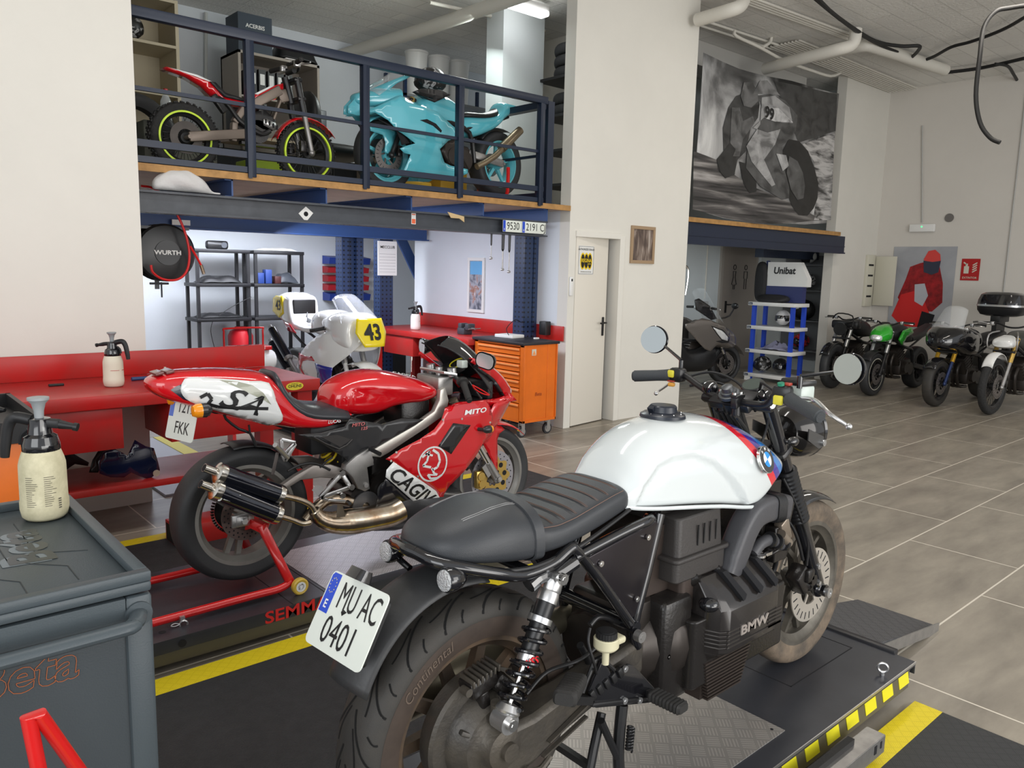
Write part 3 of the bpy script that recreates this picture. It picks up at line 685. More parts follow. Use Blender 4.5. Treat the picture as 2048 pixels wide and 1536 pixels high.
def lift(name,lab,x0,x1,y0,y1,z,ax0,ax1,ay0,lidx,tape,txt=None,alu=M_tread,top=M_lift):
    t=thing(name,lab,'motorcycle lift',(0,0,0))
    g=G();g.bx(x0,x1,y0,y1,z - .006,z);g.bx(x0,x1,y0,y0+.006,z - (.018 if tape else .055),z - .006);g.bx(x0,x1,y1 - .006,y1,z - .05,z - .006);g.bx(x1 - .006,x1,y0,y1,z - .05,z - .006)
    g.build('platform',top,t,bevel=.002)
    G().bx(x0,x1,y0 - .002,y0+.001,z - .008,z+.001).build('edge_strip',M_alub if tape else top,t)
    p=G().bx(ax0,ax1,ay0,ay0+.56,z,z+.0025).build('tread_plate',alu,t)
    g=G()
    for a in ((ax1 - .03,ay0+.03),(ax1 - .03,ay0+.5),(ax0+.03,ay0+.03)):g.cyl((a[0],a[1],z+.002),(a[0],a[1],z+.004),.005,n=10)
    g.build('rivets',M_dark,p)
    if lidx:
        a,b_,c,d=lidx
        g=G();w_=.004
        g.bx(a,b_,c,c+w_,z,z+.0008);g.bx(a,a+w_,c,d,z,z+.0008);g.bx(a,b_,d,d+w_,z,z+.0008);g.bx(b_,b_+w_,c,d,z,z+.0008)
        g.build('hatch_groove',M_dark,t)
    g=G();g.bx(x0+.1,x1 - .06,y0+.08,y1 - .08,z - .05,z - .012);g.build('under_tray',M_liftd,t)
    g=G();g.bar((x0+.08,y0+.05,z - .085),(x1 - .5,y0+.05,z - .10),.04,.06,bev=.004);g.cyl((x0+.12,y0+.03,z - .085),(x0+.12,y0+.0,z - .085),.022);g.build('scissor_arm',M_olive,t)
    g=G();g.bx(x0+.02,x1 - .2,y0+.10,y0+.15,.0,z - .055);g.bx(x0+.02,x1 - .2,y1 - .15,y1 - .10,.0,z - .055);g.bx(x0+.02,x0+.1,y0+.1,y1 - .1,0,z - .06);g.build('base_frame',M_olive,t)
    if tape:
        g=G();g.bx(x0,x1 - .02,y0+.012,y0+.02,z - .105,z - .012);g.build('side_board',M_olive,t)
        n=int((x1 - x0)/.14)
        for i in range(n):
            xa=x1 - .05 - i*.14
            g=G();g.prism([(xa,z - .014),(xa - .085,z - .014),(xa - .055,z - .085),(xa+.03,z - .085)],y0+.0115,y0+.0095);g.build('tape_patch',M_tape,t,flat=True)
    if txt:
        g=G();g.text(txt,.075,lambda u,v:(x0+1.02+u*1.25,y0 - .0025,z - .028+v),.02);g.build('lift_lettering',mat('lift_red',(.6,.02,.02),.4),t,flat=True)
    return t
lf=lift('motorcycle_lift','low grey motorcycle lift under the white bike with yellow hazard tape',.55,3.09,1.09,1.83,.15,.9,2.26,1.17,(2.53,3.0,1.30,1.62),True)
rp=thing('lift_ramp','dark tread plate ramp leading off the white bike lift','ramp',(0,0,0))
g=G()
P0=[(3.12,.145),(3.82,.012),(3.82,0),(3.12,.06)]
g.prism(P0,1.265,1.65);g.build('ramp_plate',M_treadd,rp)
G().bx(3.085,3.12,1.17,1.78,.135,.160,.003).build('hinge_bar',M_liftd,rp)
g=G();g.bar((3.12,1.2605,.105),(3.80,1.2605,.012),.006,.05);g.build('ramp_edge',M_alu,rp)
eb=thing('eye_bolt','galvanised eye bolt screwed into the lift top beside the front wheel','eye bolt',(2.88,1.128,0.15))
g=G();g.lathe_closed((0,0,.03),(1,.5,0),[(.005*sin(R(k*45)),.017+.005*cos(R(k*45))) for k in range(8)],24);g.cyl((0,0,0),(0,0,.012),.008);g.build('ring',M_alub,eb)
la=thing('clamp_rail','bare metal clamp rail along the near side of the white bike lift','rail',(0,0,0))
A=V((2.579,1.012,0.1));B=V((A.x - 1.25,A.y+.005,.10))
g=G();g.bar(B,A,.06,.004);g.bar(B+V((0,-.03,-.03)),A+V((0,-.03,-.03)),.004,.06);g.bar(B+V((0,.03,-.03)),A+V((0,.03,-.03)),.004,.06);g.bx(A.x - .003,A.x,A.y - .03,A.y+.03,.045,.10);g.build('rail_channel',M_alu,la)
g=G();g.bar(B+V((0,.02,.012)),A+V((-.14,.02,.012)),.022,.022);g.build('rubber_strip',M_rub,la)
g=G();g.box((A.x - .07,A.y - .0325,.075),(.016,.002,.03));g.box((A.x - .03,A.y - .0325,.078),(.010,.002,.024));g.build('slot',M_dark,la)
M_lift2=mat('lift_lilac',(.16,.16,.20),.28,.3,var=.3,vscale=3)
lf2=lift('motorcycle_lift','low dark lift under the red bike with pale tread plate',.45,3.05,3.04,3.78,.15,1.64,2.75,3.10,(1.45,1.62,3.04,3.5),False,'SEMMA',checker_mat('pale_tread',(.50,.48,.50),.4,.5))
for a,b_,r in (((1.02,3.10),(.98,3.10),.02),):
    g=G();g.cyl((.93,3.12,.1501),(.93,3.12,.1508),.014);g.build('hole',M_dark,lf2);g=G();g.cyl((.98,3.039,.12),(.98,3.0375,.12),.016);g.build('hole',M_dark,lf2)
lf3=thing('motorcycle_lift','grey lift platform with yellow strip under the number 43 race bike','motorcycle lift',(0,0,0))
g=G();g.bx(3.25,4.05,5.65,7.85,.10,.14);g.build('platform',M_lift2,lf3);g=G();g.bx(2.2,2.32,5.5,7.4,.001,.02);g.build('yellow_strip',mat('pale_yellow',(.75,.65,.12),.5),lf3)
g=G();g.bx(1.7,2.2,5.5,7.4,.0,.016);g.build('side_plate',mat('pale_plate',(.45,.46,.52),.4),lf3);g=G();g.bx(3.3,4.0,5.75,7.75,0,.10);g.build('base_frame',M_liftd,lf3)
ps=thing('paddock_stand','red tubular paddock stand with yellow wheels lifting the red bike','stand',(0,0,0))
wA=(0.064,-0.17,-0.002);wA=V(wA)+V((1.37,3.38,.15))
zt_=.15
near_y,far_y=3.16,3.60
for yy,nm in ((near_y,'near'),(far_y,'far')):
    g=G();top=(1.37 - .03+(yy - 3.38)*.0,yy+(.06 if yy<3.38 else -.06),zt_+.33)
    g.bar((1.50,yy,zt_+.04),(1.385,yy+(.045 if yy<3.38 else -.045),zt_+.33),.038,.030,(0,1,0),.004)
    g.bar((1.405,yy+(.035 if yy<3.38 else -.035),zt_+.31),(1.36,yy+(.11 if yy<3.38 else -.11),zt_+.335),.04,.04,(0,0,1),.004)
    g.tube([(1.50,yy,zt_+.055),(1.44,yy,zt_+.035),(1.30,yy,zt_+.035),(.72,yy,zt_+.03)],.0175,12,4)
    g.build('stand_tube',M_redp,ps)
    w_=G();sy=-1 if yy<3.38 else 1
    w_.lathe_closed((1.525,yy+sy*.035,zt_+.038),(0,1,0),[(-.012,.022),(.012,.022),(.014,.032),(.009,.038),(-.009,.038),(-.014,.032)],28);wo=w_.build('wheel',mat('amber_polyurethane',(.62,.42,.06),.3,coat=.3),ps)
    q=G();q.lathe_closed((1.525,yy+sy*.035,zt_+.038),(0,1,0),[(-.013,.015),(.013,.015),(.013,.023),(-.013,.023)],24);q.cyl((1.525,yy+sy*.02,zt_+.038),(1.525,yy+sy*.052,zt_+.038),.006)
    for k in range(5):a=R(72*k);q.bar((1.525+.006*cos(a),yy+sy*.037,zt_+.038+.006*sin(a)),(1.525+.017*cos(a),yy+sy*.037,zt_+.038+.017*sin(a)),.008,.004,(0,1,0))
    q.build('wheel_hub',M_white,wo)
g=G();g.bar((.78,near_y,zt_+.035),(.78,far_y,zt_+.035),.03,.03);g.build('cross_tube',M_redp,ps)
ey=thing('eye_bolt','galvanised eye bolt with clip on the near tube of the red stand','eye bolt',(1.017,3.13,0.156))
g=G();g.lathe_closed((0,0,0),(.2,1,.1),[(.004*sin(R(k*45)),.015+.004*cos(R(k*45))) for k in range(8)],24);g.build('ring',M_alub,ey)
g=G();g.tube([(-.015,0,.005),(-.035,0,.012),(-.05,0,.006),(-.035,0,0),(-.015,0,.003)],.002,6,4);g.bx(-.012,.006,-.002,.016,.012,.032);g.build('clip',M_alub,ey)
ns=thing('bent_red_stand','bright red bent tube stand in front of the grey trolley','stand',(0,0,0))
a=V((0.216,1.45,0.845));b_=V((0.23,1.45,0.652));c=V((0.324,1.5,0.618))
bb=a+(b_ - a)*4.2;bb.z=0;cc_=a+(c - a)*4.2;cc_.z=.0;cc_.x=min(cc_.x,.52)
cq=a+(c - a)*1.7;cc_=V((cq.x+.01,cq.y,0));g=G();g.tube([a+(bb - a)*1.0,a+(bb - a)*.12,a+V((-.004,0,.008)),a+V((.012,0,.006)),c,cq,cc_],.0125,14,0)
g.v=g.v;g.build('bent_tube',M_redp,ns)

def tyre_prof(w,Ri,Ro,round_=1.):
    """(axial, radius) closed profile"""
    h=Ro - Ri;hw=w/2
    out=[(-hw*.80,Ri - .002),(-hw*.93,Ri+h*.25),(-hw*1.0,Ri+h*.52)]
    for k in range(9):
        a=pi - pi*k/8
        out.append((hw*1.0*cos(a)*(1 if k not in (0,8) else 1),Ri+h*.60+h*.40*sin(a)**(.85*round_)))
    out += [(hw*1.0,Ri+h*.52),(hw*.93,Ri+h*.25),(hw*.80,Ri - .002)]
    return out
def wheel(root,c,Ro,Ri,w,mt,mr,ns=5,style='bar',disc=None,mdisc=None,hub=.05,hw=None,ang0=90,n=72,spw=.03,name='wheel',rimw=None,holes=0):
    t=G().lathe_closed((0,0,0),(0,1,0),tyre_prof(w,Ri,Ro),n).build('tyre',mt,root,c,ang=60)
    rw=(rimw or w*.86)/2;hw=hw or w*.45
    g=G();g.lathe_closed((0,0,0),(0,1,0),[(-rw,Ri+.008),(-rw,Ri - .008),(-rw*.8,Ri - .014),(-rw*.55,Ri - .03),(rw*.55,Ri - .03),(rw*.8,Ri - .014),(rw,Ri - .008),(rw,Ri+.008),(rw*.9,Ri+.002),(-rw*.9,Ri+.002)],n)
    g.lathe_closed((0,0,0),(0,1,0),[(-hw,.012),(-hw,hub*.7),(-hw*.4,hub),(hw*.4,hub),(hw,hub*.7),(hw,.012)],32)
    for k in range(ns):
        a=R(ang0+360/ns*k);d=V((cos(a),0,sin(a)));s_=V((-sin(a),0,cos(a)))
        def sp(p,q,w1,w2,th=.02):
            p,q=V(p),V(q);dd=(q - p).normalized();ss=V((0,1,0)).cross(dd)
            g.rings([[p+ss*w1+V((0,th*.5,0)),p+ss*w1 - V((0,th*.5,0)),p - ss*w1 - V((0,th*.5,0)),p - ss*w1+V((0,th*.5,0))],
                     [q+ss*w2+V((0,th*.35,0)),q+ss*w2 - V((0,th*.35,0)),q - ss*w2 - V((0,th*.35,0)),q - ss*w2+V((0,th*.35,0))]])
        if style=='bar':sp(d*hub*.8,d*(Ri - .02),spw*.6,spw*.42,.03)
        elif style=='y':
            m_=d*(hub+(Ri - hub)*.30);sp(d*hub*.8,m_+d*.004,spw*.55,spw*.5,.035)
            for sg in (1,-1):sp(m_,d*(Ri - .02)+s_*sg*Ri*.24,spw*.38,spw*.3,.026)
        elif style=='twin':
            for sg in (1,-1):sp(d*hub*.7+s_*sg*.012,d*(Ri - .02)+s_*sg*Ri*.13,spw*.4,spw*.3,.03)
        elif style=='wire':
            for j in range(6):
                b_=a+R(j*360/ns/6);sgn=1 if j % 2 else -1
                p=V((cos(b_+.35*sgn)*hub,sgn*hw*.8,sin(b_+.35*sgn)*hub));q=V((cos(b_)*(Ri - .02),0,sin(b_)*(Ri - .02)))
                g.cyl(p,q,.0022,n=5)
    o=g.build('wheel_rim',mr,root,c,ang=40)
    if disc:
        for y,r0,r1 in disc:
            g=G();g.m(0).annulus((0,y,0),(0,1,0),r0,r1,.005,56)
            sy=-1 if y<0 else 1;g.m(1)
            nh=24
            for k in range(nh):
                a=2*pi*k/nh
                for j,rr in enumerate((.35,.7) if holes else ()):
                    q=r0+(r1 - r0)*rr;aa=a+j*.13
                    g.cyl((q*cos(aa),y+sy*.0026,q*sin(aa)),(q*cos(aa),y+sy*.0034,q*sin(aa)),.004,n=8)
                if not holes:
                    aa=a;p=V((cos(aa),0,sin(aa)))
                    g.bar(p*(r0+(r1 - r0)*.45)+V((0,y+sy*.003,0)),p*(r0+(r1 - r0)*.85)+V((0,y+sy*.003,0)),.004,.0012,(0,1,0))
            g.m(0)
            for k in range(6):a=2*pi*k/6;g.bar((r0*1.05*cos(a),y,r0*1.05*sin(a)),(hub*.8*cos(a+.3),y*.9,hub*.8*sin(a+.3)),.014,.005,(0,1,0))
            g.build('brake_disc',[mdisc or M_alu,M_dark],o)
    return t,o
def coil(g,p0,p1,r,wr,turns,n=16):
    p0,p1=V(p0),V(p1);u,w_,d=frame_of(p1 - p0);L=(p1 - p0).length;N_=int(turns*n)
    g.tube([p0+d*(L*k/N_)+u*(r*cos(2*pi*k/n))+w_*(r*sin(2*pi*k/n)) for k in range(N_+1)],wr,8)
def bolt(g,p,ax,r=.009,h=.008):
    p=V(p);ax=V(ax).normalized();g.cyl(p,p+ax*h,r,n=14);g.cyl(p+ax*h,p+ax*(h+.001),r*.45,n=6)
def bellows(g,p0,p1,r,k):
    p0,p1=V(p0),V(p1);L=(p1 - p0).length;prof=[(0,r*.8)]
    for i in range(k):prof += [(L*(i+.1)/k,r*.86),(L*(i+.35)/k,r),(L*(i+.65)/k,r),(L*(i+.9)/k,r*.86)]
    g.lathe(p0,p1 - p0,prof+[(L,r*.8)],28)

# ================================================================ WHITE CAFE RACER
BM=thing('motorcycle','white tank cafe racer with black seat and plate MU AC 0401','motorcycle',(1.19,1.42,.15))
M_rear_t=mat('worn_tyre',(.030,.029,.027),.6,bump=.12,bscale=400,var=.4,vscale=8,var_col=(.045,.04,.034))
M_dust_t=mat('dusty_tyre',(.20,.15,.105),.8,bump=.15,bscale=300,var=.6,vscale=14,var_col=(.085,.07,.055))
M_rimd=mat('dirty_dark_rim',(.055,.045,.038),.42,.4,var=.5,vscale=12,var_col=(.12,.08,.05))
M_rimf=mat('dusty_front_rim',(.17,.155,.13),.42,.5,var=.4,vscale=14)
M_cast=mat('dark_cast_alloy',(.050,.046,.042),.42,.35,bump=.15,bscale=90,var=.4,vscale=9,var_col=(.09,.078,.062))
M_cast2=mat('black_engine_paint',(.016,.014,.013),.26,.1,bump=.1,bscale=120)
M_eng=mat('warm_black_metal',(.05,.042,.037),.33,.5,var=.3,vscale=8)
M_plas=mat('grey_black_plastic',(.050,.050,.053),.48,bump=.12,bscale=220)
M_box=mat('airbox_plastic',(.042,.038,.036),.42,bump=.1,bscale=180)
RC=(-.07,0,.365)
rt,rr_=wheel(BM,RC,.332,.228,.145,M_rear_t,M_rimd,10,'bar',ang0=75,spw=.03,n=110)
def torus_pt(R0,Rt,w,th,u): # u in -1..1 across tread
    prof=tyre_prof(w,R0,Rt);h=Rt - R0;a=pi/2*(1 - u);r=R0+h*.60+h*.40*sin(a)**.85+.0008;return V((cos(th)*r,w/2*cos(a),sin(th)*r))
g=G()
def sipe(pts,wd):
    for (t0,u0),(t1,u1) in zip(pts,pts[1:]):
        p,q=torus_pt(.228,.332,.145,t0,u0),torus_pt(.228,.332,.145,t1,u1);d=(q - p).normalized();nrm=V((p.x,p.y*1.2,p.z)).normalized();s_=d.cross(nrm).normalized()*wd
        g.add([p+s_,q+s_,q - s_,p - s_],[(0,1,2,3)])
for k in range(17):
    t0=2*pi*k/17
    for sg,of in ((1,0),(-1,.12)):
        sipe([(t0+of+.34*sin(q/12*pi*.5),sg*(.06+.86*(q/12)**1.2)) for q in range(13)],.0027)
        sipe([(t0+of+.12+.26*(q/8),sg*(.12+.22*sin(q/8*1.6))) for q in range(9)],.0022)
        sipe([(t0+of+.12+.05*sin(q/5*2),sg*(.55+.37*q/5)) for q in range(6)],.0022)
g.build('tread_grooves',mat('groove_black',(.004,.004,.004),.9),rt,flat=True)
g=G();
for yy in (-1,1):
    g.lathe((0,0,0),(0,1,0),[(yy*.0682,.233),(yy*.0722,.250),(yy*.0735,.270),(yy*.0728,.283)],90,False)
g.build('sidewall_band',mat('brown_sidewall',(.060,.042,.032),.6,var=.4,vscale=10),rt)
g=G()
vs_,fs_=text2d('Continental',.034,.0,.25)
g.add([((.262+p[1])*cos(R(128) - p[0]/.262),-.0745,(.262+p[1])*sin(R(128) - p[0]/.262)) for p in vs_],fs_);g.build('sidewall_lettering',mat('lettering_brown',(.11,.08,.06),.6),rt,flat=True)
wheel(BM,(1.54,0,.318),.318,.232,.105,M_dust_t,M_rimf,7,'y',disc=[(-.062,.075,.142),(.062,.075,.142)],mdisc=mat('pale_disc',(.62,.58,.52),.32,.6),hub=.05,n=96,ang0=60,spw=.026)
g=G();g.lathe((-.07,-.03,.365),(0,-1,0),[(0,.150),(.045,.158),(.052,.150),(.055,.118),(.075,.112),(.085,.10),(.10,.088),(.105,.06),(.11,.055),(.135,.05),(.142,.03)],56)
g.bar((-.07,-.10,.365),(-.01,-.105,.455),.05,.05,(0,1,0),.01);g.build('final_drive',M_cast,BM)
g=G()
for k in range(3):a=R(150 - k*70);g.bar((-.07+.06*cos(a),-.125,.365+.06*sin(a)),(-.07+.11*cos(a),-.112,.365+.11*sin(a)),.012,.02,(0,1,0),.003)
bolt(g,(-.035,-.135,.47),(0,-1,0),.012,.012);bolt(g,(-.03,-.14,.30),(0,-1,0),.010,.01);g.cyl((-.075,-.13,.42),(-.082,-.14,.475),.012,.014);g.cyl((-.07,-.165,.365),(-.07,-.185,.365),.022)
g.build('drive_cover',M_cast,BM)
g=G();g.rings([[(x,y0,z0),(x,y1,z0),(x,y1,z1),(x,y0,z1)] for x,y0,y1,z0,z1 in ((-.08,-.165,-.06,.27,.41),(.02,-.17,-.07,.29,.415),(.14,-.16,-.08,.325,.43),(.32,-.15,-.08,.36,.455),(.46,-.14,-.07,.36,.47))])
g.build('swing_arm',M_cast,BM,bevel=.016)
g=G();g.bar((.06,-.174,.335),(.24,-.164,.39),.005,.012,(0,1,0));g.bar((.04,-.175,.305),(.2,-.166,.345),.005,.012,(0,1,0));g.tube([(-.02,-.18,.30),(.02,-.185,.285),(.06,-.18,.30)],.008,8,5);g.build('arm_ribs',M_cast,BM)
g=G();g.tube([(.05,-.10,.43),(.12,-.10,.465),(.2,-.14,.49),(.30,-.14,.52)],.005,8,6);g.build('brake_hose',M_black,BM)
ca=G();ca.bar((-.14,-.095,.505),(-.06,-.095,.525),.055,.045,(0,0,1),.01);ca.bar((-.06,-.10,.515),(-.01,-.11,.46),.045,.045,(0,1,0),.012);ca.bar((-.10,-.10,.50),(-.085,-.10,.42),.03,.04,(0,1,0),.008);ca.build('rear_caliper',M_cast2,BM)
g=G()
for k in range(7):x=-.135+k*.0125;g.bar((x,-.125,.528+k*.003),(x,-.07,.530+k*.003),.006,.018,(0,0,1),.002)
g.cyl((-.150,-.10,.515),(-.150,-.125,.515),.010);g.build('caliper_fins',M_cast,BM)
g=G();g.lathe((-.25,.16,.37),(1,-.06,.12),[(0,.055),(.01,.065),(.52,.068),(.56,.045),(.7,.03)],28);g.build('silencer',mat('dull_silencer',(.20,.18,.13),.4,.7),BM)
S0=V((0.092,-0.14,0.726));S1=V((-0.079,-0.165,0.442));D_=(S1 - S0);
g=G();g.lathe(S0 - D_*.02,D_,[(0,.016),(.005,.024),(.028,.026),(.032,.024),(.04,.026),(.058,.026),(.06,.022)],28);g.cyl(S0+V((0,-.02,.01)),S0+V((0,.03,.01)),.015);g.build('shock_head',M_alub,BM)
g=G();g.cyl(S0+D_*.14,S0+D_*.30,.0235);g.cyl(S0+D_*.30,S0+D_*.62,.021);g.build('shock_body',M_blacks,BM)
g=G();g.lathe(S0+D_*.265,D_,[(0,.030),(.014,.030),(.016,.026)],28);g.build('preload_collar',M_alub,BM);g=G();g.cyl(S0+D_*.53,S0+D_*.615,.0215);g.build('damper_sleeve',M_alub,BM)
g=G();g.text('YSS',.030,lambda u,v:tuple(S0+D_*.572+V((u*.9,-.0225,v))),.02);g.build('shock_lettering',mat('badge_red',(.75,.02,.03),.4),BM,flat=True)
g=G();g.cyl(S0+D_*.6,S0+D_*.9,.0065);g.build('shock_rod',M_chrome,BM)
g=G();coil(g,S0+D_*.31,S0+D_*.90,.031,.0052,7.5);g.build('shock_spring',M_blackg,BM)
g=G();g.lathe(S0+D_*.88,D_,[(0,.012),(.003,.024),(.012,.028),(.018,.031),(.024,.028),(.028,.02),(.055,.017)],28);g.cyl(S1+V((0,.022,-.0)),S1+V((0,-.022,0)),.026);g.build('shock_foot',M_alub,BM)
g=G();bolt(g,S1+V((0,-.022,0)),(0,-1,0),.014,.012);bolt(g,S0+V((.005,-.02,.012)),(0,-1,0),.014,.012);g.build('shock_bolt',M_chrome,BM)
g=G();FR_=.0145
for sg in (-1,1):
    y=.135*sg
    g.tube([(-.232,sg*.03,.838),(-.215,sg*.085,.828),(-.16,sg*.12,.812),(-.08,y,.785),(.0,y,.762),(.09,y,.768),(.145,y,.790),(.17,y,.785),(.25,y,.70),(.405,y,.515)],FR_,12,5)
    g.tube([(.165,y,.765),(.33,y,.79),(.46,y,.806),(.54,y*.6,.79),(.95,y*.35,.79)],FR_,12,4)
    g.tube([(.50,y,.815),(.455,y,.66),(.41,y,.515),(.43,y,.45)],FR_,12,3)
    g.tube([(.17,y*.98,.755),(.10,y*.95,.735),(.06,y*.95,.745),(.02,y*.95,.73)],.02,10,3)
g.tube([(-.232,-.03,.838),(-.238,0,.84),(-.232,.03,.838)],FR_,12,3)
for x,z in ((0.02,.765),(.40,.53)):g.cyl((x,-.13,z),(x,.13,z),.012)
g.cyl((.405,-.15,.515),(.405,.15,.515),.018)
g.build('frame',M_blackg,BM)
def outl(P):return P
for sg in (-1,1):
    yy=.135*sg
    SP=[(.19,.757),(.475,.802),(.485,.79),(.448,.66),(.405,.55),(.39,.545)]
    g=G();g.prism([(p[0],p[1]) for p in SP],yy - .004,yy+.010*(1 if sg>0 else -1),bev=.003)
    o=g.build('side_cover',mat('cover_metal',(.035,.030,.034),.22,.6),BM)
    for p in ((.25,.735),(.435,.765),(.40,.60)):g=G();bolt(g,(p[0],yy+.012*sg,p[1]),(0,sg,0),.008,.006);g.build('cover_screw',M_chrome,o)
M_leat=mat('black_leather',(.034,.037,.042),.40,bump=.12,bscale=500)
def tabs(tab,n):
    x0,x1=tab[0][0],tab[-1][0];out=[]
    for i in range(n+1):
        x=x0+(x1 - x0)*i/n;out.append([x]+[lerp_tab([(r[0],r[j]) for r in tab],x) for j in range(1,len(tab[0]))])
    return out
def smooth_tab(tab,n):
    P=cr([V((i,0,0)) for i in range(len(tab))],n)
    out=[]
    cols=len(tab[0]);m=len(tab)
    for i in range(m - 1):
        for k in range(n):
            t=k/n;r=[]
            for j in range(cols):
                p0,p1,p2,p3=tab[max(0,i - 1)][j],tab[i][j],tab[i+1][j],tab[min(m - 1,i+2)][j]
                r.append(.5*(2*p1+(p2 - p0)*t+(2*p0 - 5*p1+4*p2 - p3)*t*t+(3*p1 - p0 - 3*p2+p3)*t**3))
            out.append(r)
    out.append(list(tab[-1]));return out
HT=[(-.224,.02,.838,.852),(-.212,.062,.828,.872),(-.18,.098,.815,.892),(-.12,.124,.802,.910),(-.05,.136,.790,.922),(.0,.138,.782,.922),(.035,.137,.780,.914),(.05,.134,.780,.905),(.058,.12,.785,.89)]
g=G();g.rings([superring(r[0],r[1],r[2],r[3],.30,3.2,40,2.5) for r in smooth_tab(HT,4)]);g.build('seat_hump',M_leat,BM)
def hump_z(x):return lerp_tab([(r[0],r[3]) for r in HT],x)
g=G()
for sg in (-1,1):
    for of in (0,.006):
        pts=[]
        for k in range(14):
            x=.045 - .175*k/13;wv=(.052+of+.012*sin(k/13*2.5))*sg
            hw=lerp_tab([(r[0],r[1]) for r in HT],x);z0=lerp_tab([(r[0],r[2]) for r in HT],x);z1=hump_z(x);zm=z0+(z1 - z0)*.3
            zz=zm+(z1 - zm)*max(0,1 - (abs(wv)/hw)**2.5)**(1/2.5);pts.append((x,wv,zz+.0006))
        g.tube(pts,.0009,5)
g.build('seat_stitching',mat('grey_thread',(.30,.30,.30),.7),BM)
g=G();sr=[]
for x,e in ((.030,0.),(.032,.003),(.058,.004),(.060,.0)):
    sr.append([(x+.0,p[1]*(1+e*9),p[2]+(e if p[2]>.85 else -e)) for p in superring(x,.138,.778,.914+e,.3,3.2,40,2.5)])
g.rings(sr,True,False);g.build('seat_strap',M_leat,BM)
FT=[(.05,.12,.785,.880),(.075,.130,.785,.872),(.12,.134,.788,.868),(.18,.134,.795,.876),(.26,.130,.808,.893),(.33,.124,.822,.905),(.375,.118,.832,.908),(.395,.108,.838,.898),(.405,.09,.845,.880)]
rs=[]
tb=tabs([tuple(r) for r in smooth_tab(FT,3)],96)
for r in tb:
    ring=superring(r[0],r[1],r[2],r[3],.45,4,48,3.2)
    ribs=-.0035*(abs(sin((r[0] - .10)*pi/.043))<.22) if .11<r[0]<.37 else 0
    rs.append([(p[0]+.035*(p[1]/.13)**2*0,p[1],p[2]+(ribs if abs(p[1])<r[1]*.80 and p[2]>r[3] - .02 else 0)) for p in ring])
g=G();g.rings(rs);g.build('seat_front',M_leat,BM)
g=G()
for k in range(7):
    x=.107+k*.0415
    for of in (0,.004):
        r=[lerp_tab([(q[0],q[j]) for q in FT],x+of) for j in (1,2,3)]
        zm=r[1]+(r[2] - r[1])*.45;pts=[]
        for i in range(17):
            y=-r[0]*.84+2*r[0]*.84*i/16
            pts.append((x+of,y,zm+(r[2] - zm)*(1 - (abs(y)/r[0])**3.2)**(1/3.2)+.0004))
        g.tube(pts,.0008,4)
pts=[]
for i in range(20):
    x=.06+.33*i/19;r=[lerp_tab([(q[0],q[j]) for q in FT],x) for j in (1,2,3)];zm=r[1]+(r[2] - r[1])*.45;y=-r[0]*.90
    pts.append((x,y - .0006,zm+(r[2] - zm)*(1 - .9**3.2)**(1/3.2)))
g.tube(pts,.0012,5);g.build('seat_stitching',mat('rust_thread',(.16,.10,.08),.7),BM)
g=G();g.bx(.155,.175,-.137,-.133,.800,.806);g.build('seat_tag',M_black,BM)
g=G()
for sg in (-1,1):g.tube([(-.20,sg*.085,.817),(-.12,sg*.125,.797),(0,sg*.139,.779),(.10,sg*.135,.780),(.2,sg*.134,.795),(.40,sg*.11,.838)],.006,8,4)
g.build('seat_base',M_black,BM)
def mg_pt(th,u,rr,hw):return (RC[0]+(rr - .03*abs(u)**2.5)*cos(th),hw*u,RC[2]+(rr - .03*abs(u)**2.5)*sin(th))
rows=[]
for i in range(25):
    th=R(88+(148 - 88)*i/24);rr=.405+.024*sin(i/24*pi);hw=.078
    rows.append([mg_pt(th,-1+2*j/14,rr,hw) for j in range(15)])
g=G();g.rings(rows,False,False);g.build('rear_mudguard',mat('matt_grey_guard',(.040,.041,.043),.42,bump=.1,bscale=40,var=.3,vscale=12),BM,solid=.004)
PT=V((-0.349,0,0.798));PB=V((-0.405,0,0.651))
pc=V((-.400,-.015,.726));up_=V((.50,.06,.86)).normalized();sd_=V((.05,-1,.09)).normalized();sd_=(sd_ - up_*sd_.dot(up_)).normalized();nn=up_.cross(sd_).normalized()
if nn.x>0:nn=-nn
def pl(u,v,d=0):return tuple(pc+sd_*u+up_*v+nn*d)
def rrect(w,h,r,k=4):
    o=[]
    for sx,sy,a0 in ((1,1,0),(-1,1,90),(-1,-1,180),(1,-1,270)):
        for i in range(k+1):a=R(a0+90*i/k);o.append((sx*(w/2 - r)+r*cos(a),sy*(h/2 - r)+r*sin(a)))
    return o
g=G();ro=rrect(.222,.162,.014);g.rings([[pl(u,v,-.0015) for u,v in ro],[pl(u,v,.0015) for u,v in ro]]);np_=g.build('number_plate',M_plate,BM)
g=G();bo=[(u - .0,v) for u,v in ro];g.rings([[pl(-.107+a,b_,d) for a,b_ in ((0,-.010),(.034,-.010),(.034,.077),(.006,.077),(0,.07))] for d in (.0016,.0022)]);g.build('country_band',M_eu,np_)
g=G()
for k in range(12):a=R(30*k);g.add([pl(-.090+.011*cos(a)+q[0],.050+.016*sin(a)+q[1],.0026) for q in ((-.0016,0),(0,-.0018),(.0016,0),(0,.0018))],[(0,1,2,3)])
g.build('star_ring',mat('star_yellow',(.8,.7,.2),.5),np_,flat=True)
g=G();g.text('E',.026,lambda u,v:pl(-.090+u,.008+v,.0026),.02);g.build('country_letter',M_paper,np_,flat=True)
g=G();g.text('MU AC',.082,lambda u,v:pl(.024+u*.60,.036+v,.0024));g.text('0401',.082,lambda u,v:pl(.0+u*.80,-.040+v,.0024));g.build('plate_characters',M_black,np_,flat=True)
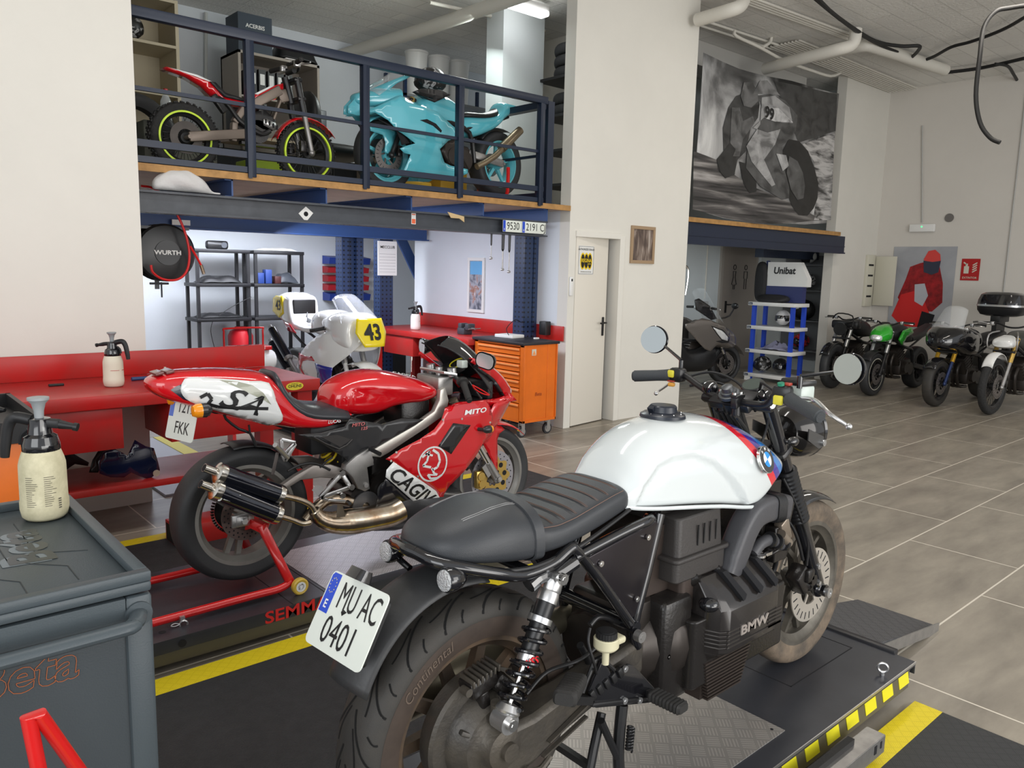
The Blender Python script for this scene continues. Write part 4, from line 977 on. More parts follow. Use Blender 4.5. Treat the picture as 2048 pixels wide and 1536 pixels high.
g=G();g.rings([[pl(u,v,d) for u,v in rrect(.205,.14,.01)] for d in (-.016,-.002)]);g.bar(pl(0,.02,-.01),(-.36,0,.60),.05,.02);g.build('plate_bracket',M_black,BM)
g=G();q0=pc+up_*.083+nn*.012
g.rings([[tuple(q0+sd_*(u*(1 - .06*e))+nn*(v*(1 - .3*e))+up_*(e*.024)) for u,v in rrect(.058,.042,.012)] for e in (0,.3,.8,1)]);g.build('plate_lamp',M_blackg,BM)
for sg,px in ((-1,V((-0.211,-0.115,0.797))),(1,V((-0.208,0.125,0.791)))):
    g=G();g.lathe(px+V((-.005,0,0)),(1,0,-.08),[(0,.026),(.004,.028),(.02,.0275),(.038,.022),(.055,.012),(.062,.003)],28);g.cyl(px+V((.025,0,-.02)),(px.x+.03,sg*.075,px.z - .035),.008);io=g.build('rear_indicator',M_blackg,BM)
    g=G();g.lathe(px+V((-.0055,0,0)),(-1,0,.08),[(0,.024),(.004,.023),(.006,.018),(.0065,.001)],24);g.build('lens',mat('faceted_lens',(.72,.74,.76),.15,.5,bump=1.,bscale=260),io)
TK=[(.372,.085,.850,.880),(.385,.098,.842,.915),(.405,.108,.836,.945),(.44,.122,.830,.985),(.50,.136,.822,1.022),(.57,.148,.814,1.042),(.66,.160,.803,1.052),(.76,.170,.788,1.048),(.85,.176,.770,1.034),(.91,.178,.760,1.018),(.97,.176,.775,.996),(1.03,.170,.808,.966),(1.08,.160,.832,.932),(1.115,.145,.846,.904),(1.135,.12,.856,.886)]
def kk(x,z): # knee relief mask 0..1
    zt=lerp_tab([(.40,.80),(.445,.90),(.50,.950),(.56,.968),(.64,.966),(.72,.935),(.79,.88),(.84,.83),(.88,.78)],x)
    m_=(zt - z)/.012;e=(x - .415)/.014
    return max(0,min(1,m_))*max(0,min(1,e))
rs=[]
tb=smooth_tab(TK,7)
for r in tb:
    ring=superring(r[0],r[1],r[2],r[3],.22,5.5,96,2.35)
    o=[]
    for p in ring:
        f=kk(p[0],p[2]);f=f*f*(3 - 2*f)
        o.append((p[0],p[1]*(1 - .085*f) ,p[2]))
    rs.append(o)
def stripe_mat():
    m=bpy.data.materials.new('striped_white_paint');m.use_nodes=True;nt=m.node_tree;b=nt.nodes['Principled BSDF'];L=nt.links.new
    tc=nt.nodes.new('ShaderNodeTexCoord');sp=nt.nodes.new('ShaderNodeSeparateXYZ');L(tc.outputs['Object'],sp.inputs[0])
    a=nt.nodes.new('ShaderNodeMath');a.operation='MULTIPLY';a.inputs[1].default_value=.86;L(sp.outputs['Z'],a.inputs[0])
    s_=nt.nodes.new('ShaderNodeMath');s_.operation='ADD';L(sp.outputs['X'],s_.inputs[0]);L(a.outputs[0],s_.inputs[1])
    mr=nt.nodes.new('ShaderNodeMapRange');mr.inputs['From Min'].default_value=1.6;mr.inputs['From Max'].default_value=2.0;L(s_.outputs[0],mr.inputs['Value'])
    r=nt.nodes.new('ShaderNodeValToRGB');r.color_ramp.interpolation='CONSTANT';e=r.color_ramp.elements
    W_=(.66,.70,.70,1);f=lambda v:(v - 1.6)/.4
    e[0].position=0;e[0].color=W_;e[1].position=f(1.712);e[1].color=(.70,.012,.03,1)
    for p,c in ((1.756,(.055,.03,.30,1)),(1.795,(.02,.20,.58,1)),(1.836,W_)):q=e.new(f(p));q.color=c
    L(mr.outputs[0],r.inputs[0]);L(r.outputs[0],b.inputs['Base Color'])
    b.inputs['Roughness'].default_value=.14;b.inputs['Coat Weight'].default_value=1;b.inputs['Coat Roughness'].default_value=.03
    return m
g=G();g.rings(rs);tank=g.build('fuel_tank',stripe_mat(),BM,ang=60)
g=G()
for sg in (-1,1):g.tube([(r[0],sg*(r[1]*.96+.002),r[2]+.006) for r in TK[1:10]],.006,8,3)
g.build('tank_seam',mat('tank_white_plain',(.64,.68,.68),.2,coat=1.),tank)
for sg in (-1,1):
    rc_=V((.958,sg*.1755,.908));ax=V((.10,sg*.93,.36)).normalized()
    g=G();g.lathe(rc_,ax,[(-.006,.043),(.003,.043),(.0045,.040)],36);ro_=g.build('roundel',M_chrome,tank)
    g=G();g.lathe(rc_,ax,[(.003,.041),(.0052,.0405)],36);g.build('roundel_ring',mat('roundel_black',(.012,.012,.016),.2,coat=1),ro_)
    u,w_,d=frame_of(ax);
    g=G();g.m(0)
    for q in range(4):
        g.m(q % 2);
        g.add([rc_+ax*.006]+[rc_+ax*.006+u*(.024*cos(R(90*q+15*k+20)))+w_*(.024*sin(R(90*q+15*k+20))) for k in range(7)],[(0,k+1,k+2) for k in range(6)])
    g.build('roundel_quarters',[mat('roundel_blue',(.03,.28,.68),.2),M_white],ro_,flat=True)
    for i,ch in enumerate('BMW'):
        an=R(130 - 40*i);X_=V((1,0,0));X_=(X_ - ax*X_.dot(ax)).normalized();Z_=ax.cross(X_);Z_=Z_ if Z_.z>0 else -Z_
        if sg>0:X_=-X_
        dr_=X_*cos(an)+Z_*sin(an);tx=X_*sin(an) - Z_*cos(an)
        g=G();g.text(ch,.014,lambda a_,b_:tuple(rc_+ax*.0062+dr_*(.0325+b_)+tx*a_),.02);g.build('roundel_letter',M_white,ro_,flat=True)
cp_=V((.665,0,1.052))
g=G();g.lathe(cp_+V((0,0,-.006)),(.02,0,1),[(0,.068),(.008,.066),(.014,.055),(.016,.042),(.032,.040),(.036,.036),(.037,.012)],40);g.bar(cp_+V((-.046,.01,.016)),cp_+V((-.034,.01,.024)),.02,.014);g.build('filler_cap',mat('cap_black',(.016,.02,.03),.3),tank)
g=G();
for k in range(10):a=R(36*k);bolt(g,cp_+V((.055*cos(a),.055*sin(a),.006)),(0,0,1),.003,.002)
g.build('cap_screws',M_chrome,tank)
g=G();g.cyl((.885,-.166,.80),(.885,-.172,.80),.006);g.build('tank_rubber',M_black,tank)
g=G()
def rbox(g,x0,x1,y0,y1,z0,z1,tx=0,ty=0,r=.018):
    rg=[]
    for e,z in ((0,z0),(1,z1)):
        w_=(x1 - x0)*(1 - tx*e);d_=(y1 - y0)*(1 - ty*e)
        rg.append([((x0+x1)/2+u,(y0+y1)/2+v,z) for u,v in rrect(w_,d_,r)])
    g.rings(rg)
rbox(g,.555,.80,-.16,.12,.60,.665,0,0);rbox(g,.565,.79,-.155,.12,.67,.785,.06,.05);rbox(g,.545,.81,-.168,.13,.660,.674)
ab=g.build('airbox',M_box,BM,bevel=.005)
g=G()
for k in range(4):g.bx(.655+k*.030,.659+k*.030,-.1570+.0005*k,-.153,.695,.755)
g.build('airbox_ribs',mat('slot_dark',(.01,.01,.01),.6),ab)
g=G();rbox(g,.60,.76,-.15,.10,.50,.60,0,0);g.bx(.48,.60,-.10,.10,.56,.76);g.build('battery_box',mat('brown_black',(.06,.045,.038),.4,.3),BM)
M_duct=mat('duct_grey',(.062,.062,.068),.42,bump=.08,bscale=200)
g=G();pts=cr([(.815,-.155,.575),(.85,-.158,.64),(.885,-.16,.70),(.935,-.16,.738),(1.02,-.158,.742),(1.12,-.15,.725)],5)
rg=[]
for i,p in enumerate(pts):
    a=pts[max(0,i - 1)];b_=pts[min(len(pts) - 1,i+1)];d=(b_ - a).normalized();s_=V((-d.z,0,d.x));hh=.040 if i>2 else .034
    rg.append([tuple(p+s_*(u*hh/.04)+V((0,v,0))) for u,v in rrect(.082,.075,.02)])
g.rings(rg);g.build('air_duct',M_duct,BM)
g=G();rg=[]
for dx in range(5):
    x=1.02+dx*.010
    rg += [[(x+e,-.158+v*s__,.742 - .0015*dx+u*s__) for u,v in rrect(.09,.083,.024)] for e,s__ in ((0,1.),(.003,1.06),(.006,1.06),(.009,1.0))]
g.rings(rg);g.build('duct_bellow',M_black,BM)
def hose(pts,r,m_=None,nm='coolant_hose',sm=6):return G().tube(pts,r,12,sm).build(nm,m_ or M_black,BM)
hose([(0.947,-0.16,0.604),(0.987,-0.16,0.627),(1.046,-0.16,0.628),(1.118,-0.16,0.595)],.019,M_duct)
hose([(0.953,-0.17,0.586),(0.967,-0.17,0.541),(1.02,-0.17,0.478),(1.019,-0.17,0.436)],.021,M_blacks)
hose([(0.89,-0.14,0.526),(0.942,-0.14,0.563),(0.98,-0.14,0.595),(1.023,-0.14,0.607)],.016,M_alu)
g=G();A=V((1.021,-0.165,0.64));B=V((1.14,-0.165,0.595));
for t in (.1,.45,.8):g.lathe(A+(B - A)*t,B - A,[(0,.02),(.001,.0245),(.012,.0245),(.013,.02)],20)
g.build('hose_clamps',M_blacks,BM)
g=G();A=V((0.963,-0.17,0.596));g.lathe(A,(0,0,1),[(0,.022),(0.001,.024),(.008,.024),(.009,.022)],20);g.bx(A.x+.02,A.x+.05,-.19,-.18,A.z,A.z+.01);g.build('hose_clip',M_chrome,BM)
hose([(1.05,-.10,.70),(1.12,-.13,.68),(1.16,-.12,.62),(1.14,-.11,.55)],.012)
hose([(1.02,-.12,.64),(1.10,-.15,.58),(1.12,-.14,.50),(1.06,-.13,.45)],.008,M_black)
g=G();rbox(g,1.06,1.17,-.12,.12,.50,.80,0,0,.01);g.cyl((1.10,-.15,.56),(1.10,-.10,.60),.032);g.bx(1.08,1.16,-.16,-.12,.54,.66);g.cyl((1.14,-.15,.66),(1.20,-.13,.72),.02);g.build('radiator_body',M_cast2,BM,bevel=.004)
g=G();g.bar((1.115,-.155,.68),(1.16,-.15,.60),.05,.03,(0,1,0),.006);g.cyl((1.09,-.17,.64),(1.14,-.17,.60),.018);g.build('thermostat_housing',mat('tarnished',(.30,.25,.20),.4,.7),BM)
g=G()
for k in range(4):g.cyl((.64+k*.11,-.10,.56),(.67+k*.11,-.16,.60),.022,.02)
g.bx(.50,1.08,-.09,.10,.47,.62,.01);g.cyl((.55,-.08,.80),(1.05,-.06,.80),.02);g.build('intake_block',M_cast2,BM)
g=G();rbox(g,.60,1.10,-.20,.19,.28,.49,0,0,.02);g.bx(.50,.64,-.17,.15,.25,.56,.02);g.bx(1.02,1.14,-.17,.15,.30,.50,.02);g.build('crankcase',M_cast2,BM,bevel=.006)
g=G();g.rings([[(x,y*s1,.41+z*s1) for y,z in [(.17*cos(R(20*k)),.15*sin(R(20*k))) for k in range(18)]] for x,s1 in ((.38,.62),(.44,.80),(.50,.92),(.535,1.0),(.55,1.08),(.575,1.10),(.60,1.1))]);g.bx(.40,.56,-.12,.1,.44,.56,.02);g.build('gearbox',M_eng,BM)
g=G();bolt(g,(.555,-.15,.455),(0,-1,0),.008,.01);bolt(g,(.40,-.155,.50),(0,-1,0),.016,.02);bolt(g,(.53,-.16,.40),(0,-1,0),.007,.01);g.build('gearbox_bolts',M_alu,BM)
VC=[(.655,-.10),(.655,-.195),(.675,-.235),(.705,-.250),(.955,-.250),(.985,-.235),(.998,-.20),(.998,-.10)]
rg=[[(x,y,z) for x,y in P] for P,z in (([(a,max(b_,-.19)) for a,b_ in VC],.345),(VC,.385),(VC,.515),([(a if abs(b_)>.2 else a,max(b_,-.222)) for a,b_ in VC],.548),([(a,max(b_,-.165)) for a,b_ in VC],.595),([(a,-.10) for a,b_ in VC],.60))]
g=G();g.rings(rg);vc=g.build('valve_cover',mat('cover_black',(.022,.019,.018),.24,.25,coat=.3),BM,bevel=.007,ang=30)
g=G()
for k in range(5):
    z=.405+k*.012
    for a,b_ in (((.68,-.2475),(.755 if k>0 else .99,-.2515)),((.90,-.2515),(.985,-.241))):
        g.bar((a[0]+.01,-.2505,z),(b_[0],-.2505,z),.003,.005,(0,0,1))
    g.tube([(.6535,-.14,z),(.6535,-.195,z),(.673,-.237,z),(.70,-.2515,z)],.0028,6)
g.build('cover_lines',mat('rib_sheen',(.045,.04,.037),.3,.3),vc)
g=G();g.text('BMW',.040,lambda u,v:(.828+u*1.55,-.2530,.44+v),.025);g.build('maker_lettering',mat('raised_alloy',(.62,.56,.52),.3,.7),vc,flat=True,solid=.004)
g=G()
for k,x in enumerate((.755,.845,.93)):g.prism([(x - .006,.60),(x+.018,.60),(x+.028,.545),(x+.022,.53),(x+.012,.528),(x+.004,.54)],-.2525,-.18,fn=lambda x_,y_,z_:(x_,y_+max(0,(z_ - .545))*1.18+.004,z_))
g.build('cover_slots',M_dark,vc)
g=G();g.sphere((.665,-.2,.53),(.03,.03,.022));g.build('cover_boss',M_blackg,vc)
g=G()
for k in range(12):
    z=.345 - k*.0105;g.bx(.66+k*.002,.90 - k*.004,-.205,.15,z - .0028,z+.0028)
g.bx(.67,.89,-.185,.14,.225,.35);g.build('finned_sump',mat('fin_metal',(.07,.055,.048),.35,.6),BM)
g=G();yy=-.165
g.prism([(0.244,0.497),(0.276,0.438),(0.345,0.443),(0.37,0.43),(0.457,0.339),(0.494,0.289),(0.439,0.298),(0.223,0.364),(0.212,0.391),(0.192,0.422)],yy,yy - .014,bev=.003);g.build('footrest_plate',M_blackg,BM)
g=G();g.tube([(0.167,-0.18,0.428),(0.178,-0.18,0.451),(0.208,-0.18,0.501),(0.227,-0.18,0.502),(0.283,-0.18,0.449)],.006,8,0)
for k in range(5):
    t=k/4;p=V((0.204,-0.18,0.408))*(1 - t)+V((0.308,-0.18,0.433))*t;g.box(p,(.016,.012,.03),Matrix.Rotation(R(-30),3,'Y'),.003)
g.bar((0.204,-0.178,0.381),(0.421,-0.178,0.318),.012,.014,(0,1,0),.003)
g.build('footrest_bracket',M_black,BM)
g=G();
for p in ((0.325,-0.18,0.439),(0.33,-0.18,0.347),(0.393,-0.18,0.325)):bolt(g,p,(0,-1,0),.009,.006)
g.build('bracket_bolt',M_alub,BM)
def peg(p0,p1,w,h,nm,ribs=10):
    p0,p1=V(p0),V(p1);d=(p1 - p0).normalized();s_=d.cross(V((0,0,1))).normalized();u=s_.cross(d)
    g=G();rg=[]
    L=(p1 - p0).length
    for i in range(ribs*3+1):
        t=i/(ribs*3);k=1 if i % 3 else .90
        if t>.93:k *= .85
        rg.append([tuple(p0+d*(L*t)+s_*(a*k)+u*(b_*k)) for a,b_ in rrect(w,h,min(w,h)*.3,3)])
    g.rings(rg);return g.build(nm,M_rub,BM)
peg((0.424,-0.2,0.34),(0.429,-0.3,0.341),.05,.028,'rider_footpeg',9)
PA=V((.045,-.19,.475));peg((0.12,-0.2,0.489),(-0.013,-0.29,0.524),.055,.034,'passenger_footpeg',9)
g=G();g.bar((0.196,-0.18,0.397),(0.119,-0.2,0.435),.02,.02);g.build('peg_mount',M_black,BM);g=G();g.bar((0.434,-0.17,0.329),(0.427,-0.21,0.338),.02,.02);g.build('peg_mount',M_black,BM)
BR_=V((0.225,-0.2,0.563))
g=G();g.rings([[(BR_.x+u*k,BR_.y+v*k,BR_.z+z) for u,v in rrect(.062,.062,.028,5)] for z,k in ((-.028,.85),(-.022,1),(0,1.),(.002,.95))]);g.bx(BR_.x,BR_.x+.055,BR_.y - .02,BR_.y+.02,BR_.z - .022,BR_.z - .004,.006);g.cyl(BR_+V((0,0,-.07)),BR_+V((0,0,-.028)),.009);ro2=g.build('brake_reservoir',mat('cream_reservoir',(.62,.58,.40),.4),BM)
g=G();prof=[]
rg=[[(BR_.x+(.026+.0012*(k % 2))*cos(2*pi*k/48),BR_.y+(.026+.0012*(k % 2))*sin(2*pi*k/48),BR_.z+z) for k in range(48)] for z in (0,.018)]
g.rings(rg);g.cyl(BR_+V((0,0,.018)),BR_+V((0,0,.020)),.021);g.build('reservoir_cap',M_black,ro2)
hose([tuple(BR_+V((-.04,.02,.03))),tuple(BR_+V((-.055,.01,.0))),tuple(BR_+V((-.04,.0,-.06))),tuple(BR_+V((-.01,.02,-.10)))],.004,M_black,'brake_hose')
hose([(0.273,-0.1,0.545),(0.301,-0.1,0.558),(0.342,-0.1,0.546),(0.395,-0.1,0.516)],.008,M_blacks,'breather_hose')
hose([(0.227,-0.11,0.508),(0.251,-0.11,0.472),(0.269,-0.11,0.431)],.010,M_blacks,'breather_hose')
g=G();A=V((0.633,-0.16,0.283));g.box(A,(.035,.045,.012),Matrix.Rotation(R(15),3,'Y'),.003);g.tube([tuple(A),(0.596,-0.15,0.26),(0.526,-0.15,0.27)],.006,8);g.build('brake_pedal',M_black,BM)
g=G()
for i in range(5):
    for j in range(5):g.sphere(A+V((-.014+i*.007,-.018+j*.009,.008)),.0032,8,6)
g.build('pedal_studs',M_rub,BM)
g=G()
for sg in (-1,1):g.tube([(.30,.13*sg,.30),(.24,.15*sg,.17),(.20,.17*sg,.03),(.12,.19*sg,.015)],.013,10,3)
g.bar((.25,-.14,.17),(.25,.14,.17),.018,.018);g.tube([(.36,-.15,.31),(.34,-.16,.20),(.34,-.17,.10),(.35,-.17,.0)],.016,10,3);g.tube([(.27,-.155,.30),(.31,-.16,.22),(.34,-.165,.16)],.011,8);g.build('centre_stand',M_blacks,BM)
g=G();coil(g,(.365,-.18,.26),(.36,-.18,.19),.009,.003,8);g.build('stand_spring',M_blacks,BM)
F0=V((1.06,-0.125,1.077));F1=V((1.491,-0.125,0.307))
for sg in (-1,1):
    p0=V((F0.x,sg*.105,F0.z));p1=V((1.51,sg*.105,.325));d=p1 - p0
    p0=p0 - d*.0
    g=G();g.cyl(p0 - d*.02,p0+d*.33,.0245);g.lathe(p0 - d*.035,d,[(0,.012),(.004,.022),(.012,.026),(.02,.026)],24);g.build('fork_tube',M_blackg,BM)
    g=G();bellows(g,p0+d*.335,p0+d*.60,.036,13);g.build('fork_gaiter',M_blacks,BM)
    g=G();g.cyl(p0+d*.60,p0+d*.96,.029,.027);g.sphere(p1,(.032,.026,.032));g.cyl(p1+V((0,-.032*1,0)),p1+V((0,.032,0)),.022);g.build('fork_lower',M_blackg,BM)
g=G();g.cyl((1.51,-.15,.322),(1.51,.15,.322),.015);g.lathe_closed((1.51,-.148,.322),(0,1,0),[(-.004,.010),(.004,.010),(.004,.019),(-.004,.019)],20);g.build('axle',M_alub,BM)
C0=V((F0.x,0,F0.z));dF=(V((1.51,0,.325)) - C0)
for t,nm in ((.02,'upper_yoke'),(.25,'lower_yoke')):
    c=C0+dF*t;g=G();Mx=Matrix((dF.cross(V((0,1,0))).normalized(),V((0,1,0)),dF.normalized())).transposed()
    g.box(c+V((-.028,0,0)),(.085,.15,.03),Mx,.006);g.box(c,(.07,.27,.032),Mx,.014);g.build(nm,M_blacks,BM)
c=C0+dF*.0+V((-.05,0,.012))
g=G();g.lathe(c+V((0,0,-.01)),-dF,[(0,.034),(.01,.034),(.012,.026),(.02,.026),(.022,.02),(.035,.018),(.037,.012)],28);g.build('stem_nut',mat('stem_grey',(.10,.105,.11),.35,.6),BM)
g=G();bolt(g,C0+V((-.03,-.135,-.01)),(-.3,-1,0),.012,.012);g.build('yoke_bolt',M_alub,BM)
g=G();g.cyl(C0+dF*.02+V((-.05,0,0)),C0+dF*.28+V((-.05,0,0)),.03)
for k in range(5):g.tube([(.98+.01*k,-.05+.025*k,1.02),(1.06,-.05+.022*k,.95),(1.10,-.06+.02*k,.85),(1.08,-.04+.02*k,.78)],.006,8,5)
g.build('steering_head',M_blacks,BM)
rows=[]
for i in range(13):
    th=R(62+60*i/12);rows.append([(1.54+.345*cos(th),-.055+.11*j/8,.318+.345*sin(th) - .02*abs(-1+j/4)**2.5) for j in range(9)])
g=G();g.rings(rows,False,False);g.build('front_mudguard',M_blackg,BM,solid=.003)
for sg in (-1,1):
    g=G();A=V((1.40,sg*.085,.385));g.box(A,(.10,.06,.075),Matrix.Rotation(R(50),3,'Y'),.012);g.box(A+V((.01,sg*.03,.02)),(.05,.03,.05),None,.01);g.cyl(A+V((.03,sg*.02,.0)),A+V((.03,sg*.045,0)),.02);g.build('front_caliper',M_cast2,BM)
    g=G();bolt(g,A+V((.045,sg*.04,.05)),(0,sg,0),.011,.012);bolt(g,A+V((.065,sg*.04,-.02)),(0,sg,0),.009,.01);g.build('caliper_bolts',M_alub,BM)
HL=V((1.44,0,0.917))
g=G();g.lathe(HL+V((-.10,0,0)),(1,0,-.05),[(0,.02),(.01,.06),(.04,.085),(.09,.098),(.14,.10)],40);g.build('headlamp_shell',mat('lamp_black',(.02,.018,.017),.15,.6,coat=.6),BM)
g=G();g.lathe(HL+V((.035,0,-.004)),(1,0,-.05),[(0,.101),(.012,.104),(.02,.10),(.021,.094)],40);g.build('headlamp_ring',M_blackg,BM);g=G();g.lathe(HL+V((.035,0,-.004)),(1,0,-.05),[(.0212,.094),(.030,.06),(.034,.001)],40);g.build('headlamp_glass',M_clearl,BM)
for sg in (-1,1):
    g=G();g.prism([(HL.x - .10,HL.z+.03),(HL.x+.01,HL.z - .01),(HL.x+.01,HL.z - .045),(HL.x - .02,HL.z - .05),(HL.x - .10,HL.z - .01)],sg*.106,sg*.110);g.build('lamp_bracket',mat('bracket_grey',(.12,.12,.12),.35,.7),BM)
g=G();bolt(g,(HL.x,-.108,HL.z - .03),(0,-1,0),.012,.012);g.build('lamp_bolt',M_alub,BM)
for sg in (-1,):
    p=V((1.168,-0.14,0.93));g=G();g.lathe(p,(1,0,0),[(-.01,.006),(0,.014),(.02,.016),(.03,.012)],18);g.cyl(p+V((-.02,.05,0)),p,.006);g.build('front_indicator',M_blackg,BM)
GLi,GLo=V((1.068,0.285,1.108)),V((1.021,0.41,1.093));GRi,GRo=V((0.889,-0.275,1.117)),V((0.853,-0.39,1.087))
g=G();hb=[tuple(GLo),tuple(GLi),tuple(GLi+(GLi - GLo)*.35),(1.06,.15,1.085),(1.035,.06,1.063),(1.01,-.06,1.063),(.985,-.15,1.075),tuple(GRi+(GRi - GRo)*.40),tuple(GRi),tuple(GRo)]
g.tube(hb,.0115,12,6);g.build('handlebar',M_blacks,BM)
for a,b_,nm in ((GLi,GLo,'left'),(GRi,GRo,'right')):
    d=b_ - a;g=G();g.lathe(a - d*.02,d,[(0,.020),(.006,.0215),(.02,.0205),(.05,.0195),(.11,.0205),(d.length*1.0,.0205),(d.length*1.02,.017),(d.length*1.05,.016)],24);g.build('hand_grip',mat('grip_grey',(.045,.05,.055),.6,bump=.3,bscale=500),BM)
for x,y in ((1.03,.035),(1.00,-.035)):
    g=G();g.box((x+.002,y,1.062),(.045,.024,.04),None,.006);g.box((x+.004,y,1.082),(.05,.024,.012),None,.003);g.cyl((x,y,1.02),(x,y,1.05),.014);cl=g.build('bar_clamp',M_blacks,BM)
    for dx in (-.017,.020):q=G();q.lathe_closed((x+dx,y,1.092),(0,0,1),[(-.004,.0035),(.003,.0035),(.003,.0075),(-.004,.0075)],16);q.build('clamp_bolt',M_chrome,cl)
def swg(c,M_,lab):
    g=G();g.box(c,(.045,.055,.05),M_,.012);return g.build(lab,M_blacks,BM)
sL=GLi+(GLi - GLo).normalized()*.028;sR=GRi+(GRi - GRo).normalized()*.028
oL=swg(sL,Matrix.Rotation(0,3,'Z'),'left_switch_housing');oR=swg(sR+V((0,0,.005)),Matrix.Rotation(.2,3,'Z'),'right_switch_housing')
M_swy=mat('switch_yellow',(.72,.64,.05),.4)
g=G();g.box(sL+V((-.024,.012,.004)),(.012,.026,.026),None,.005);g.build('yellow_switch',M_swy,oL)
g=G();g.box(sL+V((-.018,.012,-.022)),(.014,.03,.006),None,.002);g.build('red_switch',mat('switch_red',(.40,.05,.03),.4),oL)
g=G();g.box(sL+V((-.02,.010,-.034)),(.016,.024,.014),None,.004);g.build('amber_switch',mat('switch_amber',(.75,.36,.06),.35),oL)
g=G();g.box(sR+V((-.026,-.002,-.012)),(.012,.030,.028),None,.005);g.build('yellow_switch',M_swy,oR)
g=G();g.cyl(sR+V((-.012,0,.030)),sR+V((-.014,0,.038)),.010);g.build('green_button',mat('switch_green',(.02,.22,.13),.4),oR)
g=G();g.box(sR+V((.004,-.012,.034)),(.02,.02,.008),None,.002);g.build('red_switch',MATS['switch_red'],oR)
MR=V((0.927,-0.43,1.219));ML=V((1.131,0.41,1.222))
for c,base,nm in ((MR,GRi+V((.035,-.01,.03)),'R'),(ML,GLi+V((.02,-.03,.02)),'L')):
    ax=(V((-1.19,-1.42,1.45)) - c);ax=V((-.93,-.34 if nm=='L' else .12,.06)).normalized();sz=1 if nm=='L' else .86
    g=G();g.lathe(c - ax*.014,ax,[(0,.02*sz),(.004,.038*sz),(.010,.0505*sz),(.016,.0515*sz),(.018,.049*sz)],40);mo=g.build('mirror',M_blackg,BM)
    g=G();g.lathe(c - ax*.000,ax,[(.0160,.0485*sz),(.0185,.0485*sz)],40);g.build('mirror_glass',M_mirror,mo)
    g=G();k=base+V((0,0,.035));g.cyl(base,k,.008);g.cyl(k,c - ax*.02+(k - c).normalized()*.030,.0058,.0048);g.build('mirror_stalk',M_blackg,mo)
LV=V((1.103,-0.36,1.023))
g=G();g.tube([tuple(GRi+V((.05,.0,.0))),tuple(GRi+V((.075,-.04,-.005))),tuple(V((0.889,-0.4,1.093))),tuple(V((0.92,-0.43,1.066)))],[.009,.009,.008,.0075],10,5,flat=.7);g.sphere((0.934,-0.435,1.058),.0095,12,8);g.build('brake_lever',M_alub,BM)
g=G();g.tube([tuple(GLi+V((.05,.01,-.01))),tuple(V((1.116,0.33,1.063))),tuple(V((1.119,0.37,1.035)))],[.007,.0065,.006],10,5,flat=.7);g.sphere((1.109,0.375,1.026),.008,12,8);g.build('clutch_lever',M_alub,BM)
RS=V((0.974,-0.255,1.126))
g=G();rz_=Matrix.Rotation(R(-12),3,'Z')
g.box(RS+V((0,0,.0)),(.06,.075,.05),rz_,.008);ms=g.build('fluid_reservoir',mat('milky_plastic',(.50,.56,.52),.25),BM)
g=G();g.box(RS+V((0,0,.032)),(.066,.082,.018),rz_,.006);g.build('reservoir_lid',M_blacks,ms)
IC=V((1.143,0,1.099))
g=G();g.lathe(IC+V((.02,0,-.03)),(-.55,0,1),[(0,.03),(.02,.04),(.035,.041),(.042,.038)],32);io2=g.build('instrument',M_blacks,BM)
g=G();p=IC+V((.02,0,-.03));ax=V((-.55,0,1)).normalized();g.lathe(p,ax,[(.041,.034),(.043,.034)],28);g.build('instrument_glass',mat('dial_green',(.05,.07,.06),.1,coat=1.),io2)
for pts in ([(1.01,0.2,1.131),(1.126,0.2,1.128)][:0] or [(1.08,.24,1.10),(1.12,.15,1.13),(1.13,.04,1.10),(1.10,-.02,1.03)],[(.93,-.22,1.12),(.97,-.14,1.14),(1.06,-.08,1.12),(1.12,-.03,1.02)],[(1.07,.2,1.08),(1.10,.1,1.10),(1.10,.03,1.06),(1.08,0,1.0)],[(.96,-.21,1.10),(1.04,-.13,1.08),(1.08,-.1,.98),(1.06,-.08,.88)]):
    G().tube(pts,.0045,8,6).build('control_cable',M_black,BM)
hose([(1.18,-.115,.80),(1.25,-.13,.70),(1.36,-.125,.55),(1.38,-.12,.45)],.005,M_black,'brake_hose')
hose([(1.20,-.05,.72),(1.30,-.10,.60),(1.37,-.11,.47)],.006,M_black,'brake_hose')

M_nick=mat('nickel',(.60,.57,.52),.22,1.)
# ================================================================ RED SPORTS BIKE
CG=thing('motorcycle','red sports bike with white tail panel and twin dark silencers on a paddock stand','motorcycle',(1.37,3.38,.15))
M_tyre=mat('tyre_rubber',(.030,.031,.033),.55,bump=.1,bscale=200,var=.2,vscale=6)
M_grim=mat('grey_rim',(.26,.25,.23),.4,.4,var=.2,vscale=8)
M_rotor=mat('steel_rotor',(.22,.20,.19),.35,.7)
M_matb=mat('matt_black_fairing',(.022,.022,.024),.3,coat=.2)
M_beam=mat('frame_silver',(.48,.46,.42),.34,.6)
WR=(0,0,.348);WF=(1.44,0,.292)
wheel(CG,WR,.308,.222,.150,M_tyre,M_grim,3,'twin',disc=[(-.058,.07,.115)],mdisc=mat('rusty_rotor',(.14,.10,.09),.4,.6),ang0=255,spw=.035,n=96,holes=1)
wheel(CG,WF,.292,.222,.115,M_tyre,M_grim,3,'twin',disc=[(-.055,.09,.155)],mdisc=mat('lilac_rotor',(.36,.35,.38),.35,.6),ang0=20,spw=.035,n=96,holes=1)
def mat2():return
g=G();n_=72
rg=lambda y,f:[(WF[0]+(.112+.012*cos(2*pi*k/n_*9))*cos(2*pi*k/n_)*f,y,WF[2]+(.112+.012*cos(2*pi*k/n_*9))*sin(2*pi*k/n_)*f) for k in range(n_)]
g.rings([rg(-.0605,.42),rg(-.0605,1),rg(-.064,1),rg(-.064,.42)],True,False,True)
carr=g.build('disc_carrier',M_gold,CG)
g=G()
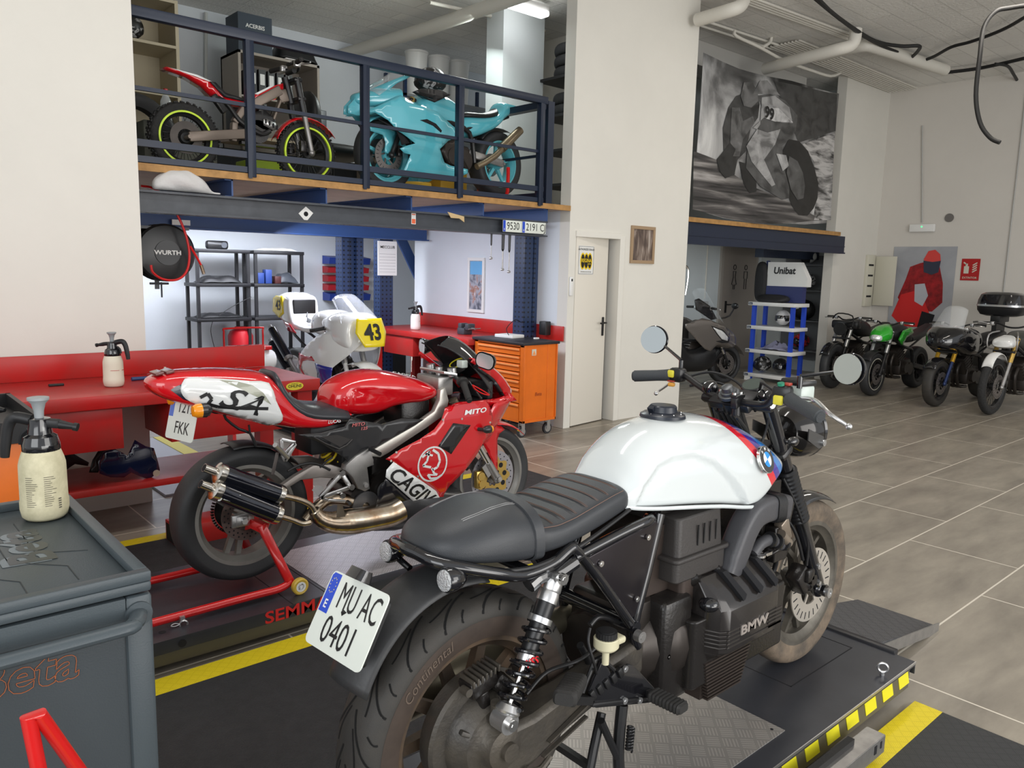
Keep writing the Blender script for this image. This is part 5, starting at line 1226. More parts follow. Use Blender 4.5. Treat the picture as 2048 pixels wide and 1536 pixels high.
for k in range(9):a=R(40*k+10);g.cyl((WF[0]+.083*cos(a),-.064,WF[2]+.083*sin(a)),(WF[0]+.083*cos(a),-.0655,WF[2]+.083*sin(a)),.015,n=14)
g.build('carrier_holes',M_dark,carr)
F0=V((1.118,-0.095,0.772));F1=V((1.408,-0.095,0.279))
for sg in (-1,1):
    p0=V((F0.x,sg*.095,F0.z));p1=V((WF[0]+.0,sg*.095,WF[2]));d=p1 - p0
    g=G();g.cyl(p0,p0+d*.52,.026);g.lathe(p0+d*.50,d,[(0,.026),(.01,.028),(.03,.028),(.032,.02)],20);g.build('fork_outer',mat('bronze_fork',(.34,.27,.2),.35,.7),CG)
    g=G();g.cyl(p0+d*.5,p0+d*.80,.019);g.build('fork_slider',M_chrome,CG)
    g=G();g.cyl(p0+d*.78,p0+d*.97,.023,.025);g.sphere(p1,(.028,.024,.03));g.cyl(p1+V((0,-.028,0)),p1+V((0,.028,0)),.016);g.bar(p0+d*.80+V((-.03,0,0)),p1+V((-.05,0,.03)),.05,.014,(0,1,0));g.build('fork_foot',M_alu,CG)
g=G();
for dz in (0,.045):g.cyl((WF[0] - .115+dz*.2,-.10,WF[2]+.03 - dz),(WF[0] - .115+dz*.2,-.065,WF[2]+.03 - dz),.024)
g.box((WF[0] - .12,-.078,WF[2]+.01),(.05,.03,.10),None,.01);g.build('front_caliper',M_gold,CG)
g=G();g.cyl((WF[0],-.126,WF[2]),(WF[0],.126,WF[2]),.011);g.build('front_axle',M_chrome,CG)
mo=[(1.331,0.52),(1.376,0.571),(1.423,0.594),(1.486,0.584),(1.52,0.559),(1.472,0.542),(1.454,0.51),(1.462,0.378),(1.464,0.302),(1.445,0.305),(1.417,0.385),(1.368,0.464)]
g=G();g.panel([(a,b_) for a,b_ in mo],lambda x,z:-.082+max(0,x - 1.40)*.2,.003,.03)
o=g.build('front_mudguard',M_redg,CG,solid=.006)
rows=[]
for i in range(13):
    th=R(48+80*i/12);rows.append([(WF[0]+.320*cos(th),.080*(-1+2*j/8),WF[2]+.320*sin(th) - .015*abs(-1+j/4)**3) for j in range(9)])
G().rings(rows,False,False).build('mudguard_crown',M_redg,o,solid=.004)
def yF(x,z):
    y=.205 - .9*max(0,x - 1.20)**1.6 - .55*max(0,.42 - z)**1.3 - .35*max(0,z - .70)**1.2
    return -y
def yN(x,z):return -(.165 - .50*max(0,x - 1.15)**1.35 - .5*max(0,z - .80)**1.2)
SF=[(0.635,0.542),(0.727,0.582),(0.83,0.614),(0.922,0.655),(0.968,0.701),(0.996,0.755),(1.075,0.774),(1.175,0.772),(1.28,0.77),(1.305,0.735),(1.335,0.669),(1.33,0.623),(1.255,0.55),(1.184,0.469),(1.095,0.387),(1.037,0.337),(1.015,0.293),(1.016,0.241),(0.951,0.325),(0.82,0.418),(0.675,0.524)]
HL_=[(1.038,0.675),(1.154,0.651),(1.028,0.513),(0.945,0.566)]
for sg in (-1,1):
    g=G();g.panel(SF,lambda x,z:yF(x,z)*(1 if sg<0 else -1),.003,.028);sf=g.build('side_fairing',M_redg,CG,solid=.005)
    f=(lambda e:(lambda x,z:(yF(x,z) - e) if sg<0 else -(yF(x,z) - e)))
    g=G();g.panel(HL_,f(.004),.003,.03);g.build('cooling_vent',mat('vent_dark',(.012,.012,.014),.2,coat=.4),sf,solid=.001)
    g=G();WS=[(0.678,0.523),(0.638,0.489),(0.633,0.454),(0.731,0.367),(0.837,0.276),(0.918,0.202),(1.01,0.217),(1.02,0.239),(0.954,0.323),(0.823,0.416)]
    g.panel(WS,f(.003),.003,.03);wsx=g.build('white_stripe',M_whiteg,sf,solid=.002)
    if sg<0:
        A=V((0.655,-0.19,0.482));B=V((0.987,-0.19,0.228));L=(B - A).length;dx=(B - A).normalized();dz=V((-dx.z,0,dx.x)) 
        g=G()
        def ft(u,v):
            p=A+dx*(u*1.0)+dz*(v - .004*sin(u/L*pi));return (p.x,yF(p.x,p.z) - .0055,p.z)
        vs_,fs_=text2d('CAGIVA',.108,.022,.30,'LEFT');mw=max(p[0] for p in vs_);k=L*.98/mw
        g.add([ft(p[0]*k+.004,p[1]*.95) for p in vs_],fs_);g.build('maker_lettering',M_black,wsx,flat=True)
        c_=V((0.911,-0.19,0.477));r_c=.088
        g=G()
        q=lambda u,v:(c_.x+u,yF(c_.x+u,c_.z+v) - .0045,c_.z+v)
        def band(pts,w_):
            for (a,b_),(c,d_) in zip(pts,pts[1:]):
                n2=V((-(d_ - b_),c - a)).normalized()*w_;g.add([q(a+n2.x,b_+n2.y),q(c+n2.x,d_+n2.y),q(c - n2.x,d_ - n2.y),q(a - n2.x,b_ - n2.y)],[(0,1,2,3)])
        band([(r_c*cos(R(10*k)),r_c*sin(R(10*k))) for k in range(37)],.0045)
        band([(-.065,.045),(-.02,.07),(-.035,.02),(-.06,.0),(-.01,-.015)],.006);band([(.0,.075),(.035,.05),(.045,.01),(.03,-.02),(.0,-.03)],.0065);band([(-.005,-.02),(.01,-.05),(.03,-.06)],.006);band([(-.03,-.05),(-.01,-.075),(.03,-.078),(.06,-.065)],.006);band([(-.045,.06),(.0,.045)],.005);band([(-.03,-.05),(.02,-.06)],.004)
        g.build('round_emblem',M_whiteg,sf,flat=True)
        A2=V((1.103,-0.19,0.71))
        g=G();g.text('MITO',.034,lambda u,v:(A2.x+.085+u*1.9,yF(A2.x+.085+u*1.9,A2.z+v) - .0045,A2.z+v+.01),.03,.2);g.build('model_lettering',M_whiteg,sf,flat=True)
    g=G()
    for px_ in ([(0.973,0.7),(1.095,0.691),(1.307,0.644),(0.694,0.568),(0.822,0.427),(0.663,0.53),(0.894,0.316),(0.753,0.398)]):
        bolt(g,(px_[0],(yF(*px_) - .002)*(1 if sg<0 else -1),px_[1]),(0,-1 if sg<0 else 1,0),.006,.003)
    g.build('fairing_screws',M_chrome,sf)
    BP=[(0.642,0.45),(0.741,0.362),(0.847,0.27),(0.932,0.196),(0.951,0.17),(0.742,0.18),(0.616,0.191),(0.582,0.238),(0.602,0.335),(0.614,0.409)]
    g=G();g.panel(BP,f(-.004),.003,.035);g.build('belly_pan',mat('belly_black',(.008,.008,.012),.2,coat=.6),CG,solid=.005)
g=G();rg=[]
for x,hw,z0,z1 in ((.66,.12,.13,.40),(.75,.17,.12,.44),(.95,.18,.125,.34),(1.10,.17,.16,.30),(1.17,.13,.22,.28)):rg.append(superring(x,hw,z0,z1,.4,3,24))
g.rings(rg);g.build('belly_core',M_matb,CG)
NO=[(1.00,1.20)]
top=[(1.205,-0.12,0.991),(1.274,-0.115,0.967),(1.353,-0.105,0.934),(1.451,-0.085,0.872),(1.518,-0.065,0.817),(1.581,-0.03,0.749)]
inn=[(1.192,-0.15,0.976),(1.271,-0.15,0.928),(1.37,-0.13,0.873),(1.439,-0.11,0.812),(1.5,-0.075,0.759)]
low=[(1.556,-0.05,0.725),(1.492,-0.09,0.722),(1.358,-0.14,0.72),(1.179,-0.185,0.768),(1.075,-0.19,0.774),(0.996,-0.19,0.755)]
lin=[(1.5,-0.075,0.759),(1.394,-0.13,0.76),(1.186,-0.175,0.769),(1.083,-0.18,0.771)]
for sg in (-1,1):
    M_=lambda P:[(p[0],-sg*p[1]*-1 if sg<0 else -p[1],p[2]) for p in P]
    m2=lambda P:[(p[0],p[1] if sg<0 else -p[1],p[2]) for p in P]
    g=G();A=cr(m2(top),4);B=cr(m2(inn),4);n_=21
    rs_=lambda P,n:[P[min(len(P) - 1,int(round(i*(len(P) - 1)/(n - 1))))] for i in range(n)]
    a_,b_=rs_(A,n_),rs_(B,n_)
    mid=[(p+q)/2+V((.012,(-.012 if sg<0 else .012),.010)) for p,q in zip(a_,b_)]
    g.rings([a_,mid,b_],False,False)
    g.rings([[a_[-1],mid[-1],b_[-1]],[V(m2([(1.61,-.02,.72)])[0]),V(m2([(1.595,-.07,.72)])[0]),V(m2([low[1]])[0])]],False,False)
    la_,lb_=rs_(cr(m2(low[1:4]+low[4:]),4),n_),rs_(cr(m2(lin),4),n_)
    g.rings([lb_,[(p+q)/2+V((0,(-.01 if sg<0 else .01),.0)) for p,q in zip(la_,lb_)],la_],False,False)
    g.build('nose_fairing',M_redg,CG,solid=.007)
    g=G();g.rings([b_[4:],[p*.9+V((1.2*.1,0,.08)) for p in b_[4:]]],False,False);g.build('nose_inner',M_matb,CG,solid=.004)
g=G();rg=[]
tip=[(p[0],p[1],p[2]) for p in top]
rows=[[(p[0]+.03*(1 - (-1+2*j/10)**2),p[1]*(1 - 2*j/10),p[2]+.028*(1 - (-1+2*j/10)**2)) for j in range(11)] for p in [tuple(q) for q in cr(top,3)]]
g.rings(rows[4:],False,False);g.build('nose_top',M_redg,CG,solid=.005)
g=G();rows=[]
for t in range(9):
    x=1.60 - .02*t;rows.append([(x - .25*abs(-1+j/5)**2.2 - .0,.165*(-1+j/5),.74 - .028*t+.0) for j in range(11)])
g.rings(rows,False,False);g.build('headlamp_panel',M_redg,CG,solid=.005)
g=G();g.bx(1.16,1.36,-.145,.145,.74,.76,.005);g.bx(1.33,1.37,-.13,.13,.76,.86,.01);g.panel([(1.033,0.744),(1.067,0.809),(1.212,0.851),(1.355,0.853),(1.436,0.777),(1.214,0.761)],lambda x,z:.135,.003,.04);g.build('cockpit_tray',M_matb,CG)
W0=[(1.139,0.13,1.044),(1.178,0.16,0.997),(1.29,0.16,0.906),(1.358,0.15,0.865)]
sc_top=V((1.144,0,1.109));rows=[]
for i in range(9):
    t=i/8;x=1.145+.285*t**.9;z=1.105 - .215*t**1.5;hw=.072+.075*sin(min(1,t*1.2)*pi/2)
    rows.append([(x - .11*abs(-1+j/6)**2.2*(1 - .2*t) ,hw*(-1+j/6),z - .065*abs(-1+j/6)**2.4*(.6+.8*t)) for j in range(13)])
g=G();g.rings(rows,False,False);g.build('windscreen',M_smoke,CG,sub=1,solid=.004)
g=G();g.tube([rows[i][0] for i in range(9)],.004,6);g.tube([rows[i][12] for i in range(9)],.004,6);g.build('screen_edge',M_matb,CG)
g=G();g.tube([(1.08,.155,1.00),(1.18,.15,.93),(1.27,.14,.87),(1.33,.12,.80)],.011,8,4);g.build('fairing_stay',M_redg,CG)
for sg,c in ((-1,V((1.195,-0.27,0.994))),(1,V((1.132,0.2,1.032)))):
    M3=Matrix.Rotation(R(-18*sg),3,'Z') @ Matrix.Rotation(R(12 if sg<0 else 0),3,'X')
    g=G();rg=[]
    for x,s_ in ((.0,.94),(-.006,1.),(.004,1.0),(.03,.8),(.05,.35)):rg.append([tuple(c+M3 @ V((x,u*s_,v*s_))) for u,v in rrect(.118,.085,.036,6)])
    g.rings(rg);mm=g.build('mirror',M_blackg,CG)
    g=G();g.add([tuple(c+M3 @ V((-.0068,u,v))) for u,v in rrect(.105,.072,.03,6)],[tuple(range(28))]);g.build('mirror_glass',mat('pale_mirror',(.66,.70,.70),.15,.6),mm)
    g=G();g.tube([tuple(c+V((.03,-.04*sg,-.02))),(1.22,sg*.16,.955),(1.27,sg*.13,.93)],[.012,.014,.012],8,3,flat=.6);g.build('mirror_arm',M_matb,mm)
for sg in (-1,1):
    A=V((1.12,sg*.13,.885));B=V((1.10,sg*.26,.79)) if sg<0 else V((1.13,.22,.83))
    if sg<0:A=V((1.105,-0.2,0.882));B=V((1.071,-0.3,0.798))
    g=G();g.lathe(A,B - A,[(0,.03),(.006,.03),(.01,.019),(.05,.017),((B - A).length*.92,.017),((B - A).length*.93,.013),((B - A).length,.013)],20);g.build('hand_grip',M_rub,CG)
    g=G();g.cyl(A,(1.12,sg*.10,.90),.011);g.box(A+V((.0,-.01*sg,.005)),(.05,.04,.04),None,.01);g.build('clip_on_bar',M_blacks,CG)
    g=G();g.tube([tuple(A+V((.04,.0,-.0))),tuple(A*.5+B*.5+V((.06,0,0))),tuple(B+V((.075,0,.01)))],.005,8,4);g.sphere(B+V((.075,0,.01)),.007,8,6);g.build('hand_lever',M_blacks,CG)
g=G();g.tube([(1.12,-0.26,0.873),(1.17,-0.26,0.848),(1.221,-0.26,0.82),(1.232,-0.26,0.811),(1.187,-0.26,0.823),(1.137,-0.26,0.851),(1.12,-0.26,0.873)],.0035,6,4);g.build('red_cable',M_redp,CG)
g=G();g.prism([(1.05,-.11),(1.12,-.13),(1.17,-.06),(1.19,0),(1.17,.06),(1.12,.13),(1.05,.11),(1.06,0)],0,.018,fn=lambda x,y,z:(x,z,.905+y - (x - 1.1)*.2),bev=.004)
for sg in (-1,1):g.cyl((1.115,sg*.095,.90),(1.11,sg*.095,.945),.024)
g.cyl((1.10,0,.90),(1.10,0,.94),.02);g.build('top_yoke',M_alub,CG)
g=G();g.lathe((1.22,-.03,.92),(-.6,0,1),[(0,.03),(.01,.048),(.035,.05),(.038,.045)],28);g.lathe((1.20,.07,.90),(-.6,0,1),[(0,.03),(.01,.04),(.03,.04),(.032,.036)],28);g.build('instruments',M_black,CG)
g=G();g.lathe_closed((1.196,-.03,.958),(-.6,0,1),[(-.002,.040),(.002,.040),(.002,.047),(-.002,.047)],30);g.build('yellow_bezel',mat('bezel_yellow',(.75,.65,.03),.4),CG)
g=G();g.box((1.16,-.12,.965),(.04,.05,.04),None,.006);g.build('fluid_reservoir',MATS['milky_plastic'],CG)
g=G();g.cyl((.92,.0,.925),(.92,0,.99),.0025);g.cyl((.92,0,.985),(.92,0,1.005),.006);g.build('breather_pin',M_chrome,CG)
TC=[(.415,.05,.80,.84),(.43,.09,.775,.885),(.47,.115,.76,.918),(.55,.135,.745,.948),(.65,.15,.74,.958),(.74,.158,.765,.947),(.83,.16,.775,.925),(.91,.155,.775,.900),(.97,.14,.785,.875),(1.005,.11,.80,.855),(1.02,.06,.82,.84)]
rs=[]
for r in smooth_tab(TC,5):
    o=[]
    for p in superring(r[0],r[1],r[2],r[3],.45,3.2,56,2.5):
        z=p[2];ind=max(0,min(1,(.90 - .18*max(0,r[0] - .55) - z)/.03))*max(0,min(1,(r[0] - .48)/.03))*.012
        o.append((p[0],p[1]*(1 - ind/max(.05,r[1])),z))
    rs.append(o)
g=G();g.rings(rs);ct=g.build('fuel_tank',M_redg,CG,ang=60)
g=G();
A=V((.75,-.118,.948));g.text('CAGIVA',.034,lambda u,v:(.80+u*1.1,-.110+v*.8,.9335+(-.235)*(u*1.1)+.0+v*.35),.02,.2);g.build('tank_lettering',M_whiteg,ct,flat=True)
TL=[(-.385,.03,.955,.975),(-.37,.06,.935,.99),(-.33,.085,.905,1.005),(-.25,.105,.87,1.015),(-.10,.13,.815,1.012),(.02,.142,.775,1.0),(.09,.143,.755,.985),(.13,.142,.745,.955),(.17,.141,.735,.90),(.22,.138,.722,.845),(.30,.134,.712,.80),(.38,.13,.71,.785),(.45,.125,.735,.775),(.50,.12,.755,.77)]
rs=[superring(r[0],r[1],r[2],r[3],.42,3.6,48,3.0) for r in smooth_tab(TL,4)]
g=G();g.rings(rs);tl_=g.build('tail_fairing',M_redg,CG,ang=50)
def yT(x,z,e=.003):
    r=[lerp_tab([(q[0],q[j]) for q in TL],x) for j in (1,2,3)];zm=r[1]+(r[2] - r[1])*.42
    t=(z - zm)/(r[2] - zm) if z>zm else (zm - z)/(zm - r[1]);ee=3.0 if z>zm else 3.6
    return -(r[0]*max(0.15,1 - min(.98,abs(t))**ee)**(1/ee)+e)
WP=[(-0.281,0.952),(-0.268,0.98),(-0.241,0.992),(-0.128,0.982),(0.001,0.963),(0.086,0.948),(0.108,0.871),(0.139,0.8),(0.133,0.767),(0.105,0.752),(0.064,0.763),(-0.069,0.818),(-0.174,0.859),(-0.245,0.893),(-0.274,0.921)]
WPs=WP
for sg in (-1,1):
    g=G();g.panel(WPs,(lambda x,z:yT(x,z,.006)) if sg<0 else (lambda x,z:-yT(x,z,.006)),.003,.02,smooth=2);wp=g.build('white_number_panel',M_whiteg,tl_,solid=.003)
c_=V((-0.05,-0.13,0.879));g=G();vs_,fs_=text2d('SA',.125,.012,.45)
ang_=R(-20)
g.add([(lambda X,Z:(c_.x+X,yT(c_.x+X,c_.z+Z,.0105),c_.z+Z))(p[0]*1.3*cos(ang_) - p[1]*sin(ang_),p[0]*1.3*sin(ang_)+p[1]*cos(ang_)) for p in vs_],fs_)
pp=[(-.16,.03),(-.13,.045),(-.115,.02),(-.13,.0),(-.09,-.015),(.02,-.03),(.12,-.04)]
for (a,b_),(c,d_) in zip(pp,pp[1:]):
    n2=V((-(d_ - b_),c - a)).normalized()*.007;g.add([(c_.x+X,yT(c_.x+X,c_.z+Z,.0108),c_.z+Z) for X,Z in ((a+n2.x,b_+n2.y),(c+n2.x,d_+n2.y),(c - n2.x,d_ - n2.y),(a - n2.x,b_ - n2.y))],[(0,1,2,3)])
g.build('script_lettering',M_black,tl_,flat=True)
g=G();g.panel([(-0.127,0.977),(-0.052,0.965),(0.009,0.945),(0.051,0.911),(0.086,0.854),(0.046,0.882),(0.002,0.906),(-0.042,0.932)],lambda x,z:yT(x,z,.008),.002,.02);g.build('olive_flash',mat('olive_grey',(.35,.36,.28),.25,coat=.8),tl_)  # olive grey graphic on the white tail panel
g=G();g.panel([(-0.317,0.946),(-0.295,0.96),(-0.262,0.972),(-0.268,0.931),(-0.241,0.891),(-0.271,0.904)],lambda x,z:yT(x,z,.003),.002,.02);g.build('dark_corner',mat('flash_navy',(.01,.012,.03),.2,coat=.8),tl_)
for dx in (0,1):
    g=G();g.box((-.345+.042*dx,-.015,1.010+.004*dx),(.034,.085,.012),Matrix.Rotation(R(-12),3,'Y'),.003);g.build('tail_lamp',mat('lamp_brown',(.16,.05,.045),.3,coat=.5),tl_)
g=G();rows=[]
for i,(x,z) in enumerate(((.135,.985),(.15,.93),(.19,.868),(.26,.815),(.34,.798),(.42,.790),(.50,.778))):
    rows.append([(x,(.118+.006*min(i,3))*(-1+j/6),z+.008 - .05*abs(-1+j/6)**4) for j in range(13)])
g.rings(rows,False,False);g.build('seat_pad',mat('seat_grey',(.032,.034,.04),.3),CG,solid=.03,sub=1)
g=G();g.text('LUCAS',.022,lambda u,v:(.40+u,-.1345,.742+v),.02,.2);g.build('small_lettering',M_whiteg,tl_,flat=True)
for px in (V((-0.217,-0.14,0.858)),V((-0.235,0.1,0.876))):
    g=G();g.lathe(px+V((.002,0,0)),(1,0,0),[(0,.030),(.02,.031),(.035,.02),(.045,.008)],20);ind=g.build('rear_indicator',M_matb,CG)
    g=G();g.lathe(px+V((.002,0,0)),(-1,0,0),[(0,.0305),(.02,.029),(.034,.022),(.038,.002)],24);g.build('amber_lens',M_amber,ind)
    q=G();q.cyl(px+V((.02,0,0)),(px.x+.03,0,px.z+.03),.008);q.build('indicator_stem',M_matb,ind)
pc2=V((-0.244,0,0.807));up2=V((-.36,-.05,.93)).normalized();up2=V((.22,.06,.93)).normalized();sd2=V((.25,-1,.05)).normalized();sd2=(sd2 - up2*sd2.dot(up2)).normalized();n2_=up2.cross(sd2);n2_=n2_ if n2_.x<0 else -n2_
def pl2(u,v,d=0):return tuple(pc2+sd2*u+up2*v+n2_*d)
g=G();ro=rrect(.20,.19,.014);g.rings([[pl2(u,v,-.0015) for u,v in ro],[pl2(u,v,.0015) for u,v in ro]]);np2=g.build('number_plate',M_plate,CG)
g=G();g.rings([[pl2(a,b_,d) for a,b_ in ((-.098,-.0),(-.068,-.0),(-.068,.09),(-.098,.09))] for d in (.0016,.0022)]);g.build('country_band',mat('faded_blue',(.10,.18,.60),.4),np2)
g=G();g.text('1217',.075,lambda u,v:pl2(.018+u*.8,.045+v,.0024));g.text('FKK',.075,lambda u,v:pl2(.01+u*.8,-.045+v,.0024));g.build('plate_characters',M_black,np2,flat=True)
g=G();g.tube([(-0.169,-0.07,0.849),(-0.131,-0.07,0.83),(-0.095,-0.07,0.824),(-0.085,-0.07,0.797),(-0.029,-0.07,0.746),(0.02,-0.07,0.722),(0.046,-0.07,0.665)],.006,8,2);g.bar((-0.2,-0.06,0.864),(-0.149,-0.06,0.83),.03,.03);g.tube([(0.012,-0.08,0.761),(0.016,-0.08,0.725),(0.042,-0.08,0.66)],.005,8);g.build('tail_bracket',M_blacks,CG)
CV=[(0.216,0.703),(0.325,0.697),(0.45,0.713),(0.474,0.746),(0.577,0.723),(0.653,0.702),(0.762,0.72),(0.898,0.7),(0.807,0.659),(0.71,0.615),(0.613,0.585),(0.54,0.567),(0.48,0.527),(0.449,0.561),(0.386,0.608),(0.325,0.652)]
for sg in (-1,1):
    g=G();g.panel(CV,lambda x,z:sg*(.135+.02*(x - .2)),.003,.03);cv=g.build('subframe_cover',M_matb,CG,solid=.01)
    g=G();A=[(0.275,-0.145,0.691),(0.345,-0.145,0.687),(0.481,-0.145,0.653),(0.409,-0.145,0.614)]
    if sg<0:
        g=G();g.tube([(p[0],p[1] - .008,p[2]) for p in [(0.285,-0.14,0.686),(0.414,-0.14,0.612),(0.486,-0.14,0.649)]],.004,8,2);g.panel([(0.322,0.681),(0.42,0.621),(0.478,0.65),(0.399,0.684)],lambda x,z:-(.148+.02*(x - .2)),.003,.03);g.build('cover_recess',mat('recess_grey',(.05,.046,.045),.35,.3),cv)
        A_=V((0.514,-0.14,0.711));g=G();g.text('MITO',.022,lambda u,v:(A_.x+u*1.3,-.157,A_.z+v+.007),.02,.2);g.text('125',.02,lambda u,v:(A_.x+.03+u*1.3,-.157,A_.z+v - .015),.02,.2);g.build('cover_lettering',mat('pink_ink',(.6,.15,.15),.4),cv,flat=True)
for sg in (-1,1):
    BF=[(1.027,0.854),(1.05,0.786),(1.038,0.729),(1.01,0.703),(0.904,0.652),(0.789,0.602),(0.683,0.555),(0.638,0.539),(0.567,0.557),(0.595,0.582),(0.7,0.624),(0.842,0.678),(0.959,0.737),(0.99,0.792),(0.995,0.843)]
    g=G();g.prism(BF,sg*.12,sg*.155,bev=.006);g.build('frame_beam',M_beam,CG)
    PL=[(0.584,0.597),(0.601,0.508),(0.564,0.501),(0.578,0.392),(0.55,0.384),(0.512,0.403),(0.482,0.464),(0.442,0.507),(0.448,0.531),(0.502,0.567)]
    g=G();g.prism(PL,sg*.11,sg*.158,bev=.006);bolt(g,(*(0.553,-0.155,0.416)[:1],sg*.158,(0.553,-0.155,0.416)[2]),(0,sg,0),.012,.006);g.build('frame_plate',M_alu,CG)
    SW=[(-0.073,0.393),(0.005,0.349),(0.136,0.44),(0.235,0.483),(0.336,0.478),(0.467,0.45),(0.481,0.492),(0.388,0.535),(0.298,0.544),(0.21,0.51),(0.089,0.448),(-0.004,0.419)]
    g=G();g.prism(SW,sg*.085,sg*.12,bev=.008);g.build('swing_arm',mat('swingarm_grey',(.30,.27,.25),.4,.5),CG)
G().cyl((.60,-.12,.52),(.60,.12,.52),.02).build('frame_cross_member',M_alu,CG);G().bx(1.02,1.12,-.10,.10,.80,.90,.01).build('frame_headstock',M_alu,CG)
A=V((-0.046,-0.125,0.351));g=G();g.box(A+V((0,.0,0)),(.10,.02,.055),None,.005);g.box(A+V((-.005,-.012,0)),(.055,.012,.045),None,.004);g.cyl(A+V((0,-.03,0)),A+V((0,.26,0)),.013);g.build('axle_block',M_alub,CG)
g=G();g.box(V((0.055,-0.1,0.301)),(.05,.04,.07),Matrix.Rotation(R(30),3,'Y'),.01);g.build('rear_caliper',mat('old_gold',(.40,.30,.14),.4,.7),CG)
g=G();
for k in range(30):
    a=R(80+k*7);g.box((.11*cos(a),.06,.348+.11*sin(a)),(.012,.012,.008),Matrix.Rotation(-a,3,'Y'))
g.annulus((0,.06,.348),(0,1,0),.05,.10,.006,40);g.build('sprocket',M_blacks,CG)
g=G()
def bars(P,w,t=.014,yy=0):
    for a,b_ in zip(P,P[1:]):g.bar(a,b_,w,t,(0,1,0),.003)
bars([(0.127,-0.15,0.696),(0.133,-0.15,0.623),(0.194,-0.15,0.672),(0.127,-0.15,0.696)],.016);bars([(0.133,-0.15,0.623),(0.144,-0.15,0.594),(0.194,-0.15,0.667)],.018);g.cyl((0.157,-0.15,0.608),(0.072,-0.21,0.688),.011);g.build('pillion_bracket',M_alub,CG)
g=G();bars([(0.415,-0.17,0.498),(0.303,-0.17,0.401),(0.46,-0.17,0.425),(0.415,-0.17,0.498)],.020);bars([(0.303,-0.17,0.401),(0.341,-0.17,0.383),(0.433,-0.17,0.359)],.014);g.panel([(0.279,0.467),(0.311,0.457),(0.319,0.437),(0.283,0.415),(0.258,0.447)],lambda x,z:-.18,.003,.02);hg=g.build('footrest_hanger',M_alub,CG)
for p in [(0.411,-0.178,0.503),(0.46,-0.178,0.427),(0.412,-0.178,0.394)]:G().cyl(p,(p[0],p[1] - .012,p[2]),.014).build('hanger_bolt',M_chrome,hg)
g=G();g.cyl((0.435,-0.19,0.363),(0.419,-0.24,0.369),.008);g.cyl((0.575,-0.16,0.592),(0.582,-0.24,0.582),.010);g.build('lever_peg',M_blacks,CG)
g=G();bars([(0.105,-0.16,0.64),(0.08,-0.16,0.542)],.016,.006);g.build('silencer_strap',mat('carbon',(.10,.085,.08),.35),CG)
g=G();g.cyl((.70,-.13,.36),(.70,.12,.36),.11,n=32);g.cyl((.56,-.12,.33),(.56,.12,.33),.075,n=28);g.bx(.62,.95,-.10,.10,.30,.62,.03);g.bx(.80,.98,-.09,.09,.55,.80,.02);g.build('engine_block',M_cast2,CG)
g=G();g.annulus((.57,-.128,.30),(0,1,0),.02,.075,.01,32);g.cyl((.68,-.135,.36),(.68,-.15,.36),.05);g.sphere((.70,-.14,.33),(.05,.02,.06));g.build('engine_cover',mat('engine_grey',(.14,.14,.145),.35,.6),CG)
g=G();coil(g,(.36,-.02,.66),(.46,-.02,.52),.035,.006,5);g.build('shock_spring',mat('spring_yellow',(.75,.55,.03),.35),CG)
g=G();g.bx(.30,.60,-.09,.09,.58,.72,.02);g.bx(.46,.60,-.09,.09,.42,.60,.02);g.build('airbox',M_black,CG)
rows=[]
for i in range(9):
    th=R(35+65*i/8);rows.append([(.325*cos(th),.075*(-1+j/4),.348+.325*sin(th) - .012*abs(-1+j/4)**3) for j in range(9)])
G().rings(rows,False,False).build('rear_hugger',M_black,CG,solid=.004)
g=G();g.tube([(0.17,-0.12,0.537),(0.231,-0.12,0.556),(0.306,-0.12,0.552),(0.383,-0.12,0.509)],.006,8,3);g.tube([(0.331,-0.12,0.529),(0.357,-0.12,0.549),(0.396,-0.12,0.568)],.005,8,3);g.build('brake_hose',M_black,CG)
M_sil=mat('silencer_navy',(.010,.012,.022),.18,.5,coat=1.)
for i,(a,b_) in enumerate(((((-0.183,-0.2,0.605)),((0.099,-0.2,0.456))),(((-0.206,-0.215,0.541)),((0.077,-0.215,0.373))))):
    a,b_=V(a),V(b_);d=b_ - a;L=d.length
    g=G();g.cyl(a+d*.05,b_ - d*.05,.042,n=32);ms_=g.build('silencer',M_sil,CG)
    g=G();g.lathe(a,d,[(-.004,.02),(.0,.034),(.006,.044),(.03,.0445),(.034,.0435)],32);g.cyl(a - d.normalized()*.055,a,.018);g.build('outlet_cap',M_nick,ms_);g=G();g.lathe(b_,-d,[(-.012,.018),(-.004,.034),(.0,.044),(.022,.0445),(.024,.0435)],32)
    g.build('inlet_cap',M_nick,ms_)
    g=G();g.cyl(a - d.normalized()*.0555,a - d.normalized()*.054,.0155);g.build('outlet',M_dark,ms_)
g=G();A=V((-0.129,-0.255,0.488));g.text('JLM',.05,lambda u,v:(A.x - .02+u*cos(R(-25)) - v*sin(R(-25)),-.2445 - .008,A.z+.015+u*sin(R(-25))+v*cos(R(-25))),.02,.2);g.build('silencer_lettering',M_white,CG,flat=True)
g=G();g.tube([(0.113,-0.2,0.449),(0.189,-0.2,0.417),(0.242,-0.2,0.38),(0.266,-0.2,0.333)],.014,12,4);g.tube([(0.093,-0.21,0.362),(0.147,-0.21,0.335),(0.19,-0.21,0.31),(0.231,-0.21,0.307)],.013,12,4);g.build('tail_pipe',M_steel,CG)
ch=[(0.262,-0.19,0.355),(0.292,-0.19,0.311),(0.347,-0.19,0.28),(0.421,-0.19,0.266),(0.507,-0.19,0.258),(0.584,-0.19,0.256),(0.67,-0.19,0.257),(0.728,-0.19,0.271)]
g=G();P=cr(ch,6);n_=len(P)
rad=[]
for i in range(n_):
    t=i/(n_ - 1);rad.append(.024+.038*min(1,t*2.2)+(.0022 if (t<.42 and i % 2) else 0))
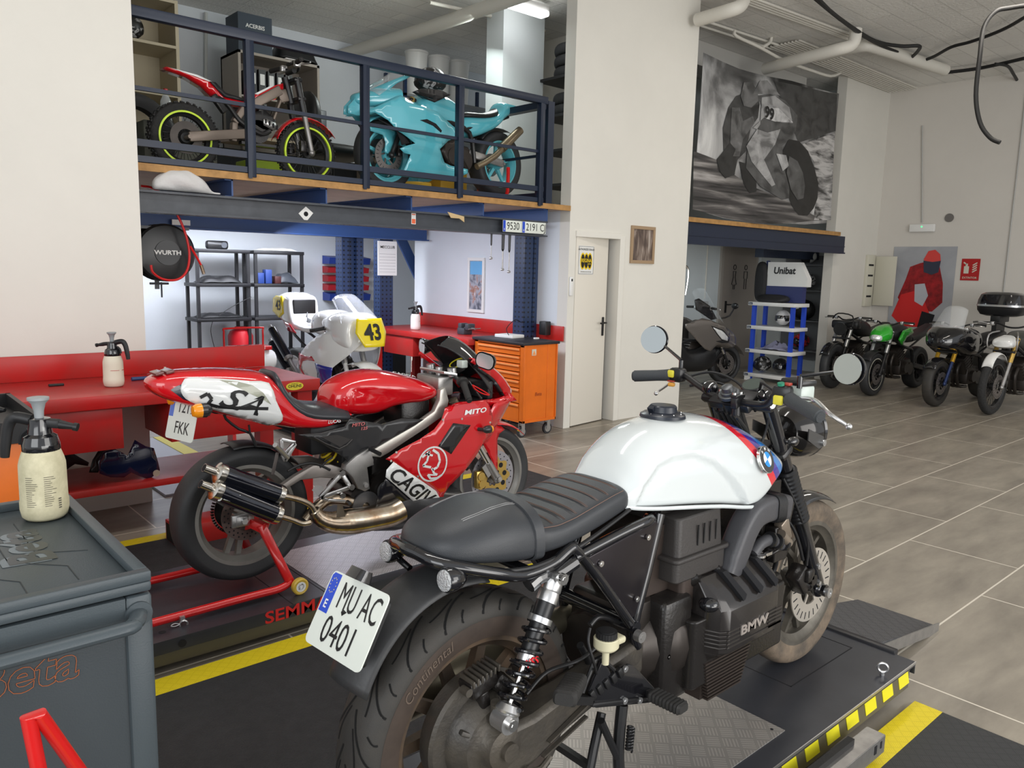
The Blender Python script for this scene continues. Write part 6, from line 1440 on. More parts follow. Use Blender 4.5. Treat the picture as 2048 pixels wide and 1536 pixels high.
g.tube(P,rad,24);g.build('expansion_chamber',M_steel,CG)
g=G();g.tube([(0.267,-0.1,0.278),(0.339,-0.1,0.342),(0.392,-0.1,0.361),(0.472,-0.1,0.342),(0.582,-0.1,0.297)],.03,14,4);g.panel([(0.351,0.379),(0.377,0.374),(0.392,0.312),(0.345,0.316)],lambda x,z:-.245,.003,.02);g.build('inner_chamber',M_steel,CG)
for sg in (-1,):
    A=V((1.26,-0.24,0.623));g=G();g.lathe(A+V((-.05,0,0)),(1,0,0),[(0,.008),(.02,.02),(.045,.022),(.05,.02)],20);g.cyl(A+V((-.04,0,0)),A+V((-.06,.06,0)),.01);io3=g.build('front_indicator',M_matb,CG)
    g=G();g.lathe(A,(1,0,0),[(0,.021),(.012,.018),(.016,.01)],20);g.build('amber_lens',M_amber,io3)

# ================================================================ other motorcycles
M_spoke=mat('dark_spokes',(.05,.05,.05),.4,.6)
def loft(root,name,m,tab,e=2.8,zc=.45,n=28,k=3,**kw):
    g=G();g.rings([superring(r[0],r[1],r[2],r[3],zc,e,n) for r in smooth_tab(tab,k)]);return g.build(name,m,root,ang=60,**kw)
def pan(root,name,m,P,yf,solid=.006,step=.04):
    return G().panel(P,yf if callable(yf) else (lambda x,z:yf),.003,step).build(name,m,root,solid=solid)
def moto(root,xr=0.,xf=1.4,Rr=.31,Rf=.30,wr=.16,wf=.11,rim=None,style='y',ns=5,rr=.215,rfr=.215,fork_top=(1.1,.85),up=None,lo=None,sw=None,eng=True,bars=None,barw=.33,barm=None,tyre=None,disc=True,mirror=False,lift=0.,steer=0.):
    tyre=tyre or M_tyre;rim=rim or M_blacks
    cr_,cf=(xr,0,Rr+lift),(xf,0,Rf)
    wheel(root,cr_,Rr,rr,wr,tyre,rim,ns,style,disc=[(-.06,.06,.11)] if disc else None,mdisc=M_rotor,n=48,holes=0)
    wheel(root,cf,Rf,rfr,wf,tyre,rim,ns,style,disc=[(-.06,.08,.145),(.06,.08,.145)] if disc else None,mdisc=M_rotor,n=48,holes=0)
    fx,fz=fork_top
    for sg in (-1,1):
        p0=V((fx,sg*.1,fz));p1=V((xf,sg*.1,Rf));d=p1 - p0
        g=G();g.cyl(p0,p0+d*.5,.026);g.build('fork_tube',up or M_alub,root)
        g=G();g.cyl(p0+d*.45,p1,.021);g.sphere(p1,(.028,.024,.03),12,8);g.build('fork_leg',lo or M_blacks,root)
        g=G();g.box(p1+V((-.08,0,.04)),(.05,.05,.09),None,.01);g.build('brake_caliper',M_cast2,root)
    g=G()
    for t in (.03,.28):g.box(V((fx,0,fz))+d*t,(.07,.25,.03),None,.01)
    g.cyl((fx - .05,0,fz+.01),(fx - .0,0,fz - .18),.03);g.build('fork_yoke',M_blacks,root)
    g=G()
    for sg in (-1,1):g.bar((xr,sg*.11,Rr+lift),(xr+.45,sg*.09,Rr+.08+lift*.5),.07,.03,(0,1,0),.008)
    g.cyl((xr,-.13,Rr+lift),(xr,.13,Rr+lift),.014);g.build('swing_arm',sw or M_blacks,root)
    if eng:
        m_=(xr+xf)/2
        g=G();g.bx(m_ - .22,m_+.14,-.14,.14,.25,.48,.04);g.cyl((m_ - .12,-.17,.34),(m_ - .12,.17,.34),.09);g.cyl((m_+.03,-.18,.36),(m_+.03,.18,.36),.075);g.bar((m_+.05,0,.42),(m_+.17,0,.64),.24,.2,bev=.02)
        for k in range(5):g.bar((m_+.06+k*.022,-.125,.47+k*.036),(m_+.06+k*.022,.125,.47+k*.036),.22,.008,(.5,0,1))
        for y in (-.07,0,.07):g.tube([(m_+.2,y,.58),(m_+.3,y,.45),(m_+.2,y*.8,.24),(m_ - .1,y*.5,.2)],.02,8,3)
        g.build('engine',M_eng,root)
        g=G()
        for sg in (-1,1):g.tube([(fx - .03,sg*.04,fz - .06),(m_+.1,sg*.14,.66),(m_ - .2,sg*.13,.60),(m_ - .28,sg*.12,.34)],.022,8,3);g.tube([(m_ - .2,sg*.10,.64),(xr+.1,sg*.09,.76),(xr - .12,sg*.05,.84)],.014,8,2)
        g.build('frame',M_blacks,root)
    if bars:
        bx_,bz=bars
        g=G();g.tube([(bx_ - .06,-barw,bz),(bx_ - .02,-barw*.5,bz+.01),(bx_+.02,-.06,bz - .03),(bx_+.02,.06,bz - .03),(bx_ - .02,barw*.5,bz+.01),(bx_ - .06,barw,bz)],.011,8,4);g.build('handlebar',barm or M_blacks,root)
        for sg in (-1,1):
            g=G();g.cyl((bx_ - .035,sg*(barw - .12),bz+.004),(bx_ - .06,sg*barw,bz),.018);g.build('hand_grip',M_rub,root)
            g=G();g.tube([(bx_+.01,sg*(barw - .13),bz),(bx_+.03,sg*(barw - .05),bz - .005),(bx_+.01,sg*(barw+.01),bz - .01)],.006,6,3);g.box((bx_ - .02,sg*(barw - .15),bz),(.05,.04,.05),None,.01);g.build('hand_lever',M_alub,root)
            if mirror:
                c=V((bx_+.02,sg*(barw+.02),bz+.17));g=G();g.tube([(bx_,sg*(barw - .14),bz+.02),(bx_+.02,sg*(barw - .04),bz+.12),c],.006,6,2);g.sphere(c,(.02,.07,.042),14,8);g.build('mirror',M_blacks,root)
def crown(root,m,c,R_,hw,a0,a1,nm='mudguard'):
    rows=[]
    for i in range(11):
        th=R(a0+(a1 - a0)*i/10);rows.append([(c[0]+R_*cos(th),hw*(-1+j/4),c[1]+R_*sin(th) - .02*abs(-1+j/4)**2.5) for j in range(9)])
    return G().rings(rows,False,False).build(nm,m,root,solid=.005)
SZ=thing('motorcycle','white race bike with yellow number 43 nose and tail behind the red workbench','motorcycle',(3.66,7.32,.14),R(-90))
moto(SZ,-.10,1.14,.30,.29,.15,.11,M_whiteg,'bar',3,fork_top=(.86,.88),up=M_alub,lo=M_white,sw=M_alu,bars=None,lift=.03)
M_blk=M_black;M_szr=mat('race_red',(.50,.012,.03),.18,coat=1.);M_szb=mat('race_blue',(.02,.03,.30),.18,coat=1.);M_num=mat('number_yellow',(.86,.68,.01),.3,coat=.6)
def ySZ(x,z):return -(.27 - .55*max(0,x - .85)**1.4 - .30*max(0,.5 - z)**1.2 - .25*max(0,z - .75) - .25*max(0,.45 - x))
SF=[(0.485,0.655),(0.567,0.71),(0.766,0.825),(1.056,0.919),(1.164,0.953),(1.25,0.907),(1.283,0.801),(1.231,0.739),(1.142,0.66),(1.004,0.556),(0.964,0.387),(0.785,0.411),(0.539,0.438),(0.41,0.557)]
for sg in (-1,1):
    f=lambda e:((lambda x,z:ySZ(x,z) - e) if sg<0 else (lambda x,z:-ySZ(x,z)+e))
    sp=pan(SZ,'side_fairing',M_whiteg,SF,f(0))
    pan(sp,'blue_patch',M_szb,[(0.751,0.579),(1.013,0.557),(0.964,0.392),(0.775,0.405),(0.797,0.491)],f(.005),.002)
    pan(sp,'red_patch',M_szr,[(0.434,0.641),(0.585,0.622),(0.694,0.633),(0.751,0.593),(0.614,0.588),(0.513,0.568),(0.47,0.501),(0.549,0.429),(0.448,0.451),(0.4,0.556)],f(.005),.002)
    pan(sp,'black_stripe',mat('stripe_navy',(.015,.02,.08),.3),[(1.057,0.95),(1.285,0.922),(1.293,0.91),(1.057,0.932)],f(-.02),.01)
loft(SZ,'nose_fairing',M_whiteg,[(.72,.18,.88,1.0),(.85,.215,.78,1.04),(1.0,.225,.72,1.055),(1.10,.21,.70,1.05),(1.17,.19,.71,1.02),(1.19,.16,.73,1.0),(1.195,.10,.78,.94)],3)
g=G()
def npf(u,v):return (1.315 - .36*v - 1.5*u*u,u,.885+v)
O=[(-.13,.125),(.13,.125),(.155,.0),(.09,-.12),(-.09,-.12),(-.155,0)]
mid=[]
rg=[]
for i in range(9):
    v=-.12+.245*i/8;hw=.155 - (abs(v)/.125)*(.03 if v>0 else .06);rg.append([npf(-hw+2*hw*j/10,v) for j in range(11)])
g.rings(rg,False,False);npt=g.build('number_board',M_num,SZ,solid=.01)
g=G();g.text('43',.19,lambda u,v:tuple(V(npf(-u*.9*-1,v))+V((.012,0,.002))),.03);g.build('race_number',M_black,npt,flat=True)
rows=[]
for i in range(7):
    t=i/6;hw=.20 - .06*t;rows.append([(1.16 - .30*t - 1.2*(hw*(-1+j/5))**2*(1),hw*(-1+j/5),1.01+.20*t**.8 - .05*abs(-1+j/5)**3) for j in range(11)])
g=G();g.rings(rows,False,False);g.build('windscreen',M_glass,SZ,solid=.003)
loft(SZ,'fuel_tank',M_whiteg,[(.38,.10,.84,.90),(.44,.15,.82,1.0),(.55,.17,.80,1.05),(.70,.17,.80,1.05),(.80,.15,.82,1.0),(.85,.10,.85,.95)])
g=G();g.text('SUZUKI',.06,lambda u,v:(.62+u,-.166 - .0,.93+v),.02,.1);g.build('tank_lettering',M_szb,SZ,flat=True)
loft(SZ,'seat_unit',M_whiteg,[(-.36,.07,1.0,1.06),(-.34,.12,.96,1.13),(-.28,.155,.92,1.17),(-.16,.165,.87,1.19),(-.03,.165,.83,1.17),(.0,.16,.82,1.14),(.04,.15,.82,.93),(.15,.14,.82,.89),(.30,.14,.81,.88),(.40,.13,.82,.88)],4)
pan(SZ,'seat_pad',mat('foam_grey',(.25,.26,.27),.8),[(.05,.95),(.08,1.0),(.07,.90),(.35,.885),(.34,.895)],.0)
g=G();g.bx(-.02,.03,-.12,.12,.98,1.12,.01);g.build('seat_hump_pad',M_black,SZ)
yb_=pan(SZ,'tail_number_board',M_num,[(-.345,.99),(-.33,1.12),(-.26,1.15),(-.12,1.15),(-.10,.98),(-.2,.93)],-.168)
g=G();g.text('43',.14,lambda u,v:(-.21+u*.8,-.174,1.05+v),.02);g.build('race_number',M_black,yb_,flat=True)
pan(SZ,'red_tail_flash',M_szr,[(-.10,.90),(.05,.88),(.18,.80),(.0,.81)],-.17)
crown(SZ,M_whiteg,(1.14,.29),.325,.10,20,130,'front_mudguard')
for z0,z1 in ((.80,.55),(.66,.42)):
    g=G();a,b_=V((-.30,-.20,z0)),V((.06,-.20,z1));g.cyl(a,b_,.045,n=24);g.build('silencer',M_sil,SZ);g=G();d=(b_ - a).normalized();g.cyl(a - d*.06,a,.022);g.cyl(b_,b_+d*.03,.047,.03);g.tube([tuple(b_),(.2,-.19,z1 - .12),(.4,-.15,.28)],.022,8,3);g.build('silencer_pipe',M_alu,SZ)
for sg in (-1,1):
    g=G();g.cyl((.84,sg*.16,.91),(.72,sg*.30,.87),.018);g.build('hand_grip',M_rub,SZ);g=G();g.tube([(.88,sg*.18,.90),(.82,sg*.30,.88)],.006,6);g.build('hand_lever',M_blacks,SZ)
RB=thing('motorcycle','turquoise faired sports bike with black helmet on its tank, on the gallery','motorcycle',(5.12,6.12,2.25),R(186))
M_cy=mat('turquoise',(.10,.46,.55),.16,coat=1.);M_cyr=mat('turquoise_rim',(.12,.50,.58),.3,coat=.5)
moto(RB,0,1.37,.315,.30,.18,.12,M_cyr,'bar',5,fork_top=(1.14,.80),up=M_gold,lo=M_blacks,sw=M_alu,lift=.06)
yR=lambda x,z:.24 - .5*max(0,x - 1.35)**1.2 - .35*max(0,.42 - z)**1.2 - .3*max(0,z - .7)
SFr=[(1.697,0.587),(1.586,0.608),(1.483,0.557),(1.404,0.48),(1.257,0.414),(1.224,0.402),(1.323,0.369),(1.376,0.342),(1.328,0.311),(1.257,0.308),(1.283,0.218),(1.316,0.124),(1.04,0.13),(0.71,0.153),(0.554,0.226),(0.568,0.26),(0.78,0.268),(0.865,0.285),(0.944,0.391),(0.85,0.472),(0.748,0.511),(0.718,0.567),(0.841,0.627),(0.983,0.698),(1.143,0.723),(1.287,0.74),(1.368,0.774)]
NSr=[(1.766,0.586),(1.76,0.649),(1.676,0.736),(1.545,0.817),(1.421,0.887),(1.234,0.982),(1.228,0.959),(1.378,0.871),(1.436,0.813),(1.42,0.744),(1.281,0.727),(1.362,0.678),(1.519,0.613),(1.682,0.584)]
for sg in (1,-1):
    f=lambda e:((lambda x,z:(yR(x,z)+e)*sg));sp=pan(RB,'side_fairing',M_cy,SFr,f(0),.008)
    pan(sp,'dark_vent',M_dark,[(1.181,0.598),(1.103,0.618),(0.999,0.595),(0.929,0.546),(0.94,0.528),(1.034,0.573)],f(.006),.002)
    pan(sp,'dark_inlet',M_dark,[(1.576,0.575),(1.43,0.517),(1.268,0.401),(1.35,0.374),(1.404,0.48)],f(-.02),.004)
    pan(RB,'nose_side',M_cy,NSr,lambda x,z:sg*max(.03,.21 - .65*max(0,x - 1.3)**1.15 - .1*max(0,z - .85)),.008)
loft(RB,'nose_core',M_cy,[(1.32,.19,.70,.86),(1.45,.17,.66,.84),(1.58,.12,.66,.80),(1.68,.06,.68,.76),(1.70,.02,.70,.73)])
rows=[]
for i in range(7):
    t=i/6;hw=.15 - .03*t;rows.append([(1.60 - .34*t - 2.6*(hw*(-1+j/5))**2,hw*(-1+j/5),.80+.22*t - .05*abs(-1+j/5)**3) for j in range(11)])
G().rings(rows,False,False).build('windscreen',M_glass,RB,solid=.003)
loft(RB,'fuel_tank',M_cy,[(.52,.09,.62,.70),(.56,.13,.60,.80),(.66,.16,.60,.87),(.80,.17,.60,.895),(.95,.17,.62,.88),(1.06,.14,.66,.83),(1.10,.08,.70,.78)])
pan(RB,'tank_cover',M_matb,[(1.166,0.845),(1.082,0.884),(0.88,0.907),(0.76,0.885),(0.948,0.79),(1.053,0.811)],lambda x,z:.145+.0*x,.05)
loft(RB,'tail_fairing',M_cy,[(-.30,.02,.955,.975),(-.22,.07,.90,.97),(-.10,.10,.84,.97),(-.02,.11,.78,.96),(.03,.115,.74,.87),(.12,.12,.68,.82),(.30,.12,.60,.79),(.45,.11,.56,.77),(.55,.09,.58,.72)])
loft(RB,'seat_pad',M_black,[(.04,.06,.83,.90),(.08,.10,.80,.87),(.25,.12,.76,.82),(.45,.11,.74,.80),(.52,.06,.74,.78)])
pan(RB,'frame_plate',mat('raw_frame',(.30,.28,.27),.35,.6),[(1.337,0.778),(1.256,0.775),(1.002,0.634),(0.671,0.587),(0.671,0.543),(0.854,0.561),(1.03,0.608)],.175,.012)
pan(RB,'engine_side',M_eng,[(0.881,0.395),(0.804,0.478),(0.676,0.525),(0.649,0.423),(0.506,0.239),(0.634,0.27),(0.789,0.297)],.16,.03)
crown(RB,M_cy,(1.37,.30),.335,.075,50,150,'front_mudguard');pan(RB,'mudguard_side',M_cy,[(1.591,0.527),(1.398,0.535),(1.312,0.506),(1.328,0.409),(1.387,0.307),(1.435,0.314),(1.424,0.397),(1.451,0.454),(1.581,0.469)],.085,.01);crown(RB,M_black,(0,.37),.35,.09,40,110,'rear_hugger')
g=G();g.tube([(.42,.17,.30),(.2,.19,.42),(-.08,.21,.66)],.03,12,2);g.cyl((.12,.2,.5),(-.12,.215,.70),.045,.04);g.build('exhaust',mat('burnt_titanium',(.30,.24,.16),.35,.8),RB)
g=G();g.tube([(-.02,.16,.34),(.0,.18,.2),(.05,.2,.04),(.25,.2,.03)],.018,8,2);g.tube([(.02,-.16,.34),(.05,-.2,.04),(.25,-.2,.03),(.25,.2,.03)],.018,8,2);o=g.build('paddock_stand',M_redp,None);tag(o,'red paddock stand under the rear wheel of the turquoise bike','stand');o.location=(5.12,6.12,2.25);o.rotation_euler=(0,0,R(186))
for sg in (1,-1):
    g=G();g.cyl((1.12,sg*.15,.84),(1.06,sg*.28,.80),.018);g.tube([(1.16,sg*.16,.83),(1.12,sg*.28,.79)],.006,6);g.build('hand_grip',M_blacks,RB)
TB=thing('motorcycle','small red and grey trial bike with lime rims on the gallery','motorcycle',(2.10,6.05,2.25))
M_lime=mat('lime_rim',(.62,.85,.04),.4);M_gt=mat('grimy_grey',(.22,.18,.15),.5,.5)
M_knob=mat('knobbly_tyre',(.022,.022,.022),.8,bump=1.,bscale=45)
moto(TB,0,.965,.25,.245,.09,.07,M_black,'wire',6,.185,.20,fork_top=(.845,.80),up=M_blacks,lo=mat('fork_grey',(.25,.24,.23),.35,.7),sw=M_gt,eng=False,bars=(.86,.90),barw=.27,tyre=M_knob,disc=False)
for x,r,R0 in ((0,.183,.25),(.965,.198,.245)):G().lathe_closed((x,0,R0),(0,1,0),[(-.048,r - .006),(-.048,r+.007),(-.03,r+.007),(-.03,r - .006)],48).build('rim_edge',M_lime,TB)
for x,R_,w_ in ((0,.25,.036),(.965,.245,.028)):
    g=G()
    for k in range(34):
        a=2*pi*k/34
        for y in (-w_,-w_*.35,w_*.35,w_):g.box((x+R_*cos(a+(.09 if abs(y)<w_ else 0)),y,R_+R_*sin(a+(.09 if abs(y)<w_ else 0))) ,(.010,.014,.016),Matrix.Rotation(-a,3,'Y'))
    g.build('tyre_knobs',M_knob,TB)
pan(TB,'tail_fender',M_redg,[(-0.133,0.714),(-0.103,0.713),(0.095,0.693),(0.21,0.66),(0.282,0.586),(0.441,0.568),(0.444,0.524),(0.31,0.53),(0.207,0.571),(0.133,0.633),(0.024,0.68),(-0.103,0.703)],0,.14)
pan(TB,'tail_stripe',M_whiteg,[(-0.109,0.712),(0.088,0.695),(0.203,0.662),(0.213,0.654),(0.088,0.678)],-.074,.004)
pan(TB,'seat_trim',M_black,[(0.17,0.664),(0.214,0.664),(0.286,0.602),(0.433,0.582),(0.433,0.56),(0.274,0.571)],-.078,.01)
pan(TB,'tank_panel',M_redg,[(0.441,0.559),(0.505,0.623),(0.662,0.714),(0.745,0.746),(0.748,0.706),(0.56,0.602),(0.503,0.55),(0.44,0.519)],0,.14)
pan(TB,'tank_stripe',M_whiteg,[(0.509,0.63),(0.638,0.709),(0.67,0.714),(0.536,0.627)],-.075,.006)
yg=pan(TB,'yellow_panel',M_num,[(0.499,0.555),(0.685,0.657),(0.689,0.628),(0.506,0.527)],-.074,.006)
g=G();A=V((0.59,-0.08,0.59));g.text('GO-TRIAL',.04,lambda u,v:(A.x+u,-.081,A.z+v+u*.42),.02);g.build('panel_lettering',M_redg,yg,flat=True)
g=G()
for a,b_,w_ in (((0.723,-0.06,0.694),(0.459,-0.06,0.525),.07),((0.44,-0.06,0.533),(0.352,-0.06,0.401),.05),((0.352,-0.06,0.401),(0.341,-0.06,0.262),.045),((0.751,0,0.708),(0.783,0,0.618),.08),((0.726,-0.05,0.622),(0.662,-0.05,0.463),.02)):g.bar(a,b_,w_,.06,(0,1,0),.01)
g.build('frame',M_gt,TB)
g=G();E0=V((0.54,0,0.359));g.cyl(E0+V((0,-.07,0)),E0+V((0,.07,0)),.085,n=28);g.bx(E0.x - .16,E0.x+.02,-.06,.06,E0.z - .08,E0.z+.05,.02);g.bar(E0+V((.02,0,.05)),E0+V((.08,0,.2)),.12,.11,bev=.02);g.bx(E0.x - .12,E0.x+.16,-.03,.03,E0.z - .10,E0.z - .08);g.build('engine',M_cast2,TB)
pan(TB,'radiator_guard',M_black,[(0.474,0.49),(0.593,0.525),(0.681,0.463),(0.651,0.377),(0.57,0.382),(0.492,0.419)],-.04,.06);o=pan(TB,'grille_plate',M_alub,[(0.57,0.452),(0.591,0.462),(0.671,0.436),(0.678,0.392),(0.657,0.378),(0.573,0.408)],-.085,.004)
g=G()
for i in range(4):x,z=([(0.59,0.44)][0]);g.box((x+.03*i,-.089,z - .012*i),(.014,.003,.035),None,.003)
g.build('grille_slots',M_dark,o)
g=G();g.tube([(0.621,-0.09,0.371),(0.56,-0.09,0.341),(0.462,-0.09,0.376),(0.379,-0.09,0.42),(0.312,-0.09,0.5),(0.258,-0.09,0.545),(0.184,-0.09,0.551)],.018,10,3);g.bar((0.185,-0.09,0.569),(0.274,-0.09,0.459),.05,.05,(0,1,0),.01);g.build('exhaust',M_blacks,TB)
G().annulus((0,-.05,.25),(0,1,0),.06,.115,.006,30).build('brake_disc',M_eng,TB);G().annulus((0,.05,.25),(0,1,0),.05,.09,.006,30).build('sprocket',M_black,TB)
crown(TB,M_redg,(.965,.245),.285,.055,35,160,'front_mudguard')
g=G();g.cyl((.845,-.06,.86),(.845,.06,.86),.02);g.bar((.86,-.09,.93),(.86,.09,.93),.02,.02);g.build('bar_pad',M_black,TB);g=G();g.text('OXYGEN',.03,lambda u,v:(.86+u*.6,-.012,.935+v));g.bx(.80,.92,-.011,.011,.95,.957);g.build('pad_lettering',M_white,TB,flat=True)
TM=thing('scooter','bronze grey maxi scooter with clear screen parked behind the pier','scooter',(8.57,7.06,0),R(-15))
M_tm=mat('bronze_grey',(.20,.18,.165),.28,.55,coat=.6)
moto(TM,0,1.58,.29,.29,.14,.12,M_blacks,'bar',5,fork_top=(1.38,.62),up=M_chrome,lo=M_blacks,bars=(1.15,1.12),barw=.32,mirror=False)
yt=lambda x,z:-(.28 - .55*max(0,x - 1.3)**1.2 - .1*max(0,z - .9))
TF=[(0.595,0.908),(0.742,0.942),(0.89,0.99),(1.054,0.96),(1.205,0.902),(1.357,0.85),(1.458,0.755),(1.458,0.646),(1.339,0.612),(1.174,0.601),(1.071,0.517),(0.968,0.548),(0.806,0.68),(0.599,0.859)]
for sg in (-1,1):
    fs=lambda e:((lambda x,z:yt(x,z) - e) if sg<0 else (lambda x,z:-yt(x,z)+e))
    tp=pan(TM,'front_fairing',M_tm,TF,fs(0),.01);pan(tp,'headlamp_lens',M_clearl,[(1.08,0.86),(1.249,0.808),(1.416,0.697),(1.392,0.654),(1.259,0.686),(1.18,0.759)],fs(.012),.004);pan(tp,'headlamp_surround',M_dark,[(1.051,0.882),(1.267,0.822),(1.444,0.697),(1.44,0.631),(1.264,0.628),(1.151,0.659),(1.26,0.671),(1.161,0.759)],fs(.006),.003)
loft(TM,'fairing_core',M_tm,[(1.05,.2,.55,.95),(1.3,.23,.55,.92),(1.5,.2,.52,.85),(1.65,.14,.52,.76),(1.74,.06,.56,.70)])
loft(TM,'body',M_blacks,[(-.35,.06,.60,.72),(-.2,.16,.50,.76),(.2,.2,.38,.80),(.6,.2,.25,.74),(.8,.2,.2,.55),(1.1,.22,.2,.62),(1.25,.2,.25,.6)])
rows=[]
for i in range(7):
    t=i/6;hw=.22 - .06*t;rows.append([(1.38 - .32*t - .8*(hw*(-1+j/5))**2,hw*(-1+j/5),.96+.44*t - .06*abs(-1+j/5)**3) for j in range(11)])
G().rings(rows,False,False).build('windscreen',M_glass,TM,solid=.003)
pan(TM,'dark_screen_base',M_smoke,[(0.823,1.241),(0.893,1.262),(1.1,1.156),(1.243,0.97),(1.143,0.956),(0.861,1.1)],-.17,.02)
crown(TM,M_tm,(1.58,.29),.33,.09,25,120,'front_mudguard')
g=G();c=V((1.454,-0.3,1.162));g.sphere(c,(.03,.07,.045));g.tube([(1.30,-.2,.98),(1.4,-.26,1.02),tuple(c)],.012,8,2);g.build('mirror',M_blacks,TM)
g=G();g.tube([(0.865,0.1,1.299),(0.895,0.1,1.514),(0.893,0.1,1.657),(0.853,0.1,1.713)],.018,8,3);o=g.build('chrome_pole',M_chrome,None);o.location=(8.57,7.06,0);o.rotation_euler=(0,0,R(-15));tag(o,'bent chrome tube rising behind the maxi scooter screen','pole')
def naked(name,lab,fr_loc,rz,body,kind):
    t=thing('motorcycle',lab,'motorcycle',fr_loc,rz)
    return t
M_green=mat('lime_green',(.03,.42,.03),.18,coat=1.)
BK=naked('','black unfaired motorcycle parked in the corner beside the green one',(12.46,5.47,0),R(181),None,0)
moto(BK,0,1.40,.31,.33,.17,.12,M_blacks,'y',5,fork_top=(1.12,.88),bars=(1.05,1.02),mirror=False)
loft(BK,'fuel_tank',M_black,[(.45,.10,.72,.82),(.6,.16,.72,.95),(.85,.17,.74,1.0),(1.05,.12,.80,.96),(1.1,.06,.84,.92)]);loft(BK,'seat',M_black,[(-.3,.08,.86,.92),(0,.12,.76,.86),(.45,.12,.72,.80)])
crown(BK,M_blackg,(1.40,.33),.36,.07,30,140,'front_mudguard');g=G();g.lathe((1.18,0,.86),(1,0,0),[(0,.05),(.05,.09),(.1,.095)],24);g.bx(1.0,1.15,-.2,.2,.86,.98,.03);g.build('headlamp',M_blacks,BK)
g=G();g.tube([(1.1,-.2,1.0),(1.15,-.1,1.08),(1.12,.1,1.05),(1.2,.15,.9)],.01,8,3);g.tube([(1.1,.2,.98),(1.18,.05,.95),(1.15,-.15,.85)],.009,8,3);g.build('control_cable',M_black,BK)
GN=naked('','green and black naked motorcycle with angular headlamp parked by the right wall',(12.25,4.77,0),R(180),None,0)
moto(GN,0,1.40,.31,.30,.17,.12,M_blacks,'y',5,fork_top=(1.12,.88),up=M_alub,lo=M_blacks,bars=(1.05,1.0),mirror=False)
loft(GN,'fuel_tank',M_black,[(.45,.10,.70,.80),(.6,.16,.70,.92),(.85,.18,.72,.98),(1.02,.14,.76,.93),(1.1,.06,.82,.90)]);loft(GN,'seat',M_black,[(-.35,.06,.90,.95),(0,.12,.76,.86),(.45,.12,.70,.80)])
loft(GN,'headlamp_cowl',M_green,[(1.08,.08,.78,.98),(1.2,.14,.74,.96),(1.32,.12,.74,.90),(1.40,.06,.76,.84)]);loft(GN,'headlamp',M_clearl,[(1.34,.09,.75,.86),(1.40,.07,.755,.84),(1.44,.02,.78,.81)])
for sg in (-1,1):pan(GN,'tank_shroud',M_green,[(.70,.86),(.78,.94),(1.0,.90),(1.12,.78),(1.02,.70),(.92,.80)],sg*.20,.03)
for sg in (-1,1):g=G();g.lathe_closed((1.40,sg*.05,.30),(0,1,0),[(-.003,.212),(.003,.212),(.003,.220),(-.003,.220)],40);g.build('rim_stripe',M_cream,GN)
crown(GN,M_black,(1.40,.30),.33,.07,40,130,'front_mudguard')
YA=naked('','black sports tourer with gold forks and black top case by the right wall',(12.1,3.80,0),R(177),None,0)
moto(YA,0,1.42,.31,.30,.17,.12,M_blacks,'y',5,fork_top=(1.12,.84),up=mat('fork_gold',(.75,.42,.04),.3,.6),lo=mat('fork_blue',(.03,.05,.14),.3,.5),bars=(1.0,1.04),mirror=False,tyre=M_rear_t)
loft(YA,'front_fairing',M_blackg,[(.9,.26,.62,.98),(1.1,.27,.64,1.02),(1.3,.24,.72,1.02),(1.45,.16,.74,.94),(1.52,.06,.78,.88)],3)
for sg in (-1,1):
    g=G();g.rings([[(1.37+.0,sg*.07,.80),(1.40,sg*.07,.86),(1.28,sg*.23,.92),(1.26,sg*.23,.88)],[(1.47,sg*.06,.79),(1.46,sg*.06,.85),(1.33,sg*.22,.925),(1.33,sg*.22,.875)]]);g.build('headlamp',M_clearl,YA)
    g=G();g.text('YAMAHA',.035,lambda u,v:(1.36 - .9*abs(.14*sg+u),.14*sg+u*1,1.0+v),.02);
    g.build('fairing_lettering',M_white,YA,flat=True)
rows=[]
for i in range(7):
    t=i/6;hw=.20 - .05*t;rows.append([(1.34 - .25*t - 1.2*(hw*(-1+j/5))**2,hw*(-1+j/5),1.0+.28*t - .05*abs(-1+j/5)**3) for j in range(11)])
G().rings(rows,False,False).build('windscreen',M_glass,YA,solid=.003)
loft(YA,'fuel_tank',M_blackg,[(.40,.10,.72,.82),(.6,.17,.72,.96),(.85,.18,.74,1.0),(1.0,.14,.78,.95)]);loft(YA,'seat',M_black,[(-.4,.10,.84,.92),(-.1,.14,.76,.90),(.42,.13,.72,.82)])
for sg in (-1,1):loft(YA,'pannier',M_black,[(-.45,.10,.45,.75),(-.40,.12,.40,.85),(-.05,.12,.40,.85),(0,.08,.5,.75)]).location=(0,sg*.30,0)
crown(YA,M_blackg,(1.42,.30),.33,.075,40,150,'front_mudguard')
TC_=thing('top_case','black oval motorcycle top case with silver band behind the sports tourer','top case',(12.1,3.80,0),R(177))
g=G();rg=[]
for z,s_ in ((1.12,.6),(1.14,.85),(1.20,.98),(1.255,1.0)):rg.append([(-.42+.22*s_*abs(cos(R(a)))**.6*(1 if cos(R(a))>0 else -1),.30*s_*abs(sin(R(a)))**.6*(1 if sin(R(a))>0 else -1),z) for a in range(0,360,12)])
g.rings(rg);g.bx(-.55,-.2,-.06,.06,1.04,1.13,.01);g.bx(-.5,-.2,-.03,.03,.90,1.05);g.build('case_base',M_black,TC_)
g=G();rg=[]
for z,s_ in ((1.28,1.0),(1.34,.98),(1.42,.88),(1.45,.70),(1.46,.3)):rg.append([(-.42+.22*s_*abs(cos(R(a)))**.6*(1 if cos(R(a))>0 else -1),.30*s_*abs(sin(R(a)))**.6*(1 if sin(R(a))>0 else -1),z) for a in range(0,360,12)])
g.rings(rg);g.build('case_lid',M_blackg,TC_)
g=G();rg=[]
